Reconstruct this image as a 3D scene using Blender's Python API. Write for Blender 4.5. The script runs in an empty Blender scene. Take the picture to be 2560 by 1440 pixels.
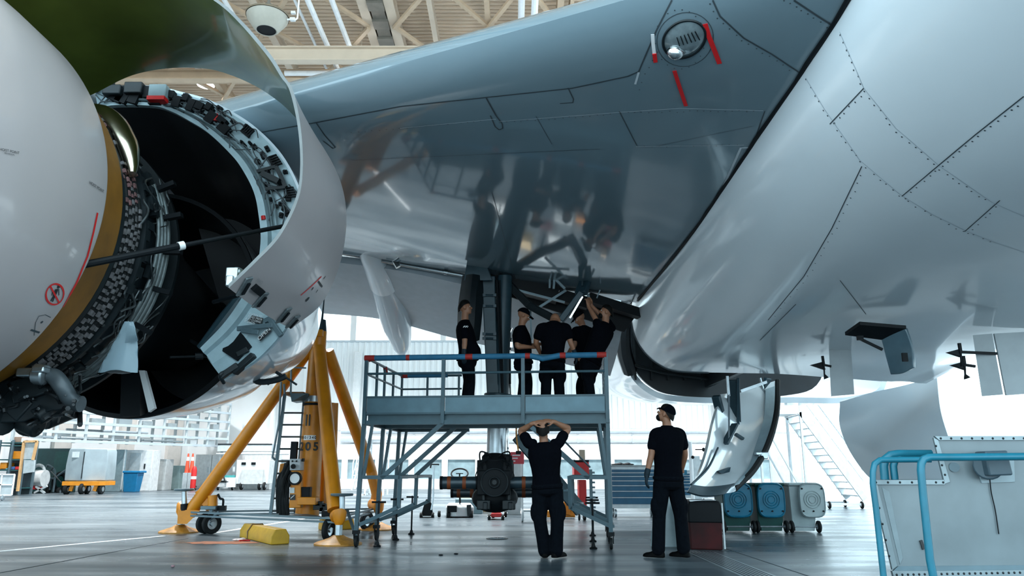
import bpy, math, random
from mathutils import Vector as V, Matrix
from mathutils.bvhtree import BVHTree
rnd = random.Random(11)
PI = math.pi
SC = bpy.context.scene
COL = SC.collection
# ------------------------------------------------------------------ camera
F, CX, CY, CAMZ = 1900.0, 1280.0, 720.0, 1.04
TH = math.atan(455 / F)
CT, ST = math.cos(TH), math.sin(TH)
cd = bpy.data.cameras.new('camera')
cam = bpy.data.objects.new('camera', cd)
COL.objects.link(cam)
cam.location = (0, 0, CAMZ)
cam.rotation_euler = (PI / 2 + TH, 0, 0)
cd.sensor_width = 36
cd.lens = 36 * F / 2560
cd.clip_start = 0.05
cd.clip_end = 400
SC.camera = cam

def ray(px, py):
    u = (px - CX) / F
    v = (py - CY) / F
    return V((u, CT + v * ST, ST - v * CT))
EYE = V((0, 0, CAMZ))
def P(px, py, Y):
    d = ray(px, py)
    return EYE + d * (Y / d.y)
def G(px, py, z=0.0):
    d = ray(px, py)
    return EYE + d * ((z - CAMZ) / d.z)
def PXX(px, py, x):
    d = ray(px, py)
    return EYE + d * (x / d.x)
def lerp(a, b, t):
    return a + (b - a) * t
def table(x, tb):
    if x <= tb[0][0]:
        return tb[0][1]
    for (a, va), (b, vb) in zip(tb, tb[1:]):
        if x <= b:
            return va + (vb - va) * (x - a) / (b - a)
    return tb[-1][1]
def cr(p0, p1, p2, p3, t):
    return 0.5 * ((2 * p1) + (p2 - p0) * t + (2 * p0 - 5 * p1 + 4 * p2 - p3) * t * t + (3 * p1 - p0 - 3 * p2 + p3) * t ** 3)
def spline(pts, n):
    pts = [V(p) for p in pts]
    out = []
    m = len(pts)
    for i in range(m - 1):
        p0 = pts[i - 1] if i > 0 else pts[0] * 2 - pts[1]
        p3 = pts[i + 2] if i + 2 < m else pts[-1] * 2 - pts[-2]
        for k in range(n):
            out.append(cr(p0, pts[i], pts[i + 1], p3, k / n))
    out.append(pts[-1].copy())
    return out
def grid_smooth(rows, nu, nv):
    r1 = [spline(r, nu) for r in rows]
    cols = [spline([r[j] for r in r1], nv) for j in range(len(r1[0]))]
    return [[c[i] for c in cols] for i in range(len(cols[0]))]

# ------------------------------------------------------------------ materials
MATS = {}
def mat(name, col, rough=0.5, metal=0.0, var=0.12, scale=6.0, bump=0.0, coat=0.0, emit=None, alpha=None, stretch=None, spec=None):
    if name in MATS:
        return MATS[name]
    m = bpy.data.materials.new(name)
    m.use_nodes = True
    nt = m.node_tree
    b = nt.nodes['Principled BSDF']
    b.inputs['Roughness'].default_value = rough
    b.inputs['Metallic'].default_value = metal
    if coat:
        b.inputs['Coat Weight'].default_value = coat
        b.inputs['Coat Roughness'].default_value = 0.05
    if spec is not None:
        b.inputs['Specular IOR Level'].default_value = spec
    tc = nt.nodes.new('ShaderNodeTexCoord')
    src = tc.outputs['Object']
    if stretch:
        mp = nt.nodes.new('ShaderNodeMapping')
        mp.inputs['Scale'].default_value = stretch
        nt.links.new(src, mp.inputs['Vector'])
        src = mp.outputs['Vector']
    nz = nt.nodes.new('ShaderNodeTexNoise')
    nz.inputs['Scale'].default_value = scale
    nz.inputs['Detail'].default_value = 5
    nt.links.new(src, nz.inputs['Vector'])
    rp = nt.nodes.new('ShaderNodeValToRGB')
    rp.color_ramp.elements[0].position = 0.3
    rp.color_ramp.elements[1].position = 0.7
    lo = tuple(c * (1 - var) for c in col[:3]) + (1,)
    hi = tuple(min(1, c * (1 + var)) for c in col[:3]) + (1,)
    rp.color_ramp.elements[0].color = lo
    rp.color_ramp.elements[1].color = hi
    nt.links.new(nz.outputs['Fac'], rp.inputs['Fac'])
    nt.links.new(rp.outputs['Color'], b.inputs['Base Color'])
    if bump:
        bp = nt.nodes.new('ShaderNodeBump')
        bp.inputs['Strength'].default_value = bump
        bp.inputs['Distance'].default_value = 0.02
        nt.links.new(nz.outputs['Fac'], bp.inputs['Height'])
        nt.links.new(bp.outputs['Normal'], b.inputs['Normal'])
    if emit:
        b.inputs['Emission Color'].default_value = tuple(emit[:3]) + (1,)
        b.inputs['Emission Strength'].default_value = emit[3]
    if alpha is not None:
        b.inputs['Alpha'].default_value = alpha
    MATS[name] = m
    return m

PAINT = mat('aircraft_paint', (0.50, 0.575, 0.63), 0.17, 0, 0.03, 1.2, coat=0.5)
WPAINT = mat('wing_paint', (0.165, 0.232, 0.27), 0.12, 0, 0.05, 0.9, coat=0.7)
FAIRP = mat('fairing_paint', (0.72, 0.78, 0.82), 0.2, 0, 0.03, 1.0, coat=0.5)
COWLP = mat('cowl_paint', (0.38, 0.345, 0.345), 0.28, 0, 0.03, 1.5, coat=0.3)
OLIVE = mat('cowl_liner_olive', (0.085, 0.115, 0.022), 0.33, 0, 0.25, 2.0, coat=0.4)
PALEB = mat('duct_primer_blue', (0.30, 0.41, 0.455), 0.42, 0.1, 0.15, 6)
BLACK = mat('matt_black', (0.003, 0.005, 0.007), 0.6, 0, 0.2, spec=.2)
DARK = mat('dark_metal', (0.008, 0.013, 0.016), 0.45, 0.1, 0.3, 8, spec=.35)
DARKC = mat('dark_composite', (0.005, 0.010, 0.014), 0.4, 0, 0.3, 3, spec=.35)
OCHRE = mat('ochre_fan_case', (0.20, 0.085, 0.008), 0.45, 0, 0.2, 5)
CHROME = mat('polished_metal', (0.65, 0.66, 0.66), 0.14, 1.0, 0.08, 8)
STEEL = mat('brushed_steel', (0.42, 0.47, 0.5), 0.32, 0.9, 0.12, 12)
GREYM = mat('grey_painted_metal', (0.10, 0.15, 0.175), 0.4, 0.2, 0.12, 7)
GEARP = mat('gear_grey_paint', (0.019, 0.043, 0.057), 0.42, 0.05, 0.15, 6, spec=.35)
RED = mat('red_paint', (0.55, 0.012, 0.012), 0.45, 0, 0.1)
REDT = mat('red_tape', (0.68, 0.012, 0.015), 0.5, 0, 0.06)
WHITE = mat('white_paint', (0.8, 0.81, 0.82), 0.4, 0, 0.05)
YEL = mat('jack_yellow', (0.62, 0.215, 0.003), 0.42, 0, 0.12, 5)
YEL2 = mat('chock_yellow', (0.48, 0.27, 0.008), 0.5, 0, 0.12, 9)
PLAT = mat('platform_blue_grey', (0.034, 0.078, 0.10), 0.42, 0.1, 0.14, 7)
PLATL = mat('galvanised_sheet', (0.072, 0.14, 0.175), 0.38, 0.2, 0.14, 4)
BLUEF = mat('blue_rail_foam', (0.015, 0.125, 0.23), 0.7, 0, 0.12, 12)
REDF = mat('red_rail_foam', (0.33, 0.015, 0.01), 0.7, 0, 0.12, 12)
TEAL = mat('teal_tube_paint', (0.008, 0.15, 0.22), 0.35, 0, 0.12, 8)
RUBBER = mat('black_rubber', (0.006, 0.008, 0.009), 0.7, 0, 0.2, 20, spec=.25)
SKIN = mat('skin', (0.26, 0.115, 0.062), 0.55, 0, 0.08, 15)
NAVY = mat('navy_cotton', (0.0018, 0.0024, 0.0042), 0.95, 0, 0.2, 40, bump=0.15, spec=0.04)
NAVYT = mat('navy_twill', (0.0025, 0.0038, 0.006), 0.95, 0, 0.25, 30, bump=0.2, spec=0.05)
HAIR = mat('dark_hair', (0.003, 0.0025, 0.002), 0.6, 0, 0.3, 60, bump=0.3, spec=.15)
GLOVE = mat('blue_black_glove', (0.006, 0.016, 0.024), 0.6, 0, 0.2, 20, spec=.2)
SHOE = mat('black_leather', (0.0015, 0.0018, 0.002), 0.6, 0, 0.2, 20, spec=.06)
SIGNW = mat('white_print', (0.75, 0.77, 0.78), 0.5, 0, 0.02)
INK = mat('black_print', (0.012, 0.014, 0.016), 0.5, 0, 0.05)
SEAM = mat('panel_seam_sealant', (0.035, 0.05, 0.06), 0.6, 0, 0.1)
SEAML = mat('pale_panel_seam', (0.5, 0.56, 0.6), 0.5, 0, 0.1)

# ------------------------------------------------------------------ mesh builder
WM = {}
def frame(p, q):
    d = (q - p).normalized()
    up = V((0, 0, 1)) if abs(d.z) < 0.95 else V((0, 1, 0))
    a = d.cross(up).normalized()
    b = a.cross(d).normalized()
    return d, a, b

class MB:
    def __init__(s):
        s.v, s.f, s.mi, s.pc, s.cur = [], [], [], [], 0
    def np(s):
        s.cur += 1
        return s
    def add(s, vs, fs, mi=0):
        o = len(s.v)
        s.v += [V(x) for x in vs]
        s.f += [tuple(i + o for i in q) for q in fs]
        s.mi += [mi] * len(fs)
        s.pc += [s.cur] * (len(s.f) - len(s.pc))
        return s
    def split(s, name, m, parent=None, **k):
        """build every piece (see np) as an object of its own"""
        s.pc += [s.cur] * (len(s.f) - len(s.pc))
        out = []
        for pid in sorted(set(s.pc)):
            b = MB()
            mp = {}
            for f, q in zip(s.f, s.pc):
                if q != pid:
                    continue
                for i in f:
                    if i not in mp:
                        mp[i] = len(b.v)
                        b.v.append(s.v[i])
                b.f.append(tuple(mp[i] for i in f))
                b.mi.append(0)
            out.append(b.build(name, m, parent, **k))
        return out
    def box(s, c, sz, rot=None, mi=0):
        c = V(c)
        h = [x / 2 for x in sz]
        vs = []
        for x in (-1, 1):
            for y in (-1, 1):
                for z in (-1, 1):
                    p = V((x * h[0], y * h[1], z * h[2]))
                    vs.append(c + (rot @ p if rot is not None else p))
        return s.add(vs, [(0, 1, 3, 2), (4, 6, 7, 5), (0, 4, 5, 1), (2, 3, 7, 6), (0, 2, 6, 4), (1, 5, 7, 3)], mi)
    def box2(s, lo, hi, mi=0):
        lo, hi = V(lo), V(hi)
        return s.box((lo + hi) / 2, hi - lo, None, mi)
    def bar(s, p, q, w, h=None, mi=0, up=None):
        p, q = V(p), V(q)
        h = h or w
        d, a, b = frame(p, q)
        if up is not None:
            b = (V(up) - d * d.dot(V(up))).normalized()
            a = d.cross(b)
        vs = []
        for e in (p, q):
            for x, y in ((-1, -1), (1, -1), (1, 1), (-1, 1)):
                vs.append(e + a * (x * w / 2) + b * (y * h / 2))
        return s.add(vs, [(3, 2, 1, 0), (4, 5, 6, 7), (0, 1, 5, 4), (1, 2, 6, 5), (2, 3, 7, 6), (3, 0, 4, 7)], mi)
    def tube(s, pts, r, n=10, mi=0, closed=False, sx=1.0):
        pts = [V(p) for p in pts]
        m = len(pts)
        rs = r if isinstance(r, (list, tuple)) else [r] * m
        vs, fs = [], []
        pa = None
        for i in range(m):
            if closed:
                d = (pts[(i + 1) % m] - pts[i - 1]).normalized()
            elif i == 0:
                d = (pts[1] - pts[0]).normalized()
            elif i == m - 1:
                d = (pts[-1] - pts[-2]).normalized()
            else:
                d = ((pts[i + 1] - pts[i]).normalized() + (pts[i] - pts[i - 1]).normalized())
                d = d.normalized() if d.length > 1e-6 else (pts[i + 1] - pts[i]).normalized()
            if pa is None:
                up = V((0, 0, 1)) if abs(d.z) < 0.95 else V((0, 1, 0))
                a = d.cross(up).normalized()
            else:
                a = (pa - d * pa.dot(d)).normalized()
            pa = a
            b = d.cross(a)
            for k in range(n):
                t = 2 * PI * k / n
                vs.append(pts[i] + a * (math.cos(t) * rs[i] * sx) + b * (math.sin(t) * rs[i]))
        for i in range(m if closed else m - 1):
            j = (i + 1) % m
            for k in range(n):
                l = (k + 1) % n
                fs.append((i * n + k, i * n + l, j * n + l, j * n + k))
        if not closed:
            fs.append(tuple(reversed(range(n))))
            fs.append(tuple(range((m - 1) * n, m * n)))
        return s.add(vs, fs, mi)
    def cyl(s, p, q, r, n=16, mi=0, r2=None):
        return s.tube([p, q], [r, r if r2 is None else r2], n, mi)
    def lathe(s, o, ax, prof, n=32, a0=0.0, a1=2 * PI, ref=None, mi=0):
        o, ax = V(o), V(ax).normalized()
        if ref is None:
            ref = V((0, 0, 1)) if abs(ax.z) < 0.9 else V((1, 0, 0))
        e1 = (V(ref) - ax * ax.dot(V(ref))).normalized()
        e2 = ax.cross(e1)
        full = abs(a1 - a0 - 2 * PI) < 1e-6
        m = n if full else n + 1
        vs, fs = [], []
        for t, r in prof:
            for k in range(m):
                an = a0 + (a1 - a0) * k / n
                vs.append(o + ax * t + (e1 * math.cos(an) + e2 * math.sin(an)) * r)
        for i in range(len(prof) - 1):
            for k in range(n):
                l = (k + 1) % m
                fs.append((i * m + k, i * m + l, (i + 1) * m + l, (i + 1) * m + k))
        return s.add(vs, fs, mi)
    def grid(s, rows, mi=0, cu=False):
        n = len(rows[0])
        vs = [p for r in rows for p in r]
        fs = []
        for i in range(len(rows) - 1):
            for k in range(n if cu else n - 1):
                l = (k + 1) % n
                fs.append((i * n + k, i * n + l, (i + 1) * n + l, (i + 1) * n + k))
        return s.add(vs, fs, mi)
    def shell(s, rows, th, mi=0):
        """a grid given thickness along its normals, closed at the rim"""
        m, n = len(rows), len(rows[0])
        back = []
        for i in range(m):
            rr = []
            for k in range(n):
                du = rows[i][min(k + 1, n - 1)] - rows[i][max(k - 1, 0)]
                dv = rows[min(i + 1, m - 1)][k] - rows[max(i - 1, 0)][k]
                nn = du.cross(dv)
                nn = nn.normalized() if nn.length > 1e-9 else V((0, 0, 1))
                rr.append(rows[i][k] + nn * th)
            back.append(rr)
        s.grid(rows, mi)
        s.grid([list(reversed(r)) for r in back], mi)
        for A, B in ((rows[0], back[0]), (rows[-1], back[-1]), ([r[0] for r in rows], [r[0] for r in back]), ([r[-1] for r in rows], [r[-1] for r in back])):
            s.grid([A, B], mi)
        return s
    def loft(s, rings, mi=0):
        n = len(rings[0])
        s.grid(rings, mi, cu=True)
        o = len(s.v) - len(rings) * n
        s.f.append(tuple(reversed(range(o, o + n))))
        s.f.append(tuple(range(len(s.v) - n, len(s.v))))
        s.mi += [mi, mi]
        s.pc += [s.cur, s.cur]
        return s
    def prism(s, poly, vec, mi=0):
        n = len(poly)
        vec = V(vec)
        vs = [V(p) for p in poly] + [V(p) + vec for p in poly]
        fs = [tuple(reversed(range(n))), tuple(range(n, 2 * n))]
        fs += [(k, (k + 1) % n, n + (k + 1) % n, n + k) for k in range(n)]
        return s.add(vs, fs, mi)
    def ell(s, c, rad, rot=None, nu=16, nv=10, mi=0):
        c = V(c)
        vs, fs = [], []
        for i in range(nv + 1):
            ph = -PI / 2 + PI * i / nv
            for k in range(nu):
                t = 2 * PI * k / nu
                p = V((rad[0] * math.cos(ph) * math.cos(t), rad[1] * math.cos(ph) * math.sin(t), rad[2] * math.sin(ph)))
                vs.append(c + (rot @ p if rot is not None else p))
        for i in range(nv):
            for k in range(nu):
                l = (k + 1) % nu
                fs.append((i * nu + k, i * nu + l, (i + 1) * nu + l, (i + 1) * nu + k))
        return s.add(vs, fs, mi)
    def torus(s, c, ax, R_, r, n=24, m=8, mi=0):
        c, ax = V(c), V(ax).normalized()
        e1 = ax.orthogonal().normalized()
        e2 = ax.cross(e1)
        return s.tube([c + (e1 * math.cos(2 * PI * k / n) + e2 * math.sin(2 * PI * k / n)) * R_ for k in range(n)], r, m, mi, closed=True)
    def build(s, name, m, parent=None, loc=None, local=False, bevel=0.0, ang=35, rz=0.0, weld=True):
        me = bpy.data.meshes.new(name)
        if parent is not None:
            w = Matrix.Identity(4) if local else WM[parent.name]
        else:
            w = Matrix.Translation(V(loc)) @ Matrix.Rotation(rz, 4, 'Z') if loc is not None else Matrix.Identity(4)
        inv = w.inverted()
        vs = s.v if (local or (parent is None and loc is not None and local)) else [inv @ x for x in s.v]
        me.from_pydata([tuple(x) for x in vs], [], s.f)
        ms = m if isinstance(m, (list, tuple)) else [m]
        for k in ms:
            me.materials.append(k)
        if len(ms) > 1:
            me.polygons.foreach_set('material_index', s.mi)
        if weld:
            import bmesh
            bm = bmesh.new()
            bm.from_mesh(me)
            bmesh.ops.remove_doubles(bm, verts=bm.verts, dist=1e-5)
            bmesh.ops.recalc_face_normals(bm, faces=bm.faces)
            bm.to_mesh(me)
            bm.free()
        me.polygons.foreach_set('use_smooth', [True] * len(me.polygons))
        me.set_sharp_from_angle(angle=math.radians(ang))
        o = bpy.data.objects.new(name, me)
        COL.objects.link(o)
        if parent is not None:
            o.parent = parent
            WM[o.name] = WM[parent.name]
        else:
            if loc is not None:
                o.location = loc
                o.rotation_euler = (0, 0, rz)
            WM[o.name] = w
        if bevel:
            bv = o.modifiers.new('bevel', 'BEVEL')
            bv.width = bevel
            bv.segments = 2
            bv.limit_method = 'ANGLE'
            bv.angle_limit = math.radians(40)
        return o

def tag(o, label, cat=None, group=None, kind=None):
    if label:
        o['label'] = label
    if cat:
        o['category'] = cat
    if group:
        o['group'] = group
    if kind:
        o['kind'] = kind
    return o
def thing(name, label, cat, loc=(0, 0, 0), rz=0.0, group=None):
    o = bpy.data.objects.new(name, None)
    COL.objects.link(o)
    o.empty_display_size = 0.2
    o.location = loc
    o.rotation_euler = (0, 0, rz)
    WM[o.name] = Matrix.Translation(V(loc)) @ Matrix.Rotation(rz, 4, 'Z')
    return tag(o, label, cat, group)
def struct(mb, name, m, **k):
    o = mb.build(name, m, **k)
    o['kind'] = 'structure'
    return o
def dup(root, loc, rz=0.0, label=None):
    r = root.copy()
    COL.objects.link(r)
    r.location = loc
    r.rotation_euler = (0, 0, rz)
    WM[r.name] = Matrix.Translation(V(loc)) @ Matrix.Rotation(rz, 4, 'Z')
    if label:
        r['label'] = label
    for ch in list(root.children):
        c = ch.copy()
        COL.objects.link(c)
        c.parent = r
        for g in ch.children:
            d = g.copy()
            COL.objects.link(d)
            d.parent = c
    return r
def bvh_of(*objs):
    vs, fs = [], []
    for o in objs:
        b = len(vs)
        w = WM[o.name]
        vs += [w @ x.co for x in o.data.vertices]
        fs += [tuple(b + i for i in p.vertices) for p in o.data.polygons]
    return BVHTree.FromPolygons(vs, fs)
def hit(bv, px, py):
    d = ray(px, py).normalized()
    loc, n, i, t = bv.ray_cast(EYE, d)
    if loc is None:
        return None
    if n.dot(d) > 0:
        n = -n
    return loc, n
def near(bv, px, py):
    h = hit(bv, px, py)
    if h:
        return h
    d = ray(px, py).normalized()
    best = min(((bv.find_nearest(EYE + d * (3 + .1 * k))) for k in range(200)), key=lambda r: r[3])
    n = best[1]
    if n.dot(d) > 0:
        n = -n
    return best[0], n
def ribbon(mb, bv, pts, w, off=0.004, step=14, mi=0):
    """a flat strip lying on a surface, along points looked up on it"""
    dense = []
    for (a, b), (c, d) in zip(pts, pts[1:]):
        k = max(1, int(math.hypot(c - a, d - b) / step))
        dense += [(a + (c - a) * i / k, b + (d - b) * i / k) for i in range(k)]
    dense.append(pts[-1])
    hs = [hit(bv, *q) for q in dense]
    hs = [h for h in hs if h]
    runs, cur = [], []
    for h in hs:
        if cur and (h[0] - cur[-1][0]).length > 0.6:
            runs.append(cur)
            cur = []
        cur.append(h)
    runs.append(cur)
    for hs in runs:
        if len(hs) < 2:
            continue
        L, Rr = [], []
        for i, (p, n) in enumerate(hs):
            t = (hs[min(i + 1, len(hs) - 1)][0] - hs[max(i - 1, 0)][0])
            sd = n.cross(t)
            sd = sd.normalized() if sd.length > 1e-9 else V((1, 0, 0))
            L.append(p + n * off + sd * w / 2)
            Rr.append(p + n * off - sd * w / 2)
        mb.grid([L, Rr], mi)
    return mb
def dots(mb, bv, pts, r, off=0.003, mi=0):
    for q in pts:
        h = hit(bv, *q)
        if not h:
            continue
        p, n = h
        a = n.orthogonal().normalized()
        b = n.cross(a)
        c = [p + n * off + (a * math.cos(2 * PI * k / 7) + b * math.sin(2 * PI * k / 7)) * r for k in range(7)]
        mb.add(c, [tuple(range(7))], mi)
    return mb
def along(pts, step, jit=0.0):
    out = []
    for (a, b), (c, d) in zip(pts, pts[1:]):
        k = max(1, int(math.hypot(c - a, d - b) / step))
        out += [(a + (c - a) * i / k + rnd.uniform(-jit, jit), b + (d - b) * i / k + rnd.uniform(-jit, jit)) for i in range(k)]
    return out
def text(body, size, origin, right, up, m, parent, name='lettering', th=0.0, align='CENTER', bold=0.0):
    cu = bpy.data.curves.new('t', 'FONT')
    cu.body = body
    cu.size = size
    cu.align_x = align
    cu.align_y = 'CENTER'
    cu.extrude = th
    cu.offset = bold
    o = bpy.data.objects.new('t', cu)
    COL.objects.link(o)
    dg = bpy.context.evaluated_depsgraph_get()
    me = bpy.data.meshes.new_from_object(o.evaluated_get(dg))
    bpy.data.objects.remove(o)
    right = V(right).normalized()
    nn = right.cross(V(up)).normalized()
    u2 = nn.cross(right)
    M4 = Matrix((right, u2, nn)).transposed().to_4x4()
    M4.translation = V(origin)
    mb = MB()
    mb.add([M4 @ x.co for x in me.vertices], [tuple(p.vertices) for p in me.polygons])
    bpy.data.meshes.remove(me)
    return mb.build(name, m, parent, weld=False)
# ================================================================== LIGHT
w = bpy.data.worlds.new('sky')
SC.world = w
w.use_nodes = True
nt = w.node_tree
bg = nt.nodes['Background']
bg.inputs['Color'].default_value = (.66, .89, 1.0, 1)
bg.inputs['Strength'].default_value = 1.35
for x in (-17, -8.5, 0, 8.5, 17):  # spots without fixtures, added to brighten the floor behind the aircraft
    for y in (19.5, 28, 37):
        l = bpy.data.lights.new('added_floor_spot', 'SPOT')
        l.energy = 3600
        l.color = (.93, .98, 1)
        l.shadow_soft_size = .35
        l.spot_size = math.radians(105)
        l.spot_blend = .6
        o = bpy.data.objects.new('added_floor_spot', l)
        o.location = (x, y, 13.4)
        COL.objects.link(o)
sl = bpy.data.lights.new('sun', 'SUN')
sl.energy = 4.0
sl.angle = .01
sl.color = (1, .96, .9)
so = bpy.data.objects.new('sun', sl)
so.rotation_euler = (math.radians(-32), math.radians(0), 0)
COL.objects.link(so)
SC.view_settings.view_transform = 'Standard'
SC.view_settings.look = 'None'
SC.view_settings.exposure = 1.5
SC.view_settings.gamma = 1
SC.view_settings.use_curve_mapping = False
SC.cycles.max_bounces = 7
SC.cycles.diffuse_bounces = 4
SC.cycles.glossy_bounces = 4
SC.cycles.transparent_max_bounces = 8
SC.cycles.use_denoising = True
SC.cycles.caustics_reflective = False
SC.cycles.caustics_refractive = False
# ================================================================== HANGAR
FLOORM = bpy.data.materials.new('hangar_floor')
def make_floor():
    m = FLOORM
    m.use_nodes = True
    nt = m.node_tree
    b = nt.nodes['Principled BSDF']
    L = nt.links.new
    tc = nt.nodes.new('ShaderNodeTexCoord')
    def noise(sc, stretch, det=5):
        mp = nt.nodes.new('ShaderNodeMapping')
        mp.inputs['Scale'].default_value = stretch
        L(tc.outputs['Object'], mp.inputs['Vector'])
        n = nt.nodes.new('ShaderNodeTexNoise')
        n.inputs['Scale'].default_value = sc
        n.inputs['Detail'].default_value = det
        L(mp.outputs['Vector'], n.inputs['Vector'])
        return n.outputs['Fac']
    def ramp(f, a, ca, bb, cb):
        r = nt.nodes.new('ShaderNodeValToRGB')
        r.color_ramp.elements[0].position = a
        r.color_ramp.elements[1].position = bb
        r.color_ramp.elements[0].color = tuple(ca) + (1,)
        r.color_ramp.elements[1].color = tuple(cb) + (1,)
        L(f, r.inputs['Fac'])
        return r.outputs['Color']
    def mix(f, a, c, kind='MIX'):
        x = nt.nodes.new('ShaderNodeMix')
        x.data_type = 'RGBA'
        x.blend_type = kind
        if isinstance(f, float):
            x.inputs[0].default_value = f
        else:
            L(f, x.inputs[0])
        L(a, x.inputs[6])
        L(c, x.inputs[7])
        return x.outputs[2]
    c1 = ramp(noise(0.5, (0.35, 1.3, 1)), 0.35, (0.035, 0.052, 0.065), 0.68, (0.16, 0.185, 0.20))  # sideways streaks mix worn patches with painted stretched reflections
    c2 = ramp(noise(2.2, (0.25, 1.6, 1)), 0.35, (0.5, 0.53, 0.55), 0.65, (1.1, 1.1, 1.1))
    base = mix(0.75, c1, c2, 'MULTIPLY')
    spots = ramp(noise(9.0, (1, 1, 1), 2), 0.70, (1, 1, 1), 0.78, (0.45, 0.45, 0.46))
    base = mix(0.6, base, spots, 'MULTIPLY')
    L(base, b.inputs['Base Color'])
    rr = ramp(noise(1.1, (0.3, 1.4, 1)), 0.3, (0.2, 0.2, 0.2), 0.7, (0.42, 0.42, 0.42))
    L(rr, b.inputs['Roughness'])
    bp = nt.nodes.new('ShaderNodeBump')
    bp.inputs['Strength'].default_value = 0.12
    bp.inputs['Distance'].default_value = 0.01
    L(noise(3.0, (0.3, 1.0, 1)), bp.inputs['Height'])
    L(bp.outputs['Normal'], b.inputs['Normal'])
    b.inputs['Specular IOR Level'].default_value = 0.22
make_floor()
ROOFM = mat('roof_decking_beige', (0.68, 0.535, 0.40), 0.6, 0, 0.08, 0.5)
BEAMM = mat('roof_steel_beige', (0.55, 0.41, 0.285), 0.55, 0, 0.1, 2)
BEAMW = mat('roof_steel_cream', (0.62, 0.51, 0.40), 0.5, 0, 0.06, 2)
DUCTM = mat('roof_duct_grey', (0.18, 0.165, 0.14), 0.5, 0.2, 0.2, 3)
CLAD = mat('white_wall_cladding', (0.88, 0.90, 0.91), 0.5, 0, 0.02, 1)
WALLM = mat('pale_wall_plaster', (0.82, 0.82, 0.82), 0.6, 0, 0.04, 1)
PIPEG = mat('pale_grey_pipe', (0.50, 0.55, 0.59), 0.4, 0.2, 0.08, 4)
GLASS = bpy.data.materials.new('window_glass')
GLASS.use_nodes = True
_nt = GLASS.node_tree
_nt.nodes.clear()
_o = _nt.nodes.new('ShaderNodeOutputMaterial')
_mx = _nt.nodes.new('ShaderNodeMixShader')
_mx.inputs[0].default_value = 0.08
_tr = _nt.nodes.new('ShaderNodeBsdfTransparent')
_gl = _nt.nodes.new('ShaderNodeBsdfGlossy')
_gl.inputs['Roughness'].default_value = 0.02
_nt.links.new(_tr.outputs[0], _mx.inputs[1])
_nt.links.new(_gl.outputs[0], _mx.inputs[2])
_nt.links.new(_mx.outputs[0], _o.inputs[0])

struct(MB().box2((-28, -1.5, -0.3), (30, 47, 0)), 'floor', FLOORM)
APR = MB().box2((-90, -70, -0.3), (110, -1.5, -.002)).box2((30, -1.5, -.3), (110, 120, -.002)).box2((-90, -1.5, -.3), (-28, 120, -.002)).box2((-28, 47, -.3), (30, 120, -.002))
struct(APR, 'floor_bounce_apron', mat('bounce_concrete', (.62, .66, .68), .7, 0, .06, .3))  # pale outer ground, added to bounce light onto fairing and wing

BW = 46.0           # back wall
ZC = 15.8           # roof deck
XL, XR = -36.0, 15.0
# back wall: pieces above and below a band of high windows, ribbed cladding in front
def ribbed(x0, x1, z0, z1, y, pitch, dep):
    mb = MB()
    n = int((x1 - x0) / pitch)
    prof = []
    for i in range(n):
        x = x0 + (x1 - x0) * i / n
        w = (x1 - x0) / n
        prof += [(x, y), (x + w * .5, y), (x + w * .6, y - dep), (x + w * .9, y - dep)]
    prof.append((x1, y))
    mb.grid([[V((x, yy, z0)) for x, yy in prof], [V((x, yy, z1)) for x, yy in prof]])
    return mb
wb = MB().box2((XL, BW, 0), (XR, BW + .3, 8.7)).box2((XL, BW, 10.45), (XR, BW + .3, ZC + .6))
wx = [XL, -30.5, -25, -20.8, -15.3, -9.75, -4.22, 1.3, 6.8, 12.3, XR]
for x in wx:
    wb.box2((x - .17, BW, 8.7), (x + .17, BW + .3, 10.45))
struct(wb, 'wall_back', WALLM)
struct(ribbed(-12.6, XR, 3.35, 8.68, BW - .02, .34, .07), 'trim_1', CLAD)
struct(ribbed(-16, XR, 10.5, ZC, BW - .02, .34, .07), 'trim_2', CLAD)
struct(MB().box2((XL, BW - .12, 8.62), (XR, BW, 8.74)), 'trim_3', PIPEG)
for i in range(len(wx) - 1):
    struct(MB().box2((wx[i] + .17, BW + .12, 8.7), (wx[i + 1] - .17, BW + .14, 10.45)), 'window_%d' % (i + 1), GLASS)
struct(MB().box2((-26.6, 8, 0), (-26.3, 31.2, ZC + .6)).prism([(-26.3, 31.0, 0), (-19.2, BW, 0), (-19.6, BW + .2, 0), (-26.6, 31.2, 0)], (0, 0, ZC + .6)), 'wall_left', WALLM)
# flat brick-like plaster piers on the left of the back wall
for i, f in enumerate((.1, .3, .52, .74, .93)):
    p0 = V((-26.3, 31.0, 0)).lerp(V((-19.2, BW, 0)), f)
    struct(MB().bar(p0, p0 + V((0, 0, 12)), .9, .5, up=V((.897, -.44, 0))), 'trim_%d' % (4 + i), mat('wall_pier_beige', (0.66, 0.61, 0.57), 0.6, 0, .05))
# office strip with windows along the foot of the back wall
ofm = MB().box2((-13.5, BW - 1.6, 1.62), (XR, BW - .1, 2.45)).box2((-13.5, BW - 1.6, 0), (XR, BW - .1, .55))
ox = [-13.5 + i * 1.9 for i in range(16)]
for x in ox:
    ofm.box2((x, BW - 1.6, .55), (min(x + .34, XR), BW - .1, 1.62))
struct(ofm, 'trim_9', mat('office_white', (0.85, 0.85, 0.86), 0.5, 0, .02))
OFG = mat('office_window_grey', (0.24, 0.33, 0.36), 0.12, 0, 0.25, 2)
for i in range(15):
    struct(MB().box2((ox[i] + .34, BW - 1.5, .55), (ox[i + 1], BW - 1.45, 1.62)), 'window_%d' % (i + 20), OFG)
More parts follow.
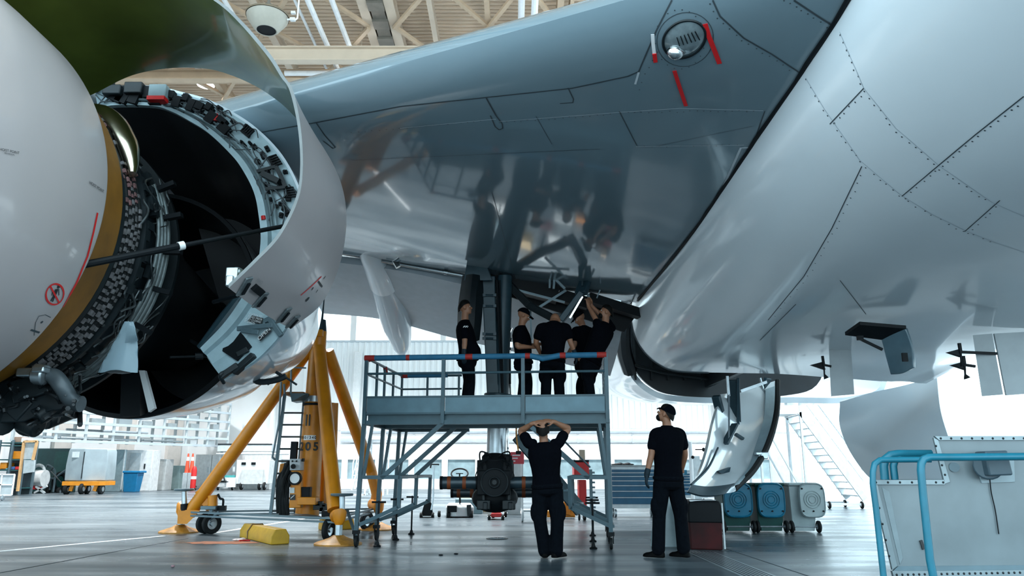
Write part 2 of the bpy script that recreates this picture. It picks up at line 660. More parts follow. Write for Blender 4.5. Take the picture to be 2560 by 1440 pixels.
# big horizontal ducts over the office strip
for k, (z, r, x0) in enumerate(((2.80, .22, -10), (3.25, .16, -10), (2.5, .05, -14))):
    mb = MB().cyl((x0, BW - .75, z), (XR, BW - .75, z), r, 18)
    xx = x0 + 1
    while xx < XR:
        mb.cyl((xx, BW - .75, z), (xx + .12, BW - .75, z), r * 1.12, 18)
        xx += 3.2
    tag(mb.build('ventilation_duct', PIPEG, loc=(x0, BW - .75, z)), ('thick pale grey duct running along the back wall above the office windows', 'thinner pale grey duct running just above the thick one on the back wall', 'thin grey pipe at the lower edge of the back wall ducts')[k], 'duct')
for x, w in ((-9.3, .42), (-14.2, .2), (12.2, .35)):
    o = struct(MB().box2((x - w / 2, BW - .5, 0), (x + w / 2, BW - .1, 8 if w > .3 else 9.5)), 'trim_%d' % (12 + int(x + 15)), WHITE, bevel=.02)

# ---- roof
rb = []
y = 3.0
pts = []
while y < BW + .3:
    pts += [(y, ZC), (y + .09, ZC), (y + .12, ZC + .07), (y + .18, ZC + .07)]
    y += .21
RX = 24.0
mb = MB()
for x0, x1 in ((XL - .3, RX),):
    mb.grid([[V((x0, a, b)) for a, b in pts], [V((x1, a, b)) for a, b in pts]])
mb.box2((XL - .3, 3, ZC + .25), (RX, BW + .3, ZC + .35))
struct(mb, 'ceiling', ROOFM, weld=False)
# purlins along the hangar, at places read from the photograph
def ibeam(mb, p, q, w, h, t=.03):
    p, q = V(p), V(q)
    up = V((0, 0, 1))
    mb.bar(p + up * (h / 2), q + up * (h / 2), w, t)
    mb.bar(p - up * (h / 2), q - up * (h / 2), w, t)
    mb.bar(p, q, t, h, up=up)
nb = [0]
def roofbeam(mb, m):
    o = mb.build('roof_beam', m)
    o['kind'] = 'structure'
    return o
for x, m, w in ((-16.5, BEAMM, .2), (-13.6, BEAMM, .2), (-11, BEAMM, .2), (-7.95, BEAMW, .24), (-4.62, BEAMW, .3), (-3.8, BEAMW, .3), (-2.55, BEAMW, .16), (-.78, BEAMM, .16), (1.5, BEAMM, .2), (1.85, BEAMM, .12), (4.5, BEAMM, .2), (7.5, BEAMM, .2)):
    b = MB()
    ibeam(b, (x, 3, 15.2), (x, BW, 15.2), w, .38)
    roofbeam(b, m)
# pale sprinkler / service pipes running with the purlins
for k, (x, z, r) in enumerate(((-6.45, 14.6, .045), (-6.02, 14.5, .085), (-5.35, 14.6, .085), (-8.6, 14.7, .07), (.28, 14.4, .1), (.66, 14.1, .1))):
    tag(MB().cyl((x, 4, z), (x, 45.5, z), r, 10).build('roof_pipe', WHITE, loc=(x, 4, z)),
        ('thinnest white pipe of three running under the roof left of the twin cream beams', 'middle white pipe of three running under the roof left of the twin cream beams', 'right white pipe of three under the roof left of the twin cream beams',
         'white pipe under the roof beside the engine cowl edge', 'left of two thick white pipes under the roof above the middle of the wing', 'right of two thick white pipes under the roof above the middle of the wing')[k], 'pipe')
# panelled air duct between the two cream beams
mb = MB()
y = 2.0
while y < 45:
    mb.box2((-4.42, y, 15.0), (-4.0, y + .55, 15.25))
    mb.box2((-4.46, y + .55, 14.92), (-3.96, y + 1.0, 15.25))
    y += 1.0
tag(mb.build('roof_duct', DUCTM, loc=(-4.2, 2, 15)), 'dark ribbed duct between the two cream roof beams', 'duct')
# cross trusses
for k, (y, z, h) in enumerate(((12.5, 14.5, .5), (22.0, 14.0, .45), (23.6, 14.15, .32), (29.5, 14.2, .5), (37, 14.2, .5))):
    b = MB()
    ibeam(b, (XL, y, z), (RX, y, z), .3, h, .04)
    roofbeam(b, BEAMW if k != 2 else BEAMM)
for y in (17, 25.5, 33, 41):
    b = MB()
    ibeam(b, (XL, y, 15.1), (RX, y, 15.1), .2, .3)
    roofbeam(b, BEAMM)
# crossed bracing under the deck
ys = [12.5, 17.2, 21.9, 26.6, 31.3, 36]
for x0, x1 in ((-16.5, -13.6), (-13.6, -11), (-11, -7.95), (-7.95, -4.62), (-3.8, -.78), (-.78, 1.5), (1.85, 4.5)):
    for i in range(len(ys) - 1):
        for a, c in ((x0, x1), (x1, x0)):
            b = MB().bar((a, ys[i], 14.98 if a < c else 14.9), (c, ys[i + 1], 14.98 if a < c else 14.9), .13, .1)
            o = b.build('roof_brace', BEAMM)
            o['kind'] = 'structure'

# ---- hanging lamps
LAMPM = mat('lamp_glow', (1, .97, .9), .4, emit=(1, .97, .92, 7))
def bowl_unit():
    c = P(668, 52, 17.5)
    t = thing('ceiling_heater', 'big white bowl shaped unit hanging under the roof beside the engine cowl', 'ceiling unit', (c.x, c.y, c.z))
    t.scale = (.775, .775, .775)
    b = MB().lathe((0, 0, 0), (0, 0, 1), [(-.36, .31), (-.37, .345), (-.30, .42), (.05, .66), (.13, .68), (.17, .64), (.32, .38), (.36, .2), (.36, .0)], 40)
    b.build('bowl', mat('unit_cream', (.36, .34, .29), .4, 0, .04), t, local=True, ang=50)
    MB().lathe((0, 0, 0), (0, 0, 1), [(-.345, 0), (-.345, .335)], 40).build('outlet', BLACK, t, local=True)
    MB().lathe((0, 0, 0), (0, 0, 1), [(.14, .70), (.20, .70), (.32, .42), (.30, .36)], 40).build('rim_band', mat('unit_tan', (.2, .16, .11), .5), t, local=True)
    MB().cyl((0, 0, .3), (0, 0, (ZC - c.z) / .775), .05, 10).cyl((0, 0, .36), (0, 0, .62), .12, 12).build('stem', DUCTM, t, local=True)
    MB().tube([(.66, 0, .05), (.95, 0, .05), (1.0, 0, .1), (1.05, 0, (ZC - c.z) / .775)], .03, 8).box((.85, 0, .05), (.16, .12, .1)).box((.85, 0, .3), (.14, .1, .08)).build('supply_pipe', WHITE, t, local=True)
bowl_unit()
for k, (px, py, Y, s, lab) in enumerate(((493, 188, 25, .31, 'glowing white hanging lamp, left of the pair seen through the open cowl'), (515, 206, 26.5, .32, 'glowing white hanging lamp, right of the pair seen through the open cowl'))):
    c = P(px, py, Y)
    t = thing('pendant_lamp', lab, 'lamp', (c.x, c.y, c.z))
    MB().lathe((0, 0, 0), (0, 0, 1), [(-.12, s), (-.1, s * 1.02), (.1, s * .55), (.22, .1), (.4, .1), (.42, 0)], 24).build('shade', WHITE, t, local=True)
    MB().ell((0, 0, -.1), (s * .96, s * .96, .09)).build('bulb', LAMPM, t, local=True)
    MB().cyl((0, 0, .4), (0, 0, ZC - c.z), .02, 8).box((0, 0, .5), (.16, .16, .2)).build('stem', BLACK, t, local=True)
c = P(812, 190, 27)
t = thing('pendant_lamp', 'unlit dark hanging lamp just above the wing leading edge', 'lamp', (c.x, c.y, c.z))
MB().lathe((0, 0, 0), (0, 0, 1), [(-.45, .22), (-.1, .13), (0, .14), (.2, .14), (.25, .05)], 20).build('shade', DUCTM, t, local=True)
MB().ell((0, 0, .05), (.15, .15, .17)).cyl((0, 0, .2), (0, 0, ZC - c.z), .02, 8).build('housing', BLACK, t, local=True)
c0, c1 = P(866, 143, 23.0), P(938, 147, 23.0)
t = thing('ceiling_lamp', 'lit fluorescent tube lamp under the cross beam beside the twin cream beams', 'lamp', tuple((c0 + c1) / 2))
MB().cyl(c0, c1, .045, 10).build('tube', LAMPM, t)
MB().bar(c0 + V((0, 0, .1)), c1 + V((0, 0, .1)), .16, .09).bar((c0 + c1) / 2 + V((0, 0, .1)), V(((c0.x + c1.x) / 2, c0.y, ZC)), .03).build('housing', BEAMW, t)
c0, c1 = P(712, 183, 23.2), P(872, 183, 23.2)
tag(MB().cyl(c0, c1, .09, 12).build('roof_pipe', WHITE, loc=tuple(c0)), 'short white pipe along the cross beam above the wing leading edge', 'pipe')
# ================================================================== AIRLINER
PLANE = thing('airliner', 'white jet airliner on jacks with its engine cowls open in the hangar', 'aircraft', (-.3, 12.6, 0))
# ---- wing
def z_le(x):
    return 4.86 + .045 * (1.17 - x) if x < 1.17 else 4.86 - .02 * (x - 1.17)
def y_le(x):
    return 5.5 + .577 * (1.17 - x) if x < 1.17 else 5.5 - .62 * (x - 1.17) - .12 * (x - 1.17) ** 2
ZR = [(-16, 5.75), (-10, 5.45), (-6, 5.12), (-3.1, 4.80), (-.73, 4.40), (2.1, 3.92), (3.6, 3.7)]
YR = [(-16, 17.5), (-10, 14.9), (-3, 13.1), (3.6, 13.1)]
def wing_ring(x):
    yl, zl, yr, zr = y_le(x), z_le(x), table(x, YR), table(x, ZR)
    lo, up = [], []
    ts = [0, .004, .01, .02, .035, .055, .08, .11, .15, .2, .27, .35, .45, .55, .65, .75, .85, .93, 1.0]
    for t in ts:
        nose = .26 * (1 - math.exp(-t / .03)) * (1 - t) ** .6
        z = lerp(zl, zr, t) - nose - .05 * math.sin(PI * t) + .10 * (1 - math.exp(-t / .004)) * 0
        lo.append(V((x, lerp(yl, yr, t), z)))
    for t in reversed(ts[1:]):
        z = lerp(zl, zr + .35, t) + .20 * (1 - math.exp(-t / .02)) + .55 * math.sin(PI * t ** .8)
        up.append(V((x, lerp(yl, yr, t), z)))
    return lo + up
xs = [3.6, 3.0, 2.5, 2.0, 1.6, 1.17, .6, 0, -.73, -1.5, -2.3, -3.1, -4, -5, -6, -8, -10, -13, -16]
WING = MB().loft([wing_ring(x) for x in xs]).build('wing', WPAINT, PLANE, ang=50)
WB = bvh_of(WING)
# ---- slat gap, panel seams, access panels on the lower wing
s = MB()
ribbon(s, WB, [(1680, 0), (1640, 78), (1597, 178), (1570, 190), (1430, 220), (1215, 243), (1000, 266), (790, 306), (650, 331)], .014, .004)
ribbon(s, WB, [(1215, 243), (1240, 288)], .016, .004)
ribbon(s, WB, [(1226, 288), (1238, 316), (1248, 324), (1257, 320), (1256, 309), (1240, 288)], .014, .004)
ribbon(s, WB, [(790, 306), (812, 338), (838, 368), (832, 371), (808, 352)], .014, .004)
ribbon(s, WB, [(1420, 219), (1434, 247), (1432, 256), (1400, 258)], .012, .004)
s.build('slat_gap', SEAM, WING, weld=False)
s = MB()
ribbon(s, WB, [(1548, 277), (1592, 363)], .01)
ribbon(s, WB, [(1912, 277), (1888, 345)], .01)
ribbon(s, WB, [(1880, 315), (1640, 365)], .004)
for q in ([(1340, 290), (1380, 360)], [(1230, 480), (1290, 700)], [(880, 400), (1100, 390), (1500, 372)]):
    ribbon(s, WB, q, .006)
s.build('panel_seam', SEAM, WING, weld=False)
s = MB()
ribbon(s, WB, [(1730, 640), (1852, 369), (1888, 368)], .025)
ribbon(s, WB, [(1000, 320), (1240, 297)], .006)
ribbon(s, WB, [(1250, 303), (1550, 280), (1700, 270), (1908, 276)], .006)
ribbon(s, WB, [(1590, 366), (1700, 364), (1860, 362)], .006)
ribbon(s, WB, [(1588, 210), (1597, 180)], .02)
s.build('pale_seam', SEAML, WING, weld=False)
s = MB()
ribbon(s, WB, [(1782, 0), (1800, 40), (1860, 95), (1930, 135), (2000, 182)], .014)
ribbon(s, WB, [(1985, 0), (2045, 40), (2092, 70)], .016)
s.build('root_seam', SEAM, WING, weld=False)
s = MB()
for q in ([(1552, 281), (1900, 276)], [(1594, 367), (1860, 362)], [(1775, 10), (1795, 45), (1855, 100), (1925, 141), (1992, 186)], [(1250, 306), (1545, 284)], [(1960, 0), (2035, 45), (2085, 78)], [(1630, 150), (1590, 240)], [(880, 330), (1220, 300)]):
    dots(s, WB, along(q, 17, 2), .007)
dots(s, WB, [(1700 + 62 * math.cos(a * .3), 98 + 74 * math.sin(a * .3)) for a in range(21)], .006)
s.build('rivets', SEAM, WING, weld=False)['kind'] = 'stuff'
# ---- landing light in the leading edge
lc, ln = hit(WB, 1710, 97)
def on_wing(px, py, off=.0):
    h = hit(WB, px, py)
    return h[0] + h[1] * off
def ellpx(cx, cy, a, b, rot, n=36):
    return [(cx + a * math.cos(t) * math.cos(rot) - b * math.sin(t) * math.sin(rot), cy + a * math.cos(t) * math.sin(rot) + b * math.sin(t) * math.cos(rot)) for t in (2 * PI * k / n for k in range(n + 1))]
rot_ = math.radians(-28)
rim = [on_wing(x, y, .006) for x, y in ellpx(1711, 97, 56, 44, rot_)[:-1]]
inner = [on_wing(x, y, .004) for x, y in ellpx(1711, 97, 52, 40, rot_)[:-1]]
LGL = mat('lamp_glass_blue', (.33, .41, .44), .1, .5, .3, 9, coat=1.0)
mb = MB()
cen = sum(inner, V()) / len(inner)
rings = [inner] + [[cen + (p - cen) * f + ln * (.045 * (1 - f * f)) for p in inner] for f in (.8, .55, .3, .1)]
mb.grid(rings, 0, cu=True)
mb.f.append(tuple(range(len(mb.v) - 36, len(mb.v)))); mb.mi.append(0)
mb.build('landing_light', LGL, WING)
mb = MB().tube(rim, .011, 6, closed=True)
mb.build('lamp_rim', DARK, WING)
c2, n2 = hit(WB, 1690, 120)
MB().ell(c2 + n2 * .045, (.075, .06, .07)).ell(c2 + n2 * .05 + V((.03, 0, .01)), (.035, .03, .035)).build('lamp_reflector', CHROME, WING)
c2, n2 = hit(WB, 1722, 84)
mb = MB()
for k in range(6):
    c2, n2 = hit(WB, 1694 + k * 9, 84 - k * 3)
    c3, n3 = hit(WB, 1700 + k * 10, 104 - k * 3)
    mb.bar(c2 + n2 * .05, c3 + n3 * .05, .008)
mb.build('lamp_louvre', DARK, WING)
s = MB()
ribbon(s, WB, ellpx(1713, 98, 72, 66, rot_), .006)
s.build('lamp_panel_seam', SEAM, WING, weld=False)
# ---- red and white warning tapes stuck on the wing
def tape(pts, w, m, lab, tail=None):
    mb = MB()
    hs = [hit(WB, *q) for q in pts]
    dens = []
    rows = []
    for i, (p, n) in enumerate(hs):
        t = hs[min(i + 1, len(hs) - 1)][0] - hs[max(i - 1, 0)][0]
        sd = n.cross(t).normalized() * (w / 2)
        rows.append([p + n * .008 + sd, p + n * .008 - sd])
    mb.shell(rows, .004)
    o = mb.build('tape_strip', m, loc=tuple(hs[0][0]))
    tag(o, lab, 'tape')
    return o
tape([(1763, 58), (1772, 88), (1782, 113), (1799, 157)], .04, REDT, 'red tape strip at the right rim of the landing light')
tape([(1686, 175), (1700, 218), (1715, 263)], .035, REDT, 'lone red tape strip on the wing below the landing light')
o = tape([(1632, 84), (1633, 105), (1636, 133)], .03, WHITE, 'white tape with a red end in the gap left of the landing light')
hs = [hit(WB, 1635, 134)[0] + V((0, -.015, -.01)), hit(WB, 1638, 155)[0] + V((0, -.015, -.01))]
MB().bar(hs[0], hs[1], .035, .012).build('red_end', REDT, o)

# ---- wing-to-body fairing
KE = [(1.0, [(3.1, 5.6), (2.72, 4.9), (2.66, 4.45), (2.74, 4.1), (2.95, 3.78), (3.3, 3.48), (3.75, 3.24), (4.3, 3.06), (4.9, 3.0), (5.7, 3.12), (6.6, 3.6), (7.1, 4.4), (7.2, 5.4)]),
      (4.9, [(2.9, 5.3), (2.62, 4.75), (2.56, 4.36), (2.62, 4.05), (2.82, 3.74), (3.15, 3.45), (3.6, 3.2), (4.2, 3.02), (4.85, 2.93), (5.7, 2.92), (6.6, 3.05), (7.3, 3.7), (7.2, 5.4)]),
      (7.2, [(2.8, 5.0), (2.52, 4.55), (2.46, 4.2), (2.52, 3.95), (2.72, 3.68), (3.05, 3.4), (3.5, 3.16), (4.1, 2.98), (4.8, 2.86), (5.7, 2.74), (6.6, 2.80), (7.35, 3.3), (7.6, 5.2)]),
      (9.8, [(2.6, 4.8), (2.40, 4.4), (2.36, 4.06), (2.44, 3.8), (2.62, 3.5), (2.92, 3.22), (3.35, 3.0), (4.0, 2.86), (4.8, 2.76), (5.8, 2.64), (6.8, 2.66), (7.5, 3.05), (7.7, 5.1)]),
      (12.0, [(2.4, 4.6), (2.28, 4.24), (2.22, 3.9), (2.28, 3.55), (2.46, 3.2), (2.74, 2.94), (3.1, 2.8), (3.9, 2.74), (4.8, 2.72), (5.9, 2.68), (6.9, 2.68), (7.55, 3.0), (7.7, 5.0)]),
      (13.5, [(2.35, 4.5), (2.22, 4.15), (2.16, 3.80), (2.2, 3.45), (2.36, 3.12), (2.62, 2.88), (2.98, 2.75), (3.9, 2.72), (4.8, 2.70), (5.9, 2.62), (6.9, 2.57), (7.55, 2.75), (7.7, 4.8)])]
def sect(Y, pts, n=5):
    return spline([V((x, Y, z)) for x, z in pts], n)
rows = [sect(Y, p) for Y, p in KE]
cols = [spline([r[j] for r in rows], 7) for j in range(len(rows[0]))]
rows = [[c[i] for c in cols] for i in range(len(cols[0]))]
FAIR = MB().shell(rows, .04).build('body_fairing', FAIRP, PLANE, ang=50)
FB = bvh_of(FAIR)
# dark rubber seal where wing and fairing meet: follow the intersection row by row
seal = []
for Y in [3.6 + .25 * k for k in range(41)]:
    # wing lower surface height against the fairing profile at this Y
    prof = None
    best = None
    for k in range(0, 80):
        x = 2.0 + k * .015
        d1, n1, i1, t1 = WB.ray_cast(V((x, Y, 0)), V((0, 0, 1)))
        d2, n2, i2, t2 = FB.ray_cast(V((x, Y, 0)), V((0, 0, 1)))
        if d1 is None:
            continue
        if d2 is not None and d2.z < d1.z:
            best = V((x - .012, Y, d1.z - .012))
            break
    if best is not None:
        seal.append(best)
if len(seal) > 3:
    MB().tube(spline(seal, 2), .022, 8).build('root_seal', BLACK, FAIR)
# panel seams and rivets on the fairing
s = MB()
for q in ([(2075, 310), (2160, 220)], [(1920, 800), (2010, 690), (2080, 570), (2155, 415)], [(2255, 490), (2350, 410), (2440, 335), (2560, 240)], [(2412, 578), (2500, 500)], [(2165, 905 - 120), (2100, 700)], [(1990, 760), (1900, 850)]):
    ribbon(s, FB, q, .008)
s.build('panel_seam', SEAM, FAIR, weld=False)
s = MB()
for q in ([(2015, 195), (2060, 270), (2150, 400), (2250, 485), (2330, 535), (2412, 575), (2500, 610), (2560, 630)], [(2100, 80), (2160, 220), (2240, 320), (2350, 415), (2480, 505), (2560, 540)]):
    ribbon(s, FB, q, .005)
s.build('faint_seam', mat('faint_seam', (.36, .42, .47), .4), FAIR, weld=False)
s = MB()
for q in ([(2015, 200), (2060, 275), (2150, 405), (2250, 490), (2330, 540), (2412, 580), (2500, 615)], [(2100, 88), (2160, 228), (2240, 328), (2350, 422), (2480, 512)], [(2085, 310), (2165, 226)], [(1935, 790), (2020, 690), (2090, 570), (2163, 420)], [(2262, 494), (2356, 416), (2446, 341), (2560, 250)], [(2418, 584), (2506, 506)]):
    dots(s, FB, along(q, 19, 3), .0075)
s.build('rivets', SEAM, FAIR, weld=False)['kind'] = 'stuff'
# ---- gear bay behind the fairing edge, and the rear fairing beyond it
RK = [(16.2, [(2.3, 4.9), (2.24, 4.4), (2.28, 3.9), (2.38, 3.4), (2.55, 2.95), (2.85, 2.65), (3.25, 2.48), (4.0, 2.42), (4.8, 2.42), (5.9, 2.42), (7.3, 2.45), (8.0, 2.9), (8.1, 4.9)]),
      (18.5, [(2.3, 4.9), (2.26, 4.4), (2.3, 3.9), (2.4, 3.45), (2.6, 3.05), (2.9, 2.78), (3.3, 2.62), (4.0, 2.56), (4.8, 2.56), (5.9, 2.56), (7.0, 2.66), (7.6, 3.3), (7.7, 4.9)]),
      (24.0, [(2.4, 5.1), (2.3, 4.7), (2.35, 4.25), (2.5, 3.9), (2.75, 3.6), (3.1, 3.36), (3.5, 3.22), (4.1, 3.15), (4.8, 3.12), (5.8, 3.2), (6.4, 3.5), (6.7, 4.2), (6.7, 5.1)]),
      (34.0, [(3.0, 6.3), (2.9, 5.9), (2.95, 5.5), (3.1, 5.2), (3.3, 4.95), (3.55, 4.75), (3.85, 4.62), (4.3, 4.54), (4.8, 4.52), (5.4, 4.6), (5.9, 4.9), (6.2, 5.5), (6.3, 6.3)])]
rows = [sect(Y, p) for Y, p in RK]
cols = [spline([r[j] for r in rows], 6) for j in range(len(rows[0]))]
rows = [[c[i] for c in cols] for i in range(len(cols[0]))]
REAR = MB().shell(rows, .12).build('rear_fuselage', PAINT, PLANE, ang=50)
back = sect(16.25, [(2.42, 4.9), (2.36, 4.4), (2.4, 3.9), (2.5, 3.45), (2.68, 3.06), (2.95, 2.78), (3.3, 2.62), (4.0, 2.55), (4.8, 2.55), (5.8, 2.58), (6.5, 2.8), (6.8, 3.6), (6.8, 4.9)])
BAY = MB().prism(back, (0, .1, 0))
# bay side walls and roof, dark inside
BAY.box2((4.1, 13.6, 2.75), (4.2, 16.2, 4.8)).box2((2.45, 13.6, 4.4), (6.6, 16.2, 4.5))
BAY.box2((2.6, 13.62, 2.95), (4.1, 13.7, 4.4))
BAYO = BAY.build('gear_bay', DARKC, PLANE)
mb = MB()
for k in range(5):
    mb.box2((2.6 + k * .35, 16.1, 2.9), (2.64 + k * .35, 16.22, 4.3))
mb.tube([(2.5, 15.9, 3.2), (3.2, 15.8, 3.0), (4.1, 15.9, 2.9)], .035, 8)
mb.build('bay_frame', DARK, BAYO)
mb = MB().tube(spline([P(1594, 775, 13.6), P(1560, 800, 14.5), P(1558, 868, 15.4), P(1574, 925, 16.1)], 5), .16, 10)
mb.build('bay_corner_post', DARKC, PLANE)
# crease band (rubber strip) on the rim of the front edge
MB().tube([r for r in sect(13.52, KE[-1][1])[10:34]], .018, 8).build('edge_strip', SEAM, FAIR)

# ---- fixed trailing edge, torque tube, flap
fl = grid_smooth([[P(800, 634, 13.2), P(1000, 660, 13.2), P(1200, 703, 13.2), P(1400, 752, 13.3), P(1560, 792, 13.4)],
                  [P(795, 720, 14.5), P(960, 738, 14.5), P(1150, 770, 14.5), P(1380, 835, 14.4), P(1545, 868, 14.3)],
                  [P(790, 766, 15.7), P(960, 783, 15.7), P(1140, 831, 15.6), P(1360, 880, 15.4), P(1530, 925, 15.2)]], 6, 5)
FLAP = MB().shell(fl, -.14).build('flap', mat('flap_grey_paint', (.36, .41, .45), .35, 0, .05), PLANE)
MB().tube([P(800, 624, 13.0), P(862, 634, 13.0), P(1000, 661, 13.0), P(1176, 692, 13.0)], .032, 10).build('torque_tube', STEEL, PLANE)
MB().tube([P(985, 650, 12.95), P(996, 668, 12.95)], .05, 10).np().tube([P(1110, 680, 12.95), P(1120, 682, 12.95)], .045, 10).split('tube_coupling', CHROME, PLANE)
mb = MB().grid([[P(800, 612, 12.9), P(1000, 640, 12.9), P(1180, 668, 12.9)], [P(800, 622, 13.6), P(1000, 655, 13.6), P(1180, 695, 13.6)]])
mb.build('cove_panel', DARKC, PLANE)
# ---- flap track fairing (canoe)
def canoe(cen, rad, name, m, n=18, par=None):
    cen = spline(cen, 5)
    k = len(cen)
    rings = []
    rr = [table(i / (k - 1), rad) for i in range(k)]
    for i, c in enumerate(cen):
        d = (cen[min(i + 1, k - 1)] - cen[max(i - 1, 0)]).normalized()
        a = V((1, 0, 0)) - d * d.x
        a.normalize()
        b = d.cross(a)
        w, h = rr[i]
        rings.append([c + a * (math.cos(2 * PI * j / n) * w) + b * (math.sin(2 * PI * j / n) * h) for j in range(n)])
    return MB().loft(rings).build(name, m, par or PLANE, ang=60)
def lt2(tb):
    return [(t, V((w, h, 0))) for t, w, h in tb]
def canoe2(cen, tb, name, m, par=None):
    cen = spline(cen, 5)
    k = len(cen)
    n = 20
    rings = []
    for i, c in enumerate(cen):
        t = i / (k - 1)
        w = table(t, [(q[0], q[1]) for q in tb])
        h = table(t, [(q[0], q[2]) for q in tb])
        d = (cen[min(i + 1, k - 1)] - cen[max(i - 1, 0)]).normalized()
        a = V((1, 0, 0)) - d * d.x
        a.normalize()
        b = d.cross(a)
        rings.append([c + a * (math.cos(2 * PI * j / n) * w) + b * (math.sin(2 * PI * j / n) * h) for j in range(n)])
    return MB().loft(rings).build(name, m, par or PLANE, ang=60)
TF = canoe2([P(899, 592, 12.3), P(925, 632, 12.9), P(948, 668, 13.5), P(962, 698, 14.0)], [(0, .02, .02), (.35, .2, .22), (.7, .28, .32), (1, .31, .36)], 'track_fairing', FAIRP)
canoe2([P(957, 690, 13.9), P(976, 745, 14.6), P(990, 800, 15.3), P(1002, 850, 16.0), P(1006, 893, 16.6)], [(0, .27, .33), (.3, .32, .36), (.55, .30, .33), (.8, .2, .24), (1, .05, .06)], 'droop_fairing', PAINT, TF)
# dark fairing at the gear pintle and the hanging gear leg door
mb = MB().loft([[P(1186, 618, 12.4) + V((a * .01, b * .01, 0)) for a, b in ((-1, -1), (1, -1), (1, 1), (-1, 1))],
                [P(1168, 662, 12.4) + V((.0, -.1, 0)), P(1215, 662, 12.4) + V((0, -.1, 0)), P(1215, 662, 13.0), P(1168, 662, 13.0)],
                [P(1160, 705, 12.4) + V((.0, -.1, 0)), P(1232, 705, 12.4) + V((0, -.1, 0)), P(1232, 700, 13.2), P(1160, 700, 13.2)]])
mb.build('pintle_fairing', GEARP, PLANE, bevel=.02)
mb = MB().shell(grid_smooth([[P(1163, 690, 12.5), P(1182, 688, 12.2), P(1203, 690, 12.5)], [P(1152, 770, 12.5), P(1176, 772, 12.1), P(1200, 770, 12.4)], [P(1150, 850, 12.5), P(1172, 856, 12.2), P(1192, 850, 12.4)]], 4, 4), -.05)
mb.build('leg_door', DARK, PLANE)
# ================================================================== ENGINE
EX, EZ = -4.96, 3.14
AX = V((0, 1, 0))
def ec(Y, x=EX, z=EZ):
    return V((x, Y, z))
def pol(c, r, a):
    return V((c.x + r * math.cos(a), c.y, c.z + r * math.sin(a)))
def arcshell(mb, secs, a0, a1, n, th=0, mi=0):
    """secs: (centre, radius) along the axis; angles measured from +x towards +z"""
    rows = [[pol(c, r, a0 + (a1 - a0) * k / n) for k in range(n + 1)] for c, r in secs]
    if th:
        mb.shell(rows, th, mi)
    else:
        mb.grid(rows, mi)
    return mb
ENG = MB().lathe(ec(0), AX, [(5.3, .2), (5.3, 1.48), (5.6, 1.5), (7.0, 1.5), (7.6, 1.42), (8.2, 1.2), (9.5, .9), (11, .7), (11.5, .2)], 64).build('engine', DARKC, PLANE)
# inlet cowl
ic = MB().lathe(V((EX - .05, 0, EZ - .02)), AX, [(5.50, 1.60), (5.66, 1.64), (5.68, 1.80), (5.66, 1.805), (5.2, 1.81), (4.7, 1.79), (4.3, 1.69), (4.0, 1.62), (3.8, 1.53), (3.72, 1.44), (3.76, 1.34), (3.95, 1.27), (4.4, 1.24), (5.3, 1.3)], 128)
INLET = ic.build('inlet_cowl', COWLP, ENG, ang=45)
IB = bvh_of(INLET)
s = MB()
ribbon(s, IB, [(243, 532), (233, 580), (218, 640), (190, 708), (160, 762), (125, 812), (85, 858), (45, 905), (10, 942)], .022, .004, 6)
s.build('red_line', RED, ENG, weld=False)
s = MB()
ribbon(s, IB, ellpx(136, 735, 22, 26, .25, 30), .014, .005, 4)
ribbon(s, IB, [(124, 714), (147, 757)], .013, .006, 4)
s.build('prohibition_ring', RED, ENG, weld=False)
s = MB()
ribbon(s, IB, [(141, 722), (135, 738)], .034, .0045, 4)
ribbon(s, IB, [(137, 736), (130, 754)], .014, .0045, 4)
ribbon(s, IB, [(134, 738), (126, 752)], .014, .0045, 4)
ribbon(s, IB, [(132, 724), (128, 738)], .008, .0045, 4)
ribbon(s, IB, [(146, 722), (146, 738)], .008, .0045, 4)
dots(s, IB, [(146, 716)], .017, .0045)
s.build('standing_figure', INK, ENG, weld=False)
s = MB()
ribbon(s, IB, [(85, 838), (88, 806), (96, 790), (112, 786), (126, 793)], .005, .004, 5)
ribbon(s, IB, [(76, 824), (98, 831)], .016, .004, 5)
dots(s, IB, [(104, 805)], .012)
s.build('inlet_access_panel', SEAM, ENG, weld=False)
def text_on(bv, body, px, py, dx, dy, size, m, par, name='lettering'):
    p, n = hit(bv, px, py)
    q, _ = hit(bv, px + dx, py + dy)
    r = (q - p).normalized()
    return text(body, size, p + n * .007, r, n.cross(r), m, par, name)
text_on(IB, 'HOIST POINT', 22, 378, 10, 2, .024, INK, ENG)
text_on(IB, 'SEE MANUAL', 22, 385, 10, 2, .013, INK, ENG)
text_on(IB, 'HOIST POINT', 240, 468, 6, 4, .035, INK, ENG)
# ochre ring at the front of the fan case
MB().lathe(ec(0), AX, [(5.62, 1.60), (5.66, 1.66), (6.18, 1.62), (6.22, 1.57), (6.22, 1.5)], 96).build('fan_case_ring', OCHRE, ENG, ang=45)
MB().lathe(ec(0), AX, [(6.24, 1.5), (6.25, 1.58), (6.31, 1.58), (6.32, 1.5)], 96).lathe(ec(0), AX, [(6.70, 1.5), (6.71, 1.575), (6.74, 1.575), (6.75, 1.5)], 96).lathe(ec(0), AX, [(7.5, 1.4), (7.51, 1.53), (7.56, 1.53), (7.57, 1.4)], 96).build('flange', DARK, ENG)
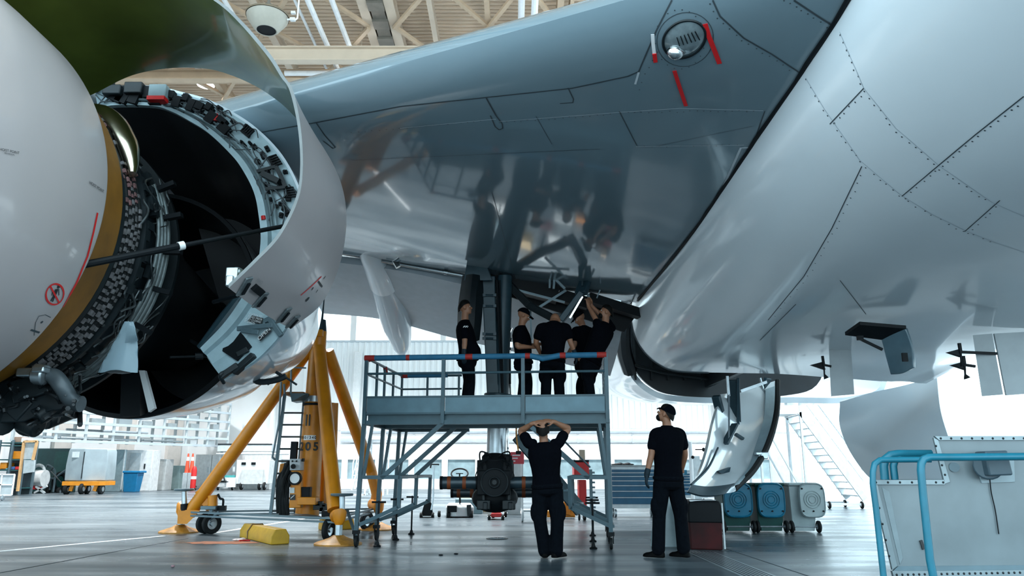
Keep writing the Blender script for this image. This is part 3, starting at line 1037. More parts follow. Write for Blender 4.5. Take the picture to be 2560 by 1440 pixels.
# wire harness: rows of pale tie wraps round the fan case
HARN = mat('harness_sleeve', (.13, .125, .13), .6, 0, .45, 25)
HARNP = mat('harness_sleeve_pink', (.18, .09, .09), .6, 0, .4, 25)
ha = MB()
hp = MB()
for row, Y in enumerate((6.38, 6.44, 6.50, 6.56, 6.62)):
    a = -1.35
    while a < 1.1:
        if not (row in (0, 4) and a > .15 and rnd.random() < .6):
            da = rnd.uniform(.018, .034)
            rr_ = 1.555 + rnd.uniform(-.01, .01)
            c = ec(Y + rnd.uniform(-.008, .008) + (.16 * max(0, a - .25)))
            t = hp if (a > .12 and rnd.random() < .45) else ha
            t.bar(pol(c, rr_, a), pol(c, rr_, a + da), .024, .03)
            a += da + rnd.uniform(.012, .03)
        else:
            a += .05
HARNESS = ha.build('wire_harness', HARN, ENG)
HARNESS['kind'] = 'stuff'
hp.build('harness_wrap', HARNP, ENG)['kind'] = 'stuff'
mb = MB()
for Y in (6.35, 6.41, 6.47, 6.53, 6.59, 6.64):
    mb.tube([pol(ec(Y), 1.535, -1.6 + .07 * k) for k in range(40)], .024, 6)
mb.build('harness_bundle', RUBBER, ENG)
mb = MB()
for Y in (7.02, 7.09, 7.16, 7.23):
    mb.np().tube([pol(ec(Y), 1.55, -1.5 + .045 * k) for k in range(44)], .021, 8)
mb.split('fuel_tube', mat('dull_tube', (.12, .145, .15), .45, .4, .2, 20), ENG)
mb = MB()
for a in (-1.3, -1.02, -.74, -.5, -.26, -.02, .2, .4):
    mb.np().bar(pol(ec(7.12), 1.56, a - .015), pol(ec(7.12), 1.56, a + .015), .36, .07, up=(0, 1, 0))
mb.split('tube_clamp', BLACK, ENG)
# chrome duct on the upper fan case, small units
mb = MB().tube([pol(ec(6.45 + .3 * (1 - k / 12)), 1.60, .98 - .055 * k) for k in range(13)], [.03, .06, .09, .11, .12, .125, .125, .12, .12, .11, .09, .07, .04], 14)
mb.build('bleed_duct', mat('bronze_metal', (.55, .49, .38), .2, 1, .15, 6), ENG)
mb = MB()
for k in range(34):
    a = rnd.uniform(-1.25, .55)
    Y = rnd.uniform(6.72, 7.0)
    mb.np().box(pol(ec(Y), 1.54, a), (rnd.uniform(.04, .1), rnd.uniform(.05, .12), rnd.uniform(.05, .12)), Matrix.Rotation(-a, 3, 'Y'))
mb.split('accessory_unit', DARK, ENG)
mb = MB()
for k in range(26):
    a = rnd.uniform(-1.35, .5)
    Y = rnd.uniform(6.7, 7.4)
    pts = [pol(ec(Y + rnd.uniform(-.15, .15)), 1.54 + rnd.uniform(0, .06), a + .06 * j) for j in range(5)]
    mb.np().tube(spline(pts, 4), rnd.uniform(.006, .013), 6)
mb.split('small_pipe', mat('thin_pipe', (.07, .08, .085), .4, .6, .3, 20), ENG)

# ---- fan cowl, swung open to the right about its hinge line
HZ = (EX, 4.89)
FE = spline([P(x, y, 5.7) for x, y in ((-200, 20), (-60, -50), (120, -95), (320, -90), (450, -52), (545, 0), (612, 60), (677, 137), (710, 190), (733, 228), (752, 320), (757, 420), (745, 500), (700, 590), (640, 655), (572, 720))], 10)
AE = spline([P(x, y, 7.42) for x, y in ((60, 330), (140, 277), (237, 228), (325, 185), (419, 166), (512, 166), (575, 181), (637, 207), (687, 238), (731, 276), (800, 356), (850, 450), (866, 545), (851, 655), (805, 757), (728, 822))], 10)
FC = sum(FE, V()) / len(FE)
AC = sum(AE, V()) / len(AE)
def cowl_rows(inset):
    rows = []
    for k in range(31):
        t = k / 30
        c = FC.lerp(AC, t)
        row = []
        for p, q in zip(FE, AE):
            m_ = p.lerp(q, t)
            d = (m_ - c)
            d.y = 0
            d.normalize()
            row.append(m_ + d * (.03 * math.sin(PI * t) - inset))
        rows.append(row)
    return rows
outr, inr = cowl_rows(0), cowl_rows(.03)
fc = MB().grid(outr)
fc.grid([outr[0], inr[0]], 1).grid([outr[-1], inr[-1]]).grid([[r[-1] for r in outr], [r[-1] for r in inr]])
COWL = fc.build('fan_cowl', [COWLP, mat('cowl_edge_sealant', (.16, .17, .17), .6)], ENG, ang=40)
LIN = MB().grid(inr).build('cowl_lining', OLIVE, ENG)
for o in (COWL, LIN):
    o.cycles.shadow_terminator_offset = .25
    o.cycles.shadow_terminator_geometry_offset = .3
CB = bvh_of(COWL)
# latches, hooks and marks on the lower edge of the fan cowl
lat = MB()
def plate(mb, bv, a, b, w, th, off=0.0):
    (p, n), (q, n2) = near(bv, *a), near(bv, *b)
    mb.bar(p + n * (th / 2 + off), q + n2 * (th / 2 + off), w, th, up=n)
for a, b in (((622, 692), (597, 736)), ((664, 730), (634, 766)), ((722, 769), (694, 804)), ((744, 788), (718, 820))):
    plate(lat.np(), CB, a, b, .075, .02)
LATCH = lat.split('cowl_latch', mat('latch_grey', (.16, .19, .2), .4, .5, .3, 25), ENG, bevel=.004)
lat = MB()
for a, b in (((618, 703), (602, 730)), ((660, 738), (640, 761)), ((718, 777), (700, 799)), ((740, 795), (722, 815))):
    plate(lat.np(), CB, a, b, .025, .015, .02)
plate(lat.np(), CB, (633, 715), (652, 730), .06, .03)
lat.split('latch_slot', BLACK, ENG)
s = MB()
ribbon(s, CB, [(751, 738), (778, 715), (803, 691)], .02, .004, 6)
s.build('red_dash', RED, ENG, weld=False)
s = MB()
dots(s, CB, [(768, 748)], .03)
ribbon(s, CB, [(778, 725), (783, 718)], .02)
ribbon(s, CB, [(789, 731), (794, 724)], .016)
ribbon(s, CB, [(808, 697), (813, 690)], .016)
ribbon(s, CB, [(795, 703), (805, 717)], .02)
s.build('cowl_marks', DARK, ENG, weld=False)
text_on(CB, 'FWD', 647, 703, 8, 6, .05, mat('faded_print', (.3, .3, .31), .5), ENG)
mb = MB()
mb.box(P(585, 690, 6.0), (.1, .12, .12)).box(P(578, 705, 5.95), (.06, .1, .09)).ell(P(592, 683, 6.0), (.06, .06, .05))
mb.build('cowl_fitting', STEEL, ENG, bevel=.01)

# ---- reverser duct behind it, swung open less far
DY = 7.8
OUT = spline([P(x, y, DY) for x, y in ((238, 224), (325, 219), (394, 222), (450, 235), (512, 252), (575, 283), (637, 325), (700, 391), (744, 475), (764, 560), (764, 650), (744, 750), (700, 838), (636, 902), (556, 946))], 6)
INN = spline([P(x, y, DY) for x, y in ((245, 275), (294, 268), (387, 270), (434, 284), (481, 309), (525, 337), (575, 384), (606, 422), (637, 481), (650, 540), (655, 610), (640, 690), (600, 760), (560, 815), (505, 872))], 6)
DC = V((-4.0, DY, 3.2))
def dsec(path, Y, f, dx=0.0, dz=0.0):
    return [V((DC.x + dx + (p.x - DC.x) * f, Y, DC.z + dz + (p.z - DC.z) * f)) for p in path]
du = MB()
rows = [dsec(OUT, 7.8, 1), dsec(OUT, 8.2, .995), dsec(OUT, 8.7, .96), dsec(OUT, 9.2, .90), dsec(OUT, 9.8, .82), dsec(OUT, 10.4, .73)]
du.shell(rows, .03)
DUCT = du.build('reverser_duct', PAINT, ENG, ang=40)
mb = MB()
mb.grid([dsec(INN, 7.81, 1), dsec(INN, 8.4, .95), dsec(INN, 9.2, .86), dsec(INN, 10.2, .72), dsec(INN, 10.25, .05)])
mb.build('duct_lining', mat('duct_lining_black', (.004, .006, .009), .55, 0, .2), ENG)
NP = len(OUT)
def fr(u, v, dy=0.0):
    """a place on the front ring: u along it 0..1 from the hinge, v from inner rim 0 to outer rim 1"""
    x = max(0, min(NP - 1.001, u * (NP - 1)))
    i = int(x)
    o_ = OUT[i].lerp(OUT[i + 1], x - i)
    n_i = INN[i].lerp(INN[i + 1], x - i)
    p = n_i.lerp(o_, v)
    return V((p.x, DY - .03 - dy, p.z))
def frot(u):
    d = fr(u, 1) - fr(u, 0)
    return Matrix.Rotation(-math.atan2(d.z, d.x), 3, 'Y')
mb = MB()
prof_ = [[p + V((0, .03, 0)) for p in OUT], [V((o.x, DY - .01, o.z)) for o in OUT], [i_.lerp(o, .22) + V((0, 0, 0)) for o, i_ in zip(OUT, INN)], [i_.lerp(o, .16) + V((0, -.05, 0)) for o, i_ in zip(OUT, INN)], [i_ + V((0, -.05, 0)) for i_ in INN], [i_ + V((0, .12, 0)) for i_ in INN]]
mb.grid(prof_)
FR = mb.build('duct_front_frame', PALEB, ENG, ang=30)
br, dk = MB(), MB()
for k in range(34):
    u = lerp(.30, .66, k / 33) + rnd.uniform(-.006, .006)
    v = rnd.uniform(.3, .95)
    sz = rnd.uniform(.025, .055)
    dk.np().box(fr(u, v), (sz, .05, sz * rnd.uniform(.7, 1.8)), frot(u))
    dk.cyl(fr(u, v), fr(u, v, .05), .012, 8)
for k in range(16):
    u = .04 + k * .023 + rnd.uniform(-.005, .005)
    dk.np().box(fr(u, rnd.uniform(.3, .85), .03), (rnd.uniform(.06, .16), .08, rnd.uniform(.05, .13)), frot(u))
for u in (.50, .57, .415):
    dk.np()
    for j in range(5):
        dk.box(fr(u + .005 * j, .85, .03), (.09, .03, .012), frot(u))
    dk.box(fr(u + .01, .72, .02), (.03, .03, .12), frot(u))
dk.split('frame_bracket', BLACK, ENG)
for k in range(70):
    u = rnd.uniform(.03, .42) if k < 48 else rnd.uniform(.4, .66)
    v = rnd.uniform(.15, .95)
    du_ = rnd.uniform(.02, .06) * rnd.choice((-1, 1))
    pts = [fr(u, v, .02), fr(u + du_ * .5, min(1, v + rnd.uniform(-.2, .2)), .05), fr(u + du_, min(.97, max(.1, v + rnd.uniform(-.35, .35))), .02)]
    br.tube(spline(pts, 4), rnd.uniform(.004, .010), 6)
br.build('frame_wiring', mat('wire_grey', (.06, .075, .085), .5, .3, .4, 30), ENG)['kind'] = 'stuff'
mb = MB()
mb.tube([fr(.05 + .62 * k / 40, .27, .03) for k in range(41)], .016, 8)
mb.np().tube([fr(.30 + .36 * k / 30, .40, .03) for k in range(31)], .010, 8)
mb.split('frame_tube', mat('blue_grey_tube', (.2, .27, .3), .35, .5, .2, 10), ENG)
mb = MB()
for u in (.525, .57):
    mb.bar(fr(u, .3, .03), fr(u, .78, .05), .035)
mb.bar(fr(.525, .78, .05), fr(.57, .78, .05), .04).bar(fr(.535, .4, .04), fr(.56, .7, .06), .12, .06)
mb.build('actuator', DARK, ENG)
mb = MB().box(fr(.165, .62, .08), (.19, .12, .15))
mb.build('control_unit', mat('unit_blue_grey', (.17, .24, .26), .4), ENG, bevel=.01)
MB().box(fr(.165, .22, .09), (.19, .12, .045)).np().box(fr(.345, .55, .05), (.07, .03, .08)).np().cyl(fr(.645, .1, .02), fr(.655, .1, .02), .025, 8).split('red_plate', RED, ENG)
mb = MB().box(fr(.10, .7, .06), (.2, .12, .14)).np().box(fr(.055, .6, .06), (.2, .14, .12)).np().tube(spline([fr(.0, .9, .0), fr(.02, 1.1, .1), fr(.05, .9, .1)], 5), .05, 8)
mb.split('hinge_unit', DARK, ENG, bevel=.015)
mb = MB()
for x, y in ((691, 515), (707, 513), (709, 522)):
    mb.np().cyl(P(x, y, 7.74), P(x, y, 7.8), .022, 10)
mb.split('frame_hole', BLACK, ENG)
# lower wall of the duct with the warning plates
mb = MB()
LWO = spline([P(x, y, 7.72) for x, y in ((728, 800), (700, 838), (672, 870), (640, 900), (600, 925), (556, 946))], 4)
LWI = spline([P(x, y, 7.95) for x, y in ((622, 735), (606, 752), (585, 782), (562, 812), (535, 842), (504, 872))], 4)
wall = [[o.lerp(i_, j / 4) + V((0, -.03 * math.sin(PI * j / 4), 0)) for o, i_ in zip(LWO, LWI)] for j in range(5)]
mb.shell(wall, .03)
LWALL = mb.build('duct_lower_wall', PALEB, ENG, ang=30)
LB = bvh_of(LWALL)
mb = MB().tube([p + V((-.01, -.03, 0)) for p in LWI], [.04 + .05 * math.sin(PI * k / (len(LWI) - 1)) for k in range(len(LWI))], 10)
mb.build('wall_edge_beam', GEARP, ENG)
def quad_on(bv, q, off, th, name, m, par):
    hs = []
    for x, y in q:
        h = hit(bv, x, y)
        hs.append(h)
    n = sum((h[1] for h in hs), V()).normalized()
    mb = MB().prism([h[0] + n * off for h in hs], n * th)
    return mb.build(name, m, par)
mb = MB()
def lb(px, py):
    h = hit(LB, px, py)
    if h:
        return h
    c0 = P(640, 800, 7.75)
    n = V((-.05, -1, .0)).normalized()
    d = ray(px, py)
    return EYE + d * ((c0 - EYE).dot(n) / d.dot(n)), n
def lplate(q, off, th, name, m):
    hs = [lb(*x) for x in q]
    n = lb(640, 800)[1]
    return MB().prism([h[0] + n * off for h in hs], n * th).build(name, m, ENG, bevel=.003)
lplate([(605, 832), (632, 868), (596, 904), (560, 880), (565, 850)], .01, .02, 'duct_shade_plate', BLACK)  # black plate paints the dark inside of a hole in the wall
lplate([(612, 786), (664, 799), (658, 815), (608, 803)], .034, .006, 'instruction_plate', INK)
n_ = lb(640, 800)[1]
p_ = lb(635, 800)[0]
r_ = (lb(650, 807)[0] - lb(620, 799)[0]).normalized()
for j, tx in enumerate(('RESET LATCH TO', 'UNLATCHED PRIOR', 'PRIOR TO CLOSING', "'C' DUCTS")):
    text(tx, .031, p_ + n_ * .046 + n_.cross(r_) * (.042 - .029 * j), r_, n_.cross(r_), SIGNW, ENG, 'instruction_lettering')
lplate([(649, 848), (678, 824), (684, 831), (656, 856)], .034, .006, 'open_plate', INK)
p_ = lb(667, 839)[0]
r_ = (lb(678, 829)[0] - lb(656, 849)[0]).normalized()
text('OPEN', .062, p_ + n_ * .048, r_, n_.cross(r_), SIGNW, ENG, 'open_lettering')
mb = MB()
for a, b, w in (((600, 826), (690, 818), .018), ((680, 800), (712, 845), .045), ((668, 808), (690, 798), .03), ((610, 830), (655, 836), .016)):
    mb.np().bar(lb(*a)[0] + n_ * .05, lb(*b)[0] + n_ * .06, w, .05)
mb.split('latch_handle', GREYM, ENG, bevel=.006)
mb = MB()
for a, b, w in (((590, 935), (640, 890), .09), ((556, 945), (600, 915), .07), ((597, 890), (625, 875), .04)):
    mb.np().bar(lb(*a)[0] + n_ * .03, lb(*b)[0] + n_ * .03, w, .06)
mb.np().tube(spline([lb(575, 925)[0], lb(566, 945)[0] + n_ * .1, lb(560, 958)[0]], 4), .02, 8)
mb.split('wall_latch', DARK, ENG, bevel=.008)
# small latch cluster under the duct skin
dp = lambda px, py, Y=8.6: P(px, py, Y)
mb = MB().tube(spline([dp(630, 945), dp(650, 955), dp(690, 950), dp(715, 940)], 4), .035, 8)
mb.tube([dp(712, 942), dp(742, 962)], .012, 8).tube([dp(690, 930), dp(712, 944)], .018, 8).tube([dp(668, 960), dp(690, 946)], .02, 8)
mb.build('duct_latch', DARK, ENG)

# ---- rear barrel (exhaust sleeve) around the core
bc0, bc1 = V((-4.75, 9.2, 3.12)), V((-4.75, 11.6, 3.12))
mb = MB().lathe((-4.6, 0, 3.07), AX, [(9.2, 1.40), (9.25, 1.435), (9.7, 1.42), (10.6, 1.3), (11.6, 1.1)], 72)
mb.build('exhaust_sleeve', PAINT, ENG)
MB().lathe((-4.6, 0, 3.07), AX, [(9.19, 1.38), (9.195, 1.43), (9.23, 1.437)], 72).build('sleeve_lip', BLACK, ENG)
MB().lathe((-4.6, 0, 3.07), AX, [(9.21, 1.39), (10.6, 1.25), (11.5, 1.05), (11.55, .2)], 72).build('sleeve_lining', DARKC, ENG)
mb = MB().loft([[P(x, y, 8.6) for x, y in ((303, 925), (350, 925), (350, 1040), (300, 1042))], [P(x, y, 10.2) for x, y in ((320, 925), (352, 925), (384, 1028), (330, 1042))]])
mb.build('lower_fairing', BLACK, ENG)
mb = MB().prism([P(347, 926, 8.58), P(361, 926, 8.58), P(386, 1020, 8.58), P(371, 1030, 8.58)], (0, .06, 0))
mb.build('fairing_edge', WHITE, ENG)
# ---- gearbox and hoses under the fan case
gb, gp = MB(), MB()
def gq(px, py, Y=6.5):
    return P(px, py, Y)
for k in range(26):
    c = gq(rnd.uniform(-120, 150), rnd.uniform(960, 1050), rnd.uniform(6.3, 7.2))
    if rnd.random() < .5:
        gb.box(c, (rnd.uniform(.1, .3), rnd.uniform(.1, .3), rnd.uniform(.08, .22)), Matrix.Rotation(rnd.uniform(0, 3), 3, 'Y'))
    else:
        d = V((rnd.uniform(-1, 1), rnd.uniform(-1, 1), rnd.uniform(-.4, .4))).normalized() * .15
        gb.cyl(c - d, c + d, rnd.uniform(.05, .13), 14)
gb.ell(gq(75, 1062, 6.6), (.12, .12, .1)).cyl(gq(55, 1050), gq(98, 1070), .09, 14)
gb.box(gq(20, 985, 7.0), (.9, .5, .34))
gb.loft([[gq(x, y, 6.3 + .4 * j) for x, y in ((-60, 960), (90, 945), (190, 985), (205, 1015), (120, 1030), (60, 1055), (-60, 1060))] for j in range(3)])
GBX = gb.build('gearbox', DARK, ENG, bevel=.012)
for k in range(40):
    x0, y0 = rnd.uniform(-40, 190), rnd.uniform(935, 1045)
    pts = [gq(x0, y0, rnd.uniform(6.1, 6.6))]
    for j in range(3):
        x0 += rnd.uniform(-45, 45)
        y0 += rnd.uniform(-28, 32)
        pts.append(gq(min(x0, 200), min(y0, 1062), rnd.uniform(6.1, 6.8)))
    gp.tube(spline(pts, 5), rnd.choice((.008, .012, .016, .02)), 6)
gp.tube(spline([gq(96, 1040), gq(92, 1062), gq(98, 1078), gq(94, 1085)], 5), .01, 6)
gp.tube(spline([gq(88, 1040), gq(83, 1070), gq(86, 1085)], 5), .008, 6)
gp.build('gearbox_pipes', mat('pipe_dark', (.02, .024, .027), .4, .5, .5, 20), ENG)['kind'] = 'stuff'
mb = MB().tube(spline([gq(108, 938, 6.2), gq(135, 942, 6.2), gq(155, 965, 6.2), (gq(172, 992, 6.25)), gq(192, 1008, 6.3), gq(203, 1010, 6.3)], 6), [.055 + .012 * (k > 3) for k in range(31)], 14)
HOSE = mb.build('intake_hose', mat('hose_grey', (.06, .075, .085), .4, .2, .2, 8), ENG)
MB().tube([gq(88, 934, 6.15), gq(116, 938, 6.15)], .085, 12).box(gq(102, 925, 6.1), (.1, .1, .05)).box(gq(70, 932, 6.15), (.14, .1, .07)).build('hose_clamp', STEEL, ENG, bevel=.012)
# ---- hold open rods
mb = MB().tube([P(208, 662, 5.75), P(455, 614, 6.3)], .030, 10).tube([P(455, 614, 6.3), P(706, 566, 6.9)], .021, 10)
RODO = mb.build('hold_open_rod', BLACK, ENG)
MB().tube([P(446, 616, 6.28), P(460, 613, 6.31)], .038, 12).build('rod_collar', WHITE, ENG)
mb = MB().tube([P(425, 893, 7.6), P(492, 891, 7.8)], .012, 8).tube([P(492, 891, 7.8), P(566, 889, 8.0)], .018, 8).tube([P(488, 891, 7.8), P(508, 890, 7.83)], .035, 10)
mb.np().tube([P(478, 852, 8.3), P(560, 902, 8.0)], .02, 8).np().tube([P(520, 865, 8.0), P(568, 900, 7.9)], .02, 8)
mb.np().tube([P(534, 755, 7.4), P(596, 738, 7.2)], .022, 8)
mb.split('support_rod', BLACK, ENG)
# pylon between engine and wing
mb = MB().loft([[V((EX + x, 6.4, z)) for x, z in ((-.12, 4.6), (.12, 4.6), (.12, 4.95), (-.12, 4.95))],
                [V((EX + x, 8.5, z)) for x, z in ((-.25, 4.3), (.25, 4.3), (.25, 5.35), (-.25, 5.35))],
                [V((EX + x, 12.0, z)) for x, z in ((-.2, 4.6), (.2, 4.6), (.2, 5.3), (-.2, 5.3))]])
mb.build('pylon', PAINT, PLANE)
# plastic bag hanging from the harness
bagm = bpy.data.materials.new('clear_plastic')
bagm.use_nodes = True
_b = bagm.node_tree.nodes['Principled BSDF']
_b.inputs['Base Color'].default_value = (.22, .31, .36, 1)
_b.inputs['Roughness'].default_value = .18
_b.inputs['Alpha'].default_value = .6
rows = []
for j in range(9):
    t = j / 8
    w = lerp(.02, .155, t ** .8)
    cx_ = lerp(322, 298, t)
    cy_ = lerp(806, 930, t)
    c = P(cx_, cy_, 6.15)
    rows.append([c + V(((w + .018 * math.sin(5 * a + t * 4)) * math.cos(a), .35 * w * math.sin(a), .01 * math.sin(3 * a))) for a in (2 * PI * k / 24 for k in range(24))])
mb = MB().grid(rows, cu=True)
wing_ = grid_smooth([[P(318, 812, 6.12), P(334, 816, 6.1)], [P(315, 840, 6.1), P(340, 836, 6.05)], [P(312, 858, 6.12), P(345, 852, 6.1)]], 4, 4)
mb.shell(wing_, .004)
BAG = mb.build('plastic_bag', bagm, loc=tuple(P(310, 860, 6.15)), ang=80)
tag(BAG, 'clear plastic bag tied to the open engine and hanging down', 'bag')
MB().box(P(297, 928, 6.15), (.16, .05, .03)).build('bag_contents', DARK, BAG)

# ================================================================== GEAR DOORS AND BELLY DOORS
dr = grid_smooth([[P(1797, 992, 13.7), P(1835, 982, 13.9), P(1890, 968, 14.1), P(1944, 952, 14.3)],
                  [P(1776, 1060, 13.1), P(1830, 1062, 13.7), P(1885, 1055, 13.9), P(1941, 1035, 14.0)],
                  [P(1760, 1130, 12.5), P(1810, 1130, 13.1), P(1865, 1124, 13.4), P(1921, 1108, 13.4)],
                  [P(1740, 1190, 11.9), P(1795, 1190, 12.4), P(1850, 1182, 12.7), P(1885, 1172, 12.8)],
                  [P(1716, 1232, 11.4), P(1755, 1242, 11.6), P(1800, 1239, 11.9), P(1835, 1222, 12.3)]], 7, 7)
DOOR = MB().shell(dr, -.06).build('gear_door', mat('door_inner_paint', (.60, .66, .69), .14, .15, .04, 2, coat=.6), PLANE, ang=50)
n_r, n_c = len(dr), len(dr[0])
mb = MB().tube([dr[i][-1] + (EYE - dr[i][-1]).normalized() * .08 for i in range(n_r)], .055, 8)
mb.build('door_edge_seal', RUBBER, DOOR)
mb = MB().shell([[dr[i][n_c - 1 - k] + (EYE - dr[i][n_c - 1 - k]).normalized() * .13 for k in (1, 2, 3, 4)] for i in range(1, n_r - 2)], .02)
mb.build('door_edge_frame', mat('frame_mid_grey', (.2, .27, .3), .35), DOOR)
mb = MB().shell([[dr[n_r - 1 - k][j] + (EYE - dr[n_r - 1 - k][j]).normalized() * .12 for j in range(0, n_c - 5)] for k in (0, 1, 2, 3)], .03)
mb.build('door_lower_frame', GEARP, DOOR)
mb = MB()
mb.bar(P(1832, 950, 13.5), P(1838, 1090, 13.9), .22, .06).bar(P(1845, 945, 13.4), P(1845, 1085, 13.8), .05).bar(P(1790, 990, 13.4), P(1800, 1030, 13.5), .14, .1)
mb.np().bar(P(1838, 1060, 13.3), P(1812, 1110, 13.1), .13, .05).bar(P(1838, 1085, 13.3), P(1858, 1098, 13.3), .12, .05)
mb.np().bar(P(1920, 945, 14.1), P(1905, 1000, 14.2), .2, .06)
mb.split('door_hinge_arm', GEARP, DOOR, bevel=.01)
mb = MB().bar(P(1818, 940, 13.45), P(1822, 990, 13.5), .04).bar(P(1822, 985, 13.5), P(1823, 1100, 13.1), .03).np().bar(P(1850, 978, 13.6), P(1915, 955, 13.9), .05).np().bar(P(1900, 945, 14.0), P(1916, 1000, 14.1), .03)
mb.split('door_actuator', STEEL, DOOR)
mb = MB().box(P(1906, 1139, 13.0), (.16, .1, .12)).box(P(1895, 1134, 12.95), (.1, .1, .06))
mb.build('door_roller', STEEL, DOOR, bevel=.015)
mb = MB().prism([P(1797, 1178, 12.2), P(1827, 1168, 12.4), P(1824, 1180, 12.3), P(1805, 1185, 12.2)], (0, .15, 0)).np().tube(spline([P(1795, 1120, 12.7), P(1770, 1170, 12.1), P(1728, 1212, 11.5)], 5), .018, 8)
mb.split('door_bracket', GEARP, DOOR)
# starboard gear door, seen beyond the belly
dr2 = grid_smooth([[P(2101, 1002, 15.0), P(2180, 982, 14.6), P(2260, 966, 14.2), P(2345, 945, 13.8)],
                   [P(2103, 1060, 15.2), P(2190, 1050, 14.6), P(2270, 1040, 14.1), P(2356, 1030, 13.6)],
                   [P(2125, 1120, 15.0), P(2210, 1120, 14.3), P(2290, 1112, 13.8), P(2380, 1110, 13.3)],
                   [P(2170, 1185, 14.6), P(2240, 1195, 14.0), P(2320, 1195, 13.5), P(2410, 1190, 13.0)],
                   [P(2215, 1225, 14.2), P(2290, 1240, 13.8), P(2370, 1250, 13.3), P(2450, 1250, 12.8)]], 6, 6)
D2 = MB().shell(dr2, -.06).build('starboard_gear_door', PAINT, PLANE, ang=50)
# forward access doors hanging from the belly
fb = lambda px, py: hit(FB, px, py)
mb = MB().prism([P(2113, 838, 9.3), P(2150, 812, 9.0), P(2266, 822, 8.8), P(2205, 850, 9.1)], (0, .0, .04))
AD = mb.build('access_door_hood', BLACK, PLANE)
mb = MB().shell(grid_smooth([[P(2203, 850, 9.1), P(2232, 834, 8.95), P(2264, 822, 8.8)], [P(2213, 890, 9.15), P(2244, 880, 9.0), P(2280, 872, 8.85)], [P(2226, 937, 9.2), P(2254, 934, 9.05), P(2282, 920, 8.9)]], 4, 4), .05)
mb.build('access_door', mat('door_blue_grey', (.07, .12, .15), .25, .1, .15, 5, coat=.4), AD, bevel=.01)
mb = MB().bar(P(2146, 845, 9.15), P(2206, 874, 9.12), .03).box(P(2150, 845, 9.1), (.06, .06, .05)).np().box(P(2262, 893, 8.8), (.06, .03, .1))
mb.split('door_strut', BLACK, AD)
def belly_flap(q, ys, label, brk):
    mb = MB().shell([[P(*q[0], ys[0]), P(*q[1], ys[0] - .1)], [P(*q[3], ys[1]), P(*q[2], ys[1] - .1)]], .04)
    o = mb.build('belly_door', mat('belly_door_grey', (.30, .34, .36), .35, 0, .06), PLANE)
    x, y = brk
    MB().bar(P(x, y, ys[0]), P(q[0][0] + 6, y + 4, ys[0] - .02), .03).build('door_link', BLACK, o)
    mb = MB().prism([P(x - 30, y, ys[0]), P(x, y - 8, ys[0]), P(x + 6, y + 12, ys[0])], (0, .06, 0)).bar(P(x - 2, y - 22, ys[0]), P(x + 2, y + 4, ys[0]), .03).tube([P(x + 2, y + 4, ys[0]), P(x + 3, y + 24, ys[0]), P(x + 8, y + 34, ys[0])], [.012, .012, .04], 8)
    mb.build('door_hook', BLACK, o)
    return o
belly_flap([(2072, 858), (2126, 853), (2136, 985), (2078, 990)], (11.0, 11.0), '', (2058, 912))
belly_flap([(2432, 838), (2480, 834), (2508, 986), (2455, 990)], (9.0, 9.0), '', (2410, 912))
belly_flap([(2486, 834), (2590, 828), (2620, 980), (2516, 988)], (8.9, 8.9), '', (2400, 880))

# ================================================================== MAIN GEAR (wheels removed)
GY = 12.55
def gp_(px, py, Y=GY):
    return P(px, py, Y)
mb = MB()
mb.loft([[gp_(x, y, yy) for x, yy in ((x0, GY - .12), (x1, GY - .12), (x1 + 2, GY + .2), (x0 + 2, GY + .2))] for (x0, x1, y) in ((1205, 1238, 690), (1207, 1239, 760), (1212, 1243, 870), (1216, 1246, 960), (1218, 1262, 1000))])
mb.cyl(gp_(1262, 690), gp_(1252, 1005), .13, 18)
mb.cyl(gp_(1246, 985), gp_(1241, 1062), .235, 20)
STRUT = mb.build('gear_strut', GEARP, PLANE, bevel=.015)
mb = MB()
for y in (738, 765, 835, 846):
    mb.np().cyl(gp_(1206, y, GY - .13), gp_(1240, y + 1, GY - .13), .02, 8)
    mb.box(gp_(1210, y, GY - .14), (.05, .04, .05)).box(gp_(1237, y, GY - .14), (.05, .04, .05))
mb.split('strut_hinge', GEARP, STRUT)
mb = MB().tube([gp_(1242, 700, GY - .15), gp_(1250, 880, GY - .15), gp_(1256, 985, GY - .15)], .02, 8).np().tube([gp_(1249, 700, GY - .14), gp_(1258, 985, GY - .14)], .012, 8).np().tube([gp_(1272, 700), gp_(1274, 960)], .025, 8)
mb.split('hydraulic_line', BLACK, STRUT)
mb = MB().tube(spline([gp_(1280, 820), gp_(1273, 840), gp_(1279, 850), gp_(1272, 870), gp_(1276, 990)], 5), .014, 8).box(gp_(1277, 862), (.06, .05, .09)).box(gp_(1272, 885), (.05, .05, .12))
mb.build('chrome_fitting', CHROME, STRUT)
mb = MB().cyl(gp_(1241, 1060), gp_(1238, 1160), .145, 24)
mb.build('gear_piston', STEEL, STRUT)
mb = MB().cyl(gp_(1266, 1060, GY + .1), gp_(1265, 1160, GY + .1), .045, 12)
mb.build('piston_rod', CHROME, STRUT)
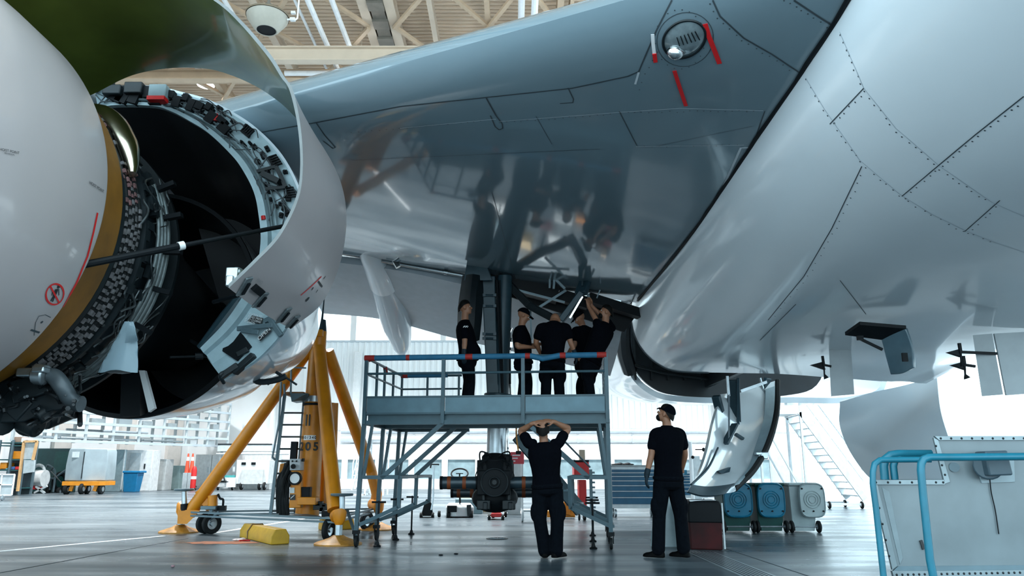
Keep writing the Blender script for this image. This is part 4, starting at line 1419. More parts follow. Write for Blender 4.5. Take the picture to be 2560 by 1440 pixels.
# bracing: side stay, lock links, beams inside the wing opening
mb = MB().bar(gp_(1262, 700, 12.7), gp_(1325, 765, 12.5), .14, .12).bar(gp_(1325, 765, 12.5), gp_(1400, 805, 12.2), .16, .12).box(gp_(1395, 792, 12.1), (.16, .12, .1))
mb.build('drag_brace', DARK, PLANE, bevel=.012)
mb = MB().bar(gp_(1400, 805, 12.1), gp_(1452, 735, 12.1), .3, .1).bar(gp_(1452, 735, 12.1), gp_(1468, 690, 12.3), .2, .1)
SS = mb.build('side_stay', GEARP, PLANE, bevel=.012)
MB().bar(gp_(1425, 795, 11.98), gp_(1456, 742, 11.98), .05, .03).bar(gp_(1456, 715, 12.0), gp_(1458, 680, 12.1), .03, .03).build('stay_edge', CHROME, SS)
mb = MB().bar(gp_(1228, 694, 12.9), gp_(1395, 738, 12.9), .3, .28).bar(gp_(1395, 738, 12.9), gp_(1470, 760, 12.9), .2, .2).np().bar(gp_(1470, 745, 12.7), gp_(1600, 785, 12.9), .2, .16)
mb.split('bay_beam', BLACK, PLANE)
mb = MB().bar(gp_(1288, 724, 12.6), gp_(1412, 756, 12.6), .035).np().bar(gp_(1345, 770, 12.6), gp_(1415, 726, 12.6), .04).np().bar(gp_(1326, 770, 12.7), gp_(1328, 850, 12.7), .03)
mb.split('lock_link', GREYM, PLANE)
mb = MB()
for a, b, w in (((1375, 668), (1374, 720), .03), ((1388, 664), (1384, 722), .035), ((1390, 700), (1412, 722), .04), ((1462, 680), (1470, 725), .03), ((1500, 725), (1492, 745), .02), ((1470, 735), (1475, 760), .04)):
    mb.np().bar(gp_(*a, 12.4), gp_(*b, 12.4), w)
mb.split('bay_fitting', GREYM, PLANE)
# black plate standing in for the shaded opening above the gear
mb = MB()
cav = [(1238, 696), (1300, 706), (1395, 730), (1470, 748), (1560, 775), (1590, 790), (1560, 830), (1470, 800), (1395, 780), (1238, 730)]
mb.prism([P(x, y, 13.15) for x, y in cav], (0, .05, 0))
mb.build('bay_shade_plate', BLACK, PLANE)
# bogie with axle sleeves
ax_m = mat('sleeve_blue_grey', (.022, .042, .055), .35, .2, .2, 9)
AXO = mat('orange_band', (.2, .04, .004), .6, 0, .1)
bg = MB().cyl(gp_(1237, 1140, 12.0), gp_(1237, 1252, 12.2), .2, 20).box(gp_(1237, 1205, 12.6), (.5, 1.6, .36))
bg.cyl(gp_(1236, 1206, 11.75), gp_(1236, 1206, 12.3), .21, 28)
bg.ell(gp_(1237, 1245, 12.2), (.36, .3, .22)).cyl(gp_(1240, 1255, 12.1), gp_(1240, 1275, 12.1), .07, 12, r2=.04)
BOG = bg.build('bogie_beam', BLACK, PLANE, bevel=.015)
MB().torus(gp_(1236, 1206, 11.74), (0, 1, 0), .2, .012, 32).np().torus(gp_(1236, 1206, 11.72), (0, 1, 0), .075, .012, 24).cyl(gp_(1236, 1206, 11.7), gp_(1236, 1206, 11.75), .035, 14).split('hub', DARK, BOG)
for (x0, x1, y, Y, r, bands) in ((1101, 1372, 1207, 12.0, .095, (1123, 1161, 1309)), (1128, 1372, 1231, 13.4, .085, (1147, 1180, 1309))):
    o = MB().cyl(P(x0, y, Y), P(x1, y, Y), r, 20).build('axle_sleeve', ax_m, PLANE)
    for bx in bands:
        MB().cyl(P(bx - 4.5, y, Y), P(bx + 4.5, y, Y), r * 1.03, 20).build('orange_band', AXO, o)
    MB().cyl(P(x0 - 1, y, Y), P(x0 + 6, y, Y), r * 1.05, 20).np().cyl(P(1190, y, Y), P(1206, y, Y), r * 1.06, 20).split('sleeve_cap', BLACK, o)
# brake units and hoses on the bogie
mb = MB()
for k in range(30):
    s_ = -1 if k % 2 else 1
    x = 1237 + s_ * rnd.uniform(12, 40)
    y = rnd.uniform(1140, 1192)
    mb.np().box(gp_(x, y, rnd.uniform(11.8, 12.3)), (rnd.uniform(.06, .14), .1, rnd.uniform(.06, .2)))
mb.np().cyl(gp_(1212, 1150, 12.0), gp_(1212, 1195, 12.0), .12, 14).np().cyl(gp_(1264, 1150, 12.0), gp_(1264, 1195, 12.0), .12, 14)
mb.split('brake_unit', BLACK, BOG, bevel=.01)
mb = MB()
for s_ in (-1, 1):
    mb.np().tube(spline([gp_(1237 + s_ * 9, 1145, 11.9), gp_(1237 + s_ * 20, 1133, 11.8), gp_(1237 + s_ * 36, 1130, 11.8), gp_(1237 + s_ * 37, 1150, 11.85), gp_(1237 + s_ * 28, 1175, 11.9)], 5), .012, 6)
    mb.np().tube(spline([gp_(1237 + s_ * 20, 1150, 11.8), gp_(1237 + s_ * 42, 1165, 11.7), gp_(1237 + s_ * 40, 1200, 11.7)], 5), .012, 6)
    mb.np().tube(spline([gp_(1237 + s_ * 30, 1150, 11.8), gp_(1237 + s_ * 47, 1185, 11.8), gp_(1237 + s_ * 46, 1196, 11.8)], 5), .009, 6)
mb.split('brake_hose', BLACK, BOG)
mb = MB()
for s_, x in ((-1, 1209), (1, 1272)):
    mb.np().bar(gp_(x, 1212, 11.9), gp_(x, 1262, 11.9), .05).box(gp_(x, 1262, 11.9), (.2, .12, .14)).cyl(gp_(x + 4, 1255, 11.8), gp_(x + 4, 1275, 11.8), .035, 10)
mb.split('jacking_pad', DARK, BOG, bevel=.015)
# ================================================================== WING JACK
JY = 13.2
jb, jt = P(768, 1285, JY), P(797, 850, JY)
JACK = thing('wing_jack', 'tall yellow tripod jack standing under the wing beside the open engine', 'aircraft jack', (jb.x, jb.y, 0))
def jz(z):
    t = (z - jb.z) / (jt.z - jb.z)
    return jb.lerp(jt, t)
zc = P(770, 1000, JY).z
mb = MB().tube([jz(.3), jz(zc - .1), jz(zc - .02)], [.195, .175, .17], 32)
COLM = mb.build('lower_column', YEL, JACK)
MB().tube([jz(zc + .05), jz(3.0), jz(3.05), jz(3.25)], [.165, .15, .15, .09], 32).build('upper_column', YEL, JACK)
MB().tube([jz(zc - .04), jz(zc + .06)], .185, 32).build('column_collar', STEEL, JACK)
MB().tube([jz(zc - .10), jz(zc - .06)], .20, 32).build('collar_strap', BLACK, JACK)
MB().tube([jz(3.1), jz(3.42)], .13, 24).box(jz(3.36) + V((0, -.05, 0)), (.2, .25, .12)).build('jack_head', YEL, JACK, bevel=.012)
MB().tube([jz(3.40), jz(3.62)], [.13, .1], 20).tube([jz(3.6), jz(4.7)], .055, 16).build('ram', GEARP, JACK)
MB().cyl(P(822, 1008, 13.55), P(812, 1275, 13.5), .115, 22).build('side_cylinder', YEL, JACK)
MB().cyl(P(839, 1008, 13.6), P(831, 1270, 13.55), .05, 14).build('side_tube', YEL, JACK)
LEGM = {}
def jleg(top, bot, r0, r1, foot, pad, disc=None):
    mb = MB().tube([top, top.lerp(bot, .5), bot], [r0, (r0 + r1) / 2, r1], 20)
    L = mb.build('leg', YEL, JACK)
    pd = V((pad.x, pad.y, 0))
    MB().lathe(pd, (0, 0, 1), [(0, .34), (.02, .34), (.035, .31), (.09, .14), (.13, .07)], 36).build('foot_pad', mat('worn_yellow', (.42, .18, .02), .5, 0, .35, 10), L)
    MB().cyl(pd + V((0, 0, .12)), pd + V((0, 0, .34)), .055, 14).build('foot_screw', STEEL, L)
    fc_ = pd + V((0, 0, .42))
    MB().tube([pd + V((0, 0, .26)), pd + V((0, 0, .34)), fc_, foot], [.05, .09, .105, .105], 16).build('foot_socket', YEL, L)
    return L
topc = jz(3.2)
L1 = jleg(topc + V((-.12, -.02, -.05)), P(473, 1284, 13.53), .105, .115, P(470, 1285, 13.55), G(449, 1331))
MB().loft([[P(x, y, Y_) for x, y in ((445, 1274), (500, 1276), (494, 1284), (467, 1310), (443, 1310))] for Y_ in (13.4, 13.65)]).build('foot_gusset', YEL, L1)
MB().bar(P(498, 1225, 13.5), P(526, 1272, 13.5), .1, .12).np().cyl(P(532, 1238, 13.4), P(532, 1275, 13.4), .08, 14).split('leg_strut', YEL, L1)
L2 = jleg(topc + V((.05, -.12, -.1)), P(838, 1275, 11.75), .105, .115, P(842, 1290, 11.7), G(845, 1361))
L3 = jleg(topc + V((.15, .05, -.12)), P(926, 1175, 14.45), .11, .11, P(932, 1260, 14.5), G(944, 1324))
MB().tube([P(938, 1262, 14.5), P(942, 1235, 14.5), P(926, 1170, 14.45)], .1, 14).build('leg_strut', YEL, L3)
MB().torus(P(902, 1080, 14.2), (0, 1, 0), .05, .012, 16).build('lifting_eye', BLACK, L3)
# tie tubes of the base frame, shelf plate
fr1, fr2, fr3 = P(462, 1280, 13.5), P(838, 1296, 11.75), P(936, 1272, 14.5)
for a, b in ((fr1, fr2), (fr2, fr3), (fr3, fr1)):
    for dz in (0, -.055):
        MB().bar(a + V((0, 0, dz)), b + V((0, 0, dz)), .03).build('base_tube', GREYM, JACK)
MB().prism([P(690, 1287, 13.1), P(760, 1287, 13.1), P(845, 1300, 12.0), P(760, 1297, 12.4)], (0, 0, .02)).build('base_plate', GREYM, JACK)
# wheels
def jwheel(c, r, ax, w=.07):
    ax = V(ax).normalized()
    W = MB().lathe(c - ax * (w / 2), ax, [(0, r * .55), (0, r * .92), (w * .15, r), (w * .85, r), (w, r * .92), (w, r * .55)], 28).build('wheel', RUBBER, JACK)
    MB().lathe(c - ax * (w / 2), ax, [(.005, 0), (.005, r * .2), (w * .4, r * .25), (w * .3, r * .58), (w * .7, r * .58), (w * .6, r * .25), (w - .005, r * .2), (w - .005, 0)], 24).build('wheel_hub', STEEL, W)
for px, py, Yo, r, ax in ((512, 1334, 0, .165, (.75, -.66, 0)), (527, 1335, 0, .165, (.75, -.66, 0)), (822, 1354, 0, .17, (.93, -.36, 0)), (916, 1326, 0, .16, (.8, -.5, 0))):
    g_ = G(px, py)
    jwheel(V((g_.x, g_.y, r)), r, ax)
g_ = G(520, 1334)
MB().bar((g_.x, g_.y, .18), (g_.x + .05, g_.y, .42), .06, .14).box((g_.x, g_.y, .42), (.26, .2, .06)).bar((g_.x + .02, g_.y - .1, .2), (g_.x + .2, g_.y - .12, .36), .04).build('wheel_fork', GREYM, JACK, bevel=.008)
g_ = G(822, 1354)
MB().bar((g_.x, g_.y + .05, .2), (g_.x + .05, g_.y + .1, .5), .1, .08).box((g_.x - .02, g_.y, .4), (.2, .12, .08)).build('wheel_fork', BLACK, JACK, bevel=.008)
MB().bar(P(868, 1275, 12.0), P(893, 1352, 11.6), .035).build('tow_bar', GREYM, JACK)
# screw posts with round heads
for (px, py), Y, h0, h1 in (((855, 1236), 11.7, 1236, 1292), ((461, 1222), 13.45, 1224, 1276)):
    a, b = P(px, h0, Y), P(px, h1, Y)
    pst = MB().cyl(a, b, .045, 14).build('lock_screw', STEEL, JACK)
    MB().lathe(a, (0, 0, 1), [(-.03, .05), (-.02, .16), (.0, .17), (.015, .16), (.015, 0)], 28).build('screw_head', GREYM, pst)
    MB().cyl(a.lerp(b, .68), b, .062, 14).build('screw_collar', BLACK, pst)
# tools on the left foot
MB().tube(spline([P(545, 1235, 13.4), P(550, 1246, 13.4), P(558, 1250, 13.4), P(556, 1275, 13.4)], 4), .02, 8).box(P(550, 1270, 13.4), (.2, .08, .08)).build('foot_lever', BLACK, L1)
# control panel on the column
MB().prism([P(727, 1176, 12.75), P(752, 1176, 12.75), P(752, 1270, 12.75), P(722, 1270, 12.75)], (0, .16, 0)).build('control_panel', YEL, JACK, bevel=.012)
B_ = MB().prism([P(724, 1147, 12.7), P(751, 1147, 12.7), P(751, 1176, 12.7), P(724, 1176, 12.7)], (0, .22, 0)).build('control_box', mat('control_box_grey', (.42, .45, .47), .4), JACK, bevel=.01)
MB().cyl(P(733, 1166, 12.62), P(733, 1166, 12.72), .04, 14).np().cyl(P(731, 1153, 12.67), P(731, 1153, 12.72), .014, 10).np().cyl(P(741, 1153, 12.67), P(741, 1153, 12.72), .014, 10).np().box(P(758, 1150, 12.8), (.02, .1, .05)).split('switch', BLACK, B_)
D_ = MB().lathe(P(737, 1196, 12.66), (0, 1, 0), [(0, .075), (-.03, .09), (-.03, .105), (.06, .105)], 28).build('gauge', BLACK, JACK)
MB().lathe(P(737, 1196, 12.655), (0, 1, 0), [(0, 0), (0, .085)], 28).build('gauge_dial', SIGNW, D_)
MB().prism([P(725, 1219, 12.735), P(736, 1219, 12.735), P(736, 1233, 12.735), P(725, 1233, 12.735)], (0, .01, 0)).build('sticker', mat('sticker_pale', (.55, .6, .6), .5), JACK)
S_ = MB().prism([P(725, 1236, 12.735), P(738, 1236, 12.735), P(738, 1250, 12.735), P(725, 1250, 12.735)], (0, .01, 0)).build('sticker', INK, JACK)
MB().bar(P(727, 1246, 12.725), P(736, 1238, 12.725), .02, .01).build('sticker_mark', SIGNW, S_)
mb = MB()
for k in range(14):
    x = 700 + rnd.uniform(-3, 22)
    pts = [P(x + rnd.uniform(8, 22), 1150 + rnd.uniform(0, 30), 12.85), P(x + rnd.uniform(-4, 4), 1200, 12.75 + rnd.uniform(-.1, .1)), P(x - 4 + rnd.uniform(-4, 4), 1245, 12.75), P(x - 2, 1283 + rnd.uniform(-3, 8), 12.8)]
    mb.np().tube(spline(pts, 5), .028, 7)
mb.split('hose', RUBBER, JACK)
MB().bar(P(737, 1104, 12.95), P(734, 1148, 12.95), .1, .1).build('hose_guard', BLACK, JACK)
MB().prism([P(700, 1160, 13.0), P(716, 1157, 13.0), P(714, 1210, 13.0), P(694, 1205, 13.0)], (0, .2, 0)).build('hose_box', YEL, JACK, bevel=.01)
MB().box(P(765, 1230, 12.85), (.16, .14, .16)).build('valve_block', BLACK, JACK, bevel=.01)
MB().box(P(770, 1252, 12.8), (.3, .2, .12)).build('valve_bracket', YEL, JACK, bevel=.01)
mb = MB()
for k in range(8):
    mb.np().box(P(800 + rnd.uniform(-14, 16), 1262 + rnd.uniform(-12, 12), 12.9), (rnd.uniform(.05, .12), .1, rnd.uniform(.05, .12)))
mb.split('pump_unit', DARK, JACK, bevel=.006)
# ladder with cage bars
rl0, rl1 = P(712, 985, 12.95), P(676, 1290, 12.9)
rr0, rr1 = P(762, 985, 13.25), P(738, 1290, 13.2)
LAD = MB().bar(rl0, rl1, .05, .04).np().bar(rr0, rr1, .05, .04).split('ladder_rail', GREYM, JACK)
for k in range(9):
    t = .16 + k * .1
    MB().cyl(rl0.lerp(rl1, t), rr0.lerp(rr1, t), .016, 8).build('ladder_rung', GREYM, JACK)
MB().tube([P(703, 955, 12.9), P(697, 1060, 12.85), P(681, 1143, 12.8), P(688, 1150, 12.8)], .018, 8).np().tube([P(728, 918, 13.0), P(727, 985, 13.0)], .018, 8).np().tube([P(710, 960, 12.95), P(712, 986, 12.95)], .02, 8).np().bar(P(735, 919, 13.0), P(765, 920, 13.1), .025).split('cage_bar', GREYM, JACK)
MB().prism([P(725, 983, 12.9), P(768, 983, 12.9), P(768, 1000, 13.1), P(729, 1004, 12.9)], (0, .3, 0)).build('ladder_step', GREYM, JACK)
MB().box(P(742, 986, 13.15), (.3, .3, .06)).build('step_board', mat('rust_wood', (.25, .1, .03), .6), JACK)
# lettering on the column
def col_text(body, px, py, size, m, nm='lettering'):
    mid = jz(P(px, py, JY - .2).z)
    for i, ch in enumerate(body):
        an = (i - (len(body) - 1) / 2) * size * .66 / .19 + (px - (770)) / 145 / .19 * .8
        n = V((math.sin(an), -math.cos(an), 0))
        text(ch, size, mid + n * .197, (math.cos(an), math.sin(an), 0), (0, 0, 1), m, JACK, nm, bold=size * .03)
col_text('205', 768, 1117, .19, INK)
mid = jz(P(765, 1094, JY - .2).z)
rows = [[mid + V((math.sin(a) * .191, -math.cos(a) * .191, dz)) for a in [(-.55 + .11 * k) for k in range(11)]] for dz in (-.04, .04)]
MB().shell(rows, .004).build('type_plate', SIGNW, JACK)
col_text('330/340', 765, 1094, .062, INK)
for a in (-.42, -.1):
    m2 = jz(P(765, 1050, JY - .2).z)
    rows = [[m2 + V((math.sin(a + q) * .186, -math.cos(a + q) * .186, dz)) for q in (-.07, 0, .07)] for dz in (-.095, .095)]
    MB().shell(rows, .004).build('column_mark', INK, JACK)

# ================================================================== WORK PLATFORM
PA = V((-2.12, 11.08, 0))
PB = V((1.335, 10.74, 0))
PW = (PB - PA).length
PZR = math.atan2(PB.y - PA.y, PB.x - PA.x)
PLT = thing('work_platform', 'blue grey wheeled work platform with guard rails around the main landing gear', 'work platform', tuple(PA), PZR)
def pb(mb, name, m, bevel=.004):
    return mb.build(name, m, PLT, local=True, bevel=bevel)
DZ = 1.86
D2_ = 2.15
X1, X2 = 1.14, 2.29
# deck with a notch for the gear at the back
deck = MB()
deck.box2((0, 0, DZ - .05), (PW, 1.1, DZ)).box2((0, 1.1, DZ - .05), (1.2, D2_, DZ)).box2((2.15, 1.1, DZ - .05), (PW, D2_, DZ))
pb(deck, 'deck', PLATL, 0)
mb = MB()
for y in (.08, .7, 1.3, 2.05):
    for xa, xb in (((.03, PW - .03),) if y < 1.1 else ((.03, 1.15), (2.2, PW - .03))):
        mb.np().box2((xa, y - .03, DZ - .15), (xb, y + .03, DZ - .05))
for o in mb.split('deck_beam', PLAT, PLT, local=True):
    pass
for xa, xb in ((0, X1), (X1, X2), (X2, PW)):
    MB().box2((xa + .03, -.02, DZ - .03), (xb - .03, .0, DZ + .21)).build('toe_board', PLATL, PLT, local=True, bevel=.003)
    MB().box2((xa + .03, -.045, DZ + .195), (xb - .03, .0, DZ + .215)).build('toe_board_lip', PLAT, PLT, local=True)
    MB().box2((xa + .03, -.045, DZ - .045), (xb - .03, .0, DZ - .02)).build('toe_board_lip', PLAT, PLT, local=True)
for x in (0, PW):
    MB().box2((x - .012, 0, DZ - .03), (x + .012, D2_, DZ + .2)).build('toe_board', PLATL, PLT, local=True)
mb = MB()
for x in (0, X1, X2, PW):
    mb.np().bar((x, -.03, DZ - .18), (x, -.03, 2.64 if x else 2.64), .05, .05)
for x in (0, PW):
    for y in (.55, 1.0, 1.55, D2_):
        mb.np().bar((x, y, DZ), (x, y, 2.64), .035, .035)
for x in (.45, 1.0):
    mb.np().bar((x, D2_, DZ), (x, D2_, 2.64), .035, .035)
mb.split('rail_post', PLAT, PLT, local=True)
mb = MB()
mb.np().cyl((0, -.03, 2.63), (PW, -.03, 2.63), .022, 10)
mb.np().cyl((0, -.03, 2.40), (PW, -.03, 2.40), .018, 10)
for x in (0, PW):
    mb.np().cyl((x, 0, 2.63), (x, D2_, 2.63), .02, 10)
    mb.np().cyl((x, 0, 2.40), (x, D2_, 2.40), .016, 10)
mb.np().cyl((0, D2_, 2.63), (1.05, D2_, 2.63), .02, 10)
mb.np().cyl((0, D2_, 2.40), (1.05, D2_, 2.40), .016, 10)
mb.split('guard_rail', PLAT, PLT, local=True)
segs = [(915, 937, 1), (937, 1018, 0), (1018, 1027, 1), (1027, 1169, 0), (1169, 1187, 1), (1187, 1319, 0), (1319, 1331, 1), (1331, 1405, 0), (1405, 1419, 1), (1419, 1496, 0), (1496, 1519, 1)]
for a, b, k in segs:
    xa, xb = [(q - 916) / 602 * PW for q in (a, b)]
    if a == 915:
        xa = -.03
    mb = MB()
    if a == 1331:
        mb.tube([(xa, -.03, 2.63), ((xa + xb) / 2 - .03, -.05, 2.585), (xb, -.03, 2.63)], .041, 12)
    else:
        mb.cyl((xa, -.03, 2.63), (xb, -.03, 2.63), .041 if not k else .043, 14)
    mb.build('rail_padding', REDF if k else BLUEF, PLT, local=True)['label'] = 'red foam padding' if k else 'blue foam padding'
MB().tube([(0, .0, 2.63), (0, .1, 2.63)], .04, 10).np().cyl((0, 1.0, 2.63), (0, 1.06, 2.55), .035, 10).np().cyl((-.02, D2_, 2.63), (.1, D2_, 2.63), .038, 10).split('rail_padding', REDF, PLT, local=True)
MB().cyl((.1, D2_, 2.63), (.8, D2_, 2.63), .034, 12).build('rail_padding', BLUEF, PLT, local=True)
# underframe
mb = MB()
for y in (0, 1.05, D2_ - .05):
    mb.np().bar((.0, y, 1.70), (PW, y, 1.70) if y < 1.1 else (1.2, y, 1.70), .06, .06)
mb.np().bar((2.15, D2_ - .05, 1.70), (PW, D2_ - .05, 1.70), .06, .06)
for x in (0, PW):
    mb.np().bar((x, 0, 1.70), (x, D2_, 1.70), .06, .06)
mb.split('lower_beam', PLAT, PLT, local=True)
def caster(x, y, top):
    mb = MB().box((x, y, .2), (.09, .09, .05)).bar((x - .03, y, .19), (x - .03, y + .03, .08), .012, .05).bar((x + .03, y, .19), (x + .03, y + .03, .08), .012, .05)
    o = mb.build('caster_fork', BLACK, PLT, local=True)
    MB().lathe((x - .02, y + .03, .075), (1, 0, 0), [(0, 0), (0, .065), (.005, .075), (.035, .075), (.04, .065), (.04, 0)], 20).build('caster_wheel', RUBBER, o, local=True)
for side in (0, 1):
    def X(x):
        return PW - x if side else x
    for i, y in enumerate((0, 1.05, D2_ - .05)):
        lx = -.05 if not side else .0
        MB().bar((X(.0), y, 1.86), (X(lx), y, .22), .055, .055).build('leg', PLAT, PLT, local=True)
        caster(X(lx), y, .22)
        mb = MB().bar((X(.0), y, .94), (X(.55), y, .94), .05, .05)
        mb.np().bar((X(.55), y, .96), (X(.54), y, .52), .05, .05)
        mb.np().bar((X(.54), y, .54), (X(.0), y, .30), .05, .05)
        mb.np().bar((X(.28), y, .93), (X(1.14), y, 1.69), .05, .06)
        mb.np().bar((X(.12), y, 1.7), (X(.02), y, .95), .04, .04)
        mb.split('frame_brace', PLAT, PLT, local=True)
        fx = .24
        o = MB().cyl((X(fx), y + .06, .06), (X(fx), y + .06, .62), .014, 8).build('stabiliser_screw', BLACK, PLT, local=True)
        MB().lathe((X(fx), y + .06, 0), (0, 0, 1), [(0, .05), (.015, .055), (.03, .03), (.07, .02)], 16).build('stabiliser_foot', BLACK, o, local=True)
        MB().cyl((X(fx) - .1, y + .06, .6), (X(fx) + .1, y + .06, .6), .014, 8).build('stabiliser_handle', BLACK, o, local=True)
    mb = MB()
    for z, x in ((.94, .0), (.3, -.03), (.94, .55)):
        mb.np().bar((X(x), 0, z), (X(x), D2_ - .05, z), .04, .04)
    mb.split('side_tie', PLAT, PLT, local=True)
# perforated ladder upright at the right rear corner
mb = MB().bar((PW - .25, 1.6, .35), (PW - .25, 1.6, 1.05), .05, .05)
for k in range(9):
    mb.box((PW - .21, 1.58, .4 + .075 * k), (.05, .04, .03))
pb(mb, 'notched_upright', GREYM)
# access stair going down inside the frame
sa, sb = P(1290, 1092, 12.35), P(1448, 1280, 12.9)
off = V((.12, .62, 0))
mb = MB().bar(sa, sb, .05, .15).np().bar(sa + off, sb + off, .05, .15)
mb.split('stair_string', PLAT, PLT)
for k in range(5):
    t = .14 + k * .19
    c = sa.lerp(sb, t)
    MB().bar(c, c + off, .22, .03, up=(0, 0, 1)).build('stair_tread', PLATL, PLT)
MB().cyl(P(1412, 1104, 12.3), P(1475, 1168, 12.6), .015, 8).build('stair_handrail', GREYM, PLT)
# orange cord with red placard hanging under the platform
c0, c1 = P(1291, 1062, 12.0), P(1296, 1128, 12.0)
mb = MB().tube(spline([c0, P(1291, 1090, 12.0), c1], 4), .012, 8)
t_ = tag(mb.build('cord', mat('orange_cord', (.6, .25, .05), .7), loc=tuple(c0)), 'orange cord hanging from the platform beam beside the gear leg', 'cord')
MB().box(c1 + V((0, 0, -.02)), (.08, .05, .05)).build('cord_weight', BLACK, t_)
# ================================================================== PEOPLE
def ringpts(c, ax, ay, w, d, n=18):
    return [c + ax * (math.cos(2 * PI * k / n) * w) + ay * (math.sin(2 * PI * k / n) * d) for k in range(n)]
def limb(mb, pts, rad, n=12, sub=4):
    """closed tapered limb with rounded ends"""
    sp = spline(pts, sub)
    m = len(sp)
    rs = [table(i / (m - 1), [(j / (len(rad) - 1), r) for j, r in enumerate(rad)]) for i in range(m)]
    d0 = (sp[0] - sp[1]).normalized()
    d1 = (sp[-1] - sp[-2]).normalized()
    P0 = [sp[0] + d0 * rs[0] * .9, sp[0] + d0 * rs[0] * .55]
    P1 = [sp[-1] + d1 * rs[-1] * .55, sp[-1] + d1 * rs[-1] * .9]
    mb.tube(P0 + sp + P1, [rs[0] * .35, rs[0] * .82] + rs + [rs[-1] * .82, rs[-1] * .35], n)
def torso(mb, H, N, lat, fwd, g=0.0, belly=0.0, top=1.0, low=-.12):
    """pelvis to neck, flattened sections"""
    up = (N - H)
    L = up.length
    up = up / L
    lat = (lat - up * lat.dot(up)).normalized()
    fwd = up.cross(lat) * (1 if up.cross(lat).dot(fwd) > 0 else -1)
    prof = [(-.16, .10, .08, 0), (-.10, .150, .115, -.01), (0, .168, .125, -.012), (.14, .158, .115, 0), (.28, .148, .108, .005), (.45, .158, .113, .005), (.62, .178, .122, 0), (.78, .188, .115, -.01), (.88, .178, .095, -.015), (.95, .12, .075, -.012), (1.0, .07, .062, -.005), (1.03, .06, .06, 0), (1.12, .055, .058, .012)]
    rings = []
    for t, w, d, f in prof:
        if t > top or t < low:
            continue
        bl = belly * math.exp(-((t - .2) / .2) ** 2)
        rings.append(ringpts(H + up * (t * L) + fwd * (f + bl * .5), lat, fwd, w + g, d + g + bl * .5))
    mb.loft(rings)
def hand(mb, w, dirv, nrm, s=1.0, curl=.5, left=False, g=0.0):
    """palm, four unequal fingers and a thumb; nrm points out of the back of the hand"""
    d = dirv.normalized()
    nrm = (nrm - d * nrm.dot(d)).normalized()
    sd = d.cross(nrm) * (1 if left else -1)
    limb(mb, [w - d * .02, w + d * .02], [.026 + g, .03 + g])
    for k in (-1.2, -.4, .4, 1.2):
        limb(mb, [w + sd * k * .008, w + d * .05 * s + sd * k * .016 * s, w + d * .09 * s + sd * (k * .0215) * s], [.016 + g, .0155 + g, .0115 + g], 8, 2)
    for k, ln in ((-1.2, .062), (-.4, .076), (.4, .082), (1.2, .07)):
        b = w + d * .088 * s + sd * (k * .0225) * s
        p1 = b + (d * math.cos(curl * .5) - nrm * math.sin(curl * .5)) * ln * .42 * s
        p2 = p1 + (d * math.cos(curl * 1.3) - nrm * math.sin(curl * 1.3)) * ln * .33 * s
        p3 = p2 + (d * math.cos(curl * 1.9) - nrm * math.sin(curl * 1.9)) * ln * .25 * s
        limb(mb, [b, p1, p2, p3], [.0098 + g, .009 + g, .0082 + g, .007 + g], 8, 2)
    tb = w + d * .03 * s + sd * .026 * s
    t1 = tb + (d * .6 + sd * .75 - nrm * .25).normalized() * .042 * s
    t2 = t1 + (d * .9 + sd * .35 - nrm * .35).normalized() * .034 * s
    limb(mb, [tb, t1, t2], [.0135 + g, .011 + g, .0085 + g], 8, 2)
def head(mb, c, f, up, s=1.0, beard=None):
    f = f.normalized()
    up = (up - f * up.dot(f)).normalized()
    r = f.cross(up)
    M3 = Matrix((r, f, up)).transposed()
    q = lambda x, y, z: c + M3 @ V((x, y, z)) * s
    S = lambda a: tuple(x * s for x in a)
    mb.ell(q(0, -.012, .03), S((.076, .094, .088)), M3, 20, 14)
    mb.ell(q(0, .028, -.035), S((.056, .062, .078)), M3, 18, 12)
    mb.ell(q(0, .058, -.085), S((.03, .026, .026)), M3, 12, 8)
    mb.ell(q(0, .072, .022), S((.052, .02, .014)), M3, 12, 8)
    limb(mb, [q(0, .084, .015), q(0, .102, -.022)], [.009 * s, .016 * s], 8, 2)
    mb.ell(q(-.012, .092, -.026), S((.01, .011, .008)), M3, 8, 6)
    mb.ell(q(.012, .092, -.026), S((.01, .011, .008)), M3, 8, 6)
    mb.ell(q(0, .081, -.054), S((.024, .012, .006)), M3, 10, 6)
    mb.ell(q(0, .079, -.064), S((.021, .012, .007)), M3, 10, 6)
    for sx in (-1, 1):
        mb.ell(q(sx * .077, -.012, -.005), S((.010, .021, .034)), M3, 10, 8)
        mb.ell(q(sx * .045, .056, -.018), S((.024, .022, .022)), M3, 10, 8)
    return q, M3
def remesh(o, vx, sm=3, fac=.5):
    r = o.modifiers.new('remesh', 'REMESH')
    r.mode = 'VOXEL'
    r.voxel_size = vx
    r.use_smooth_shade = True
    if sm:
        q = o.modifiers.new('smooth', 'SMOOTH')
        q.factor = fac
        q.iterations = sm
def finish(mb, name, m, parent=None, loc=None, vx=.01, sm=3):
    o = mb.build(name, m, parent, loc=loc, weld=False, ang=180)
    remesh(o, vx, sm)
    return o
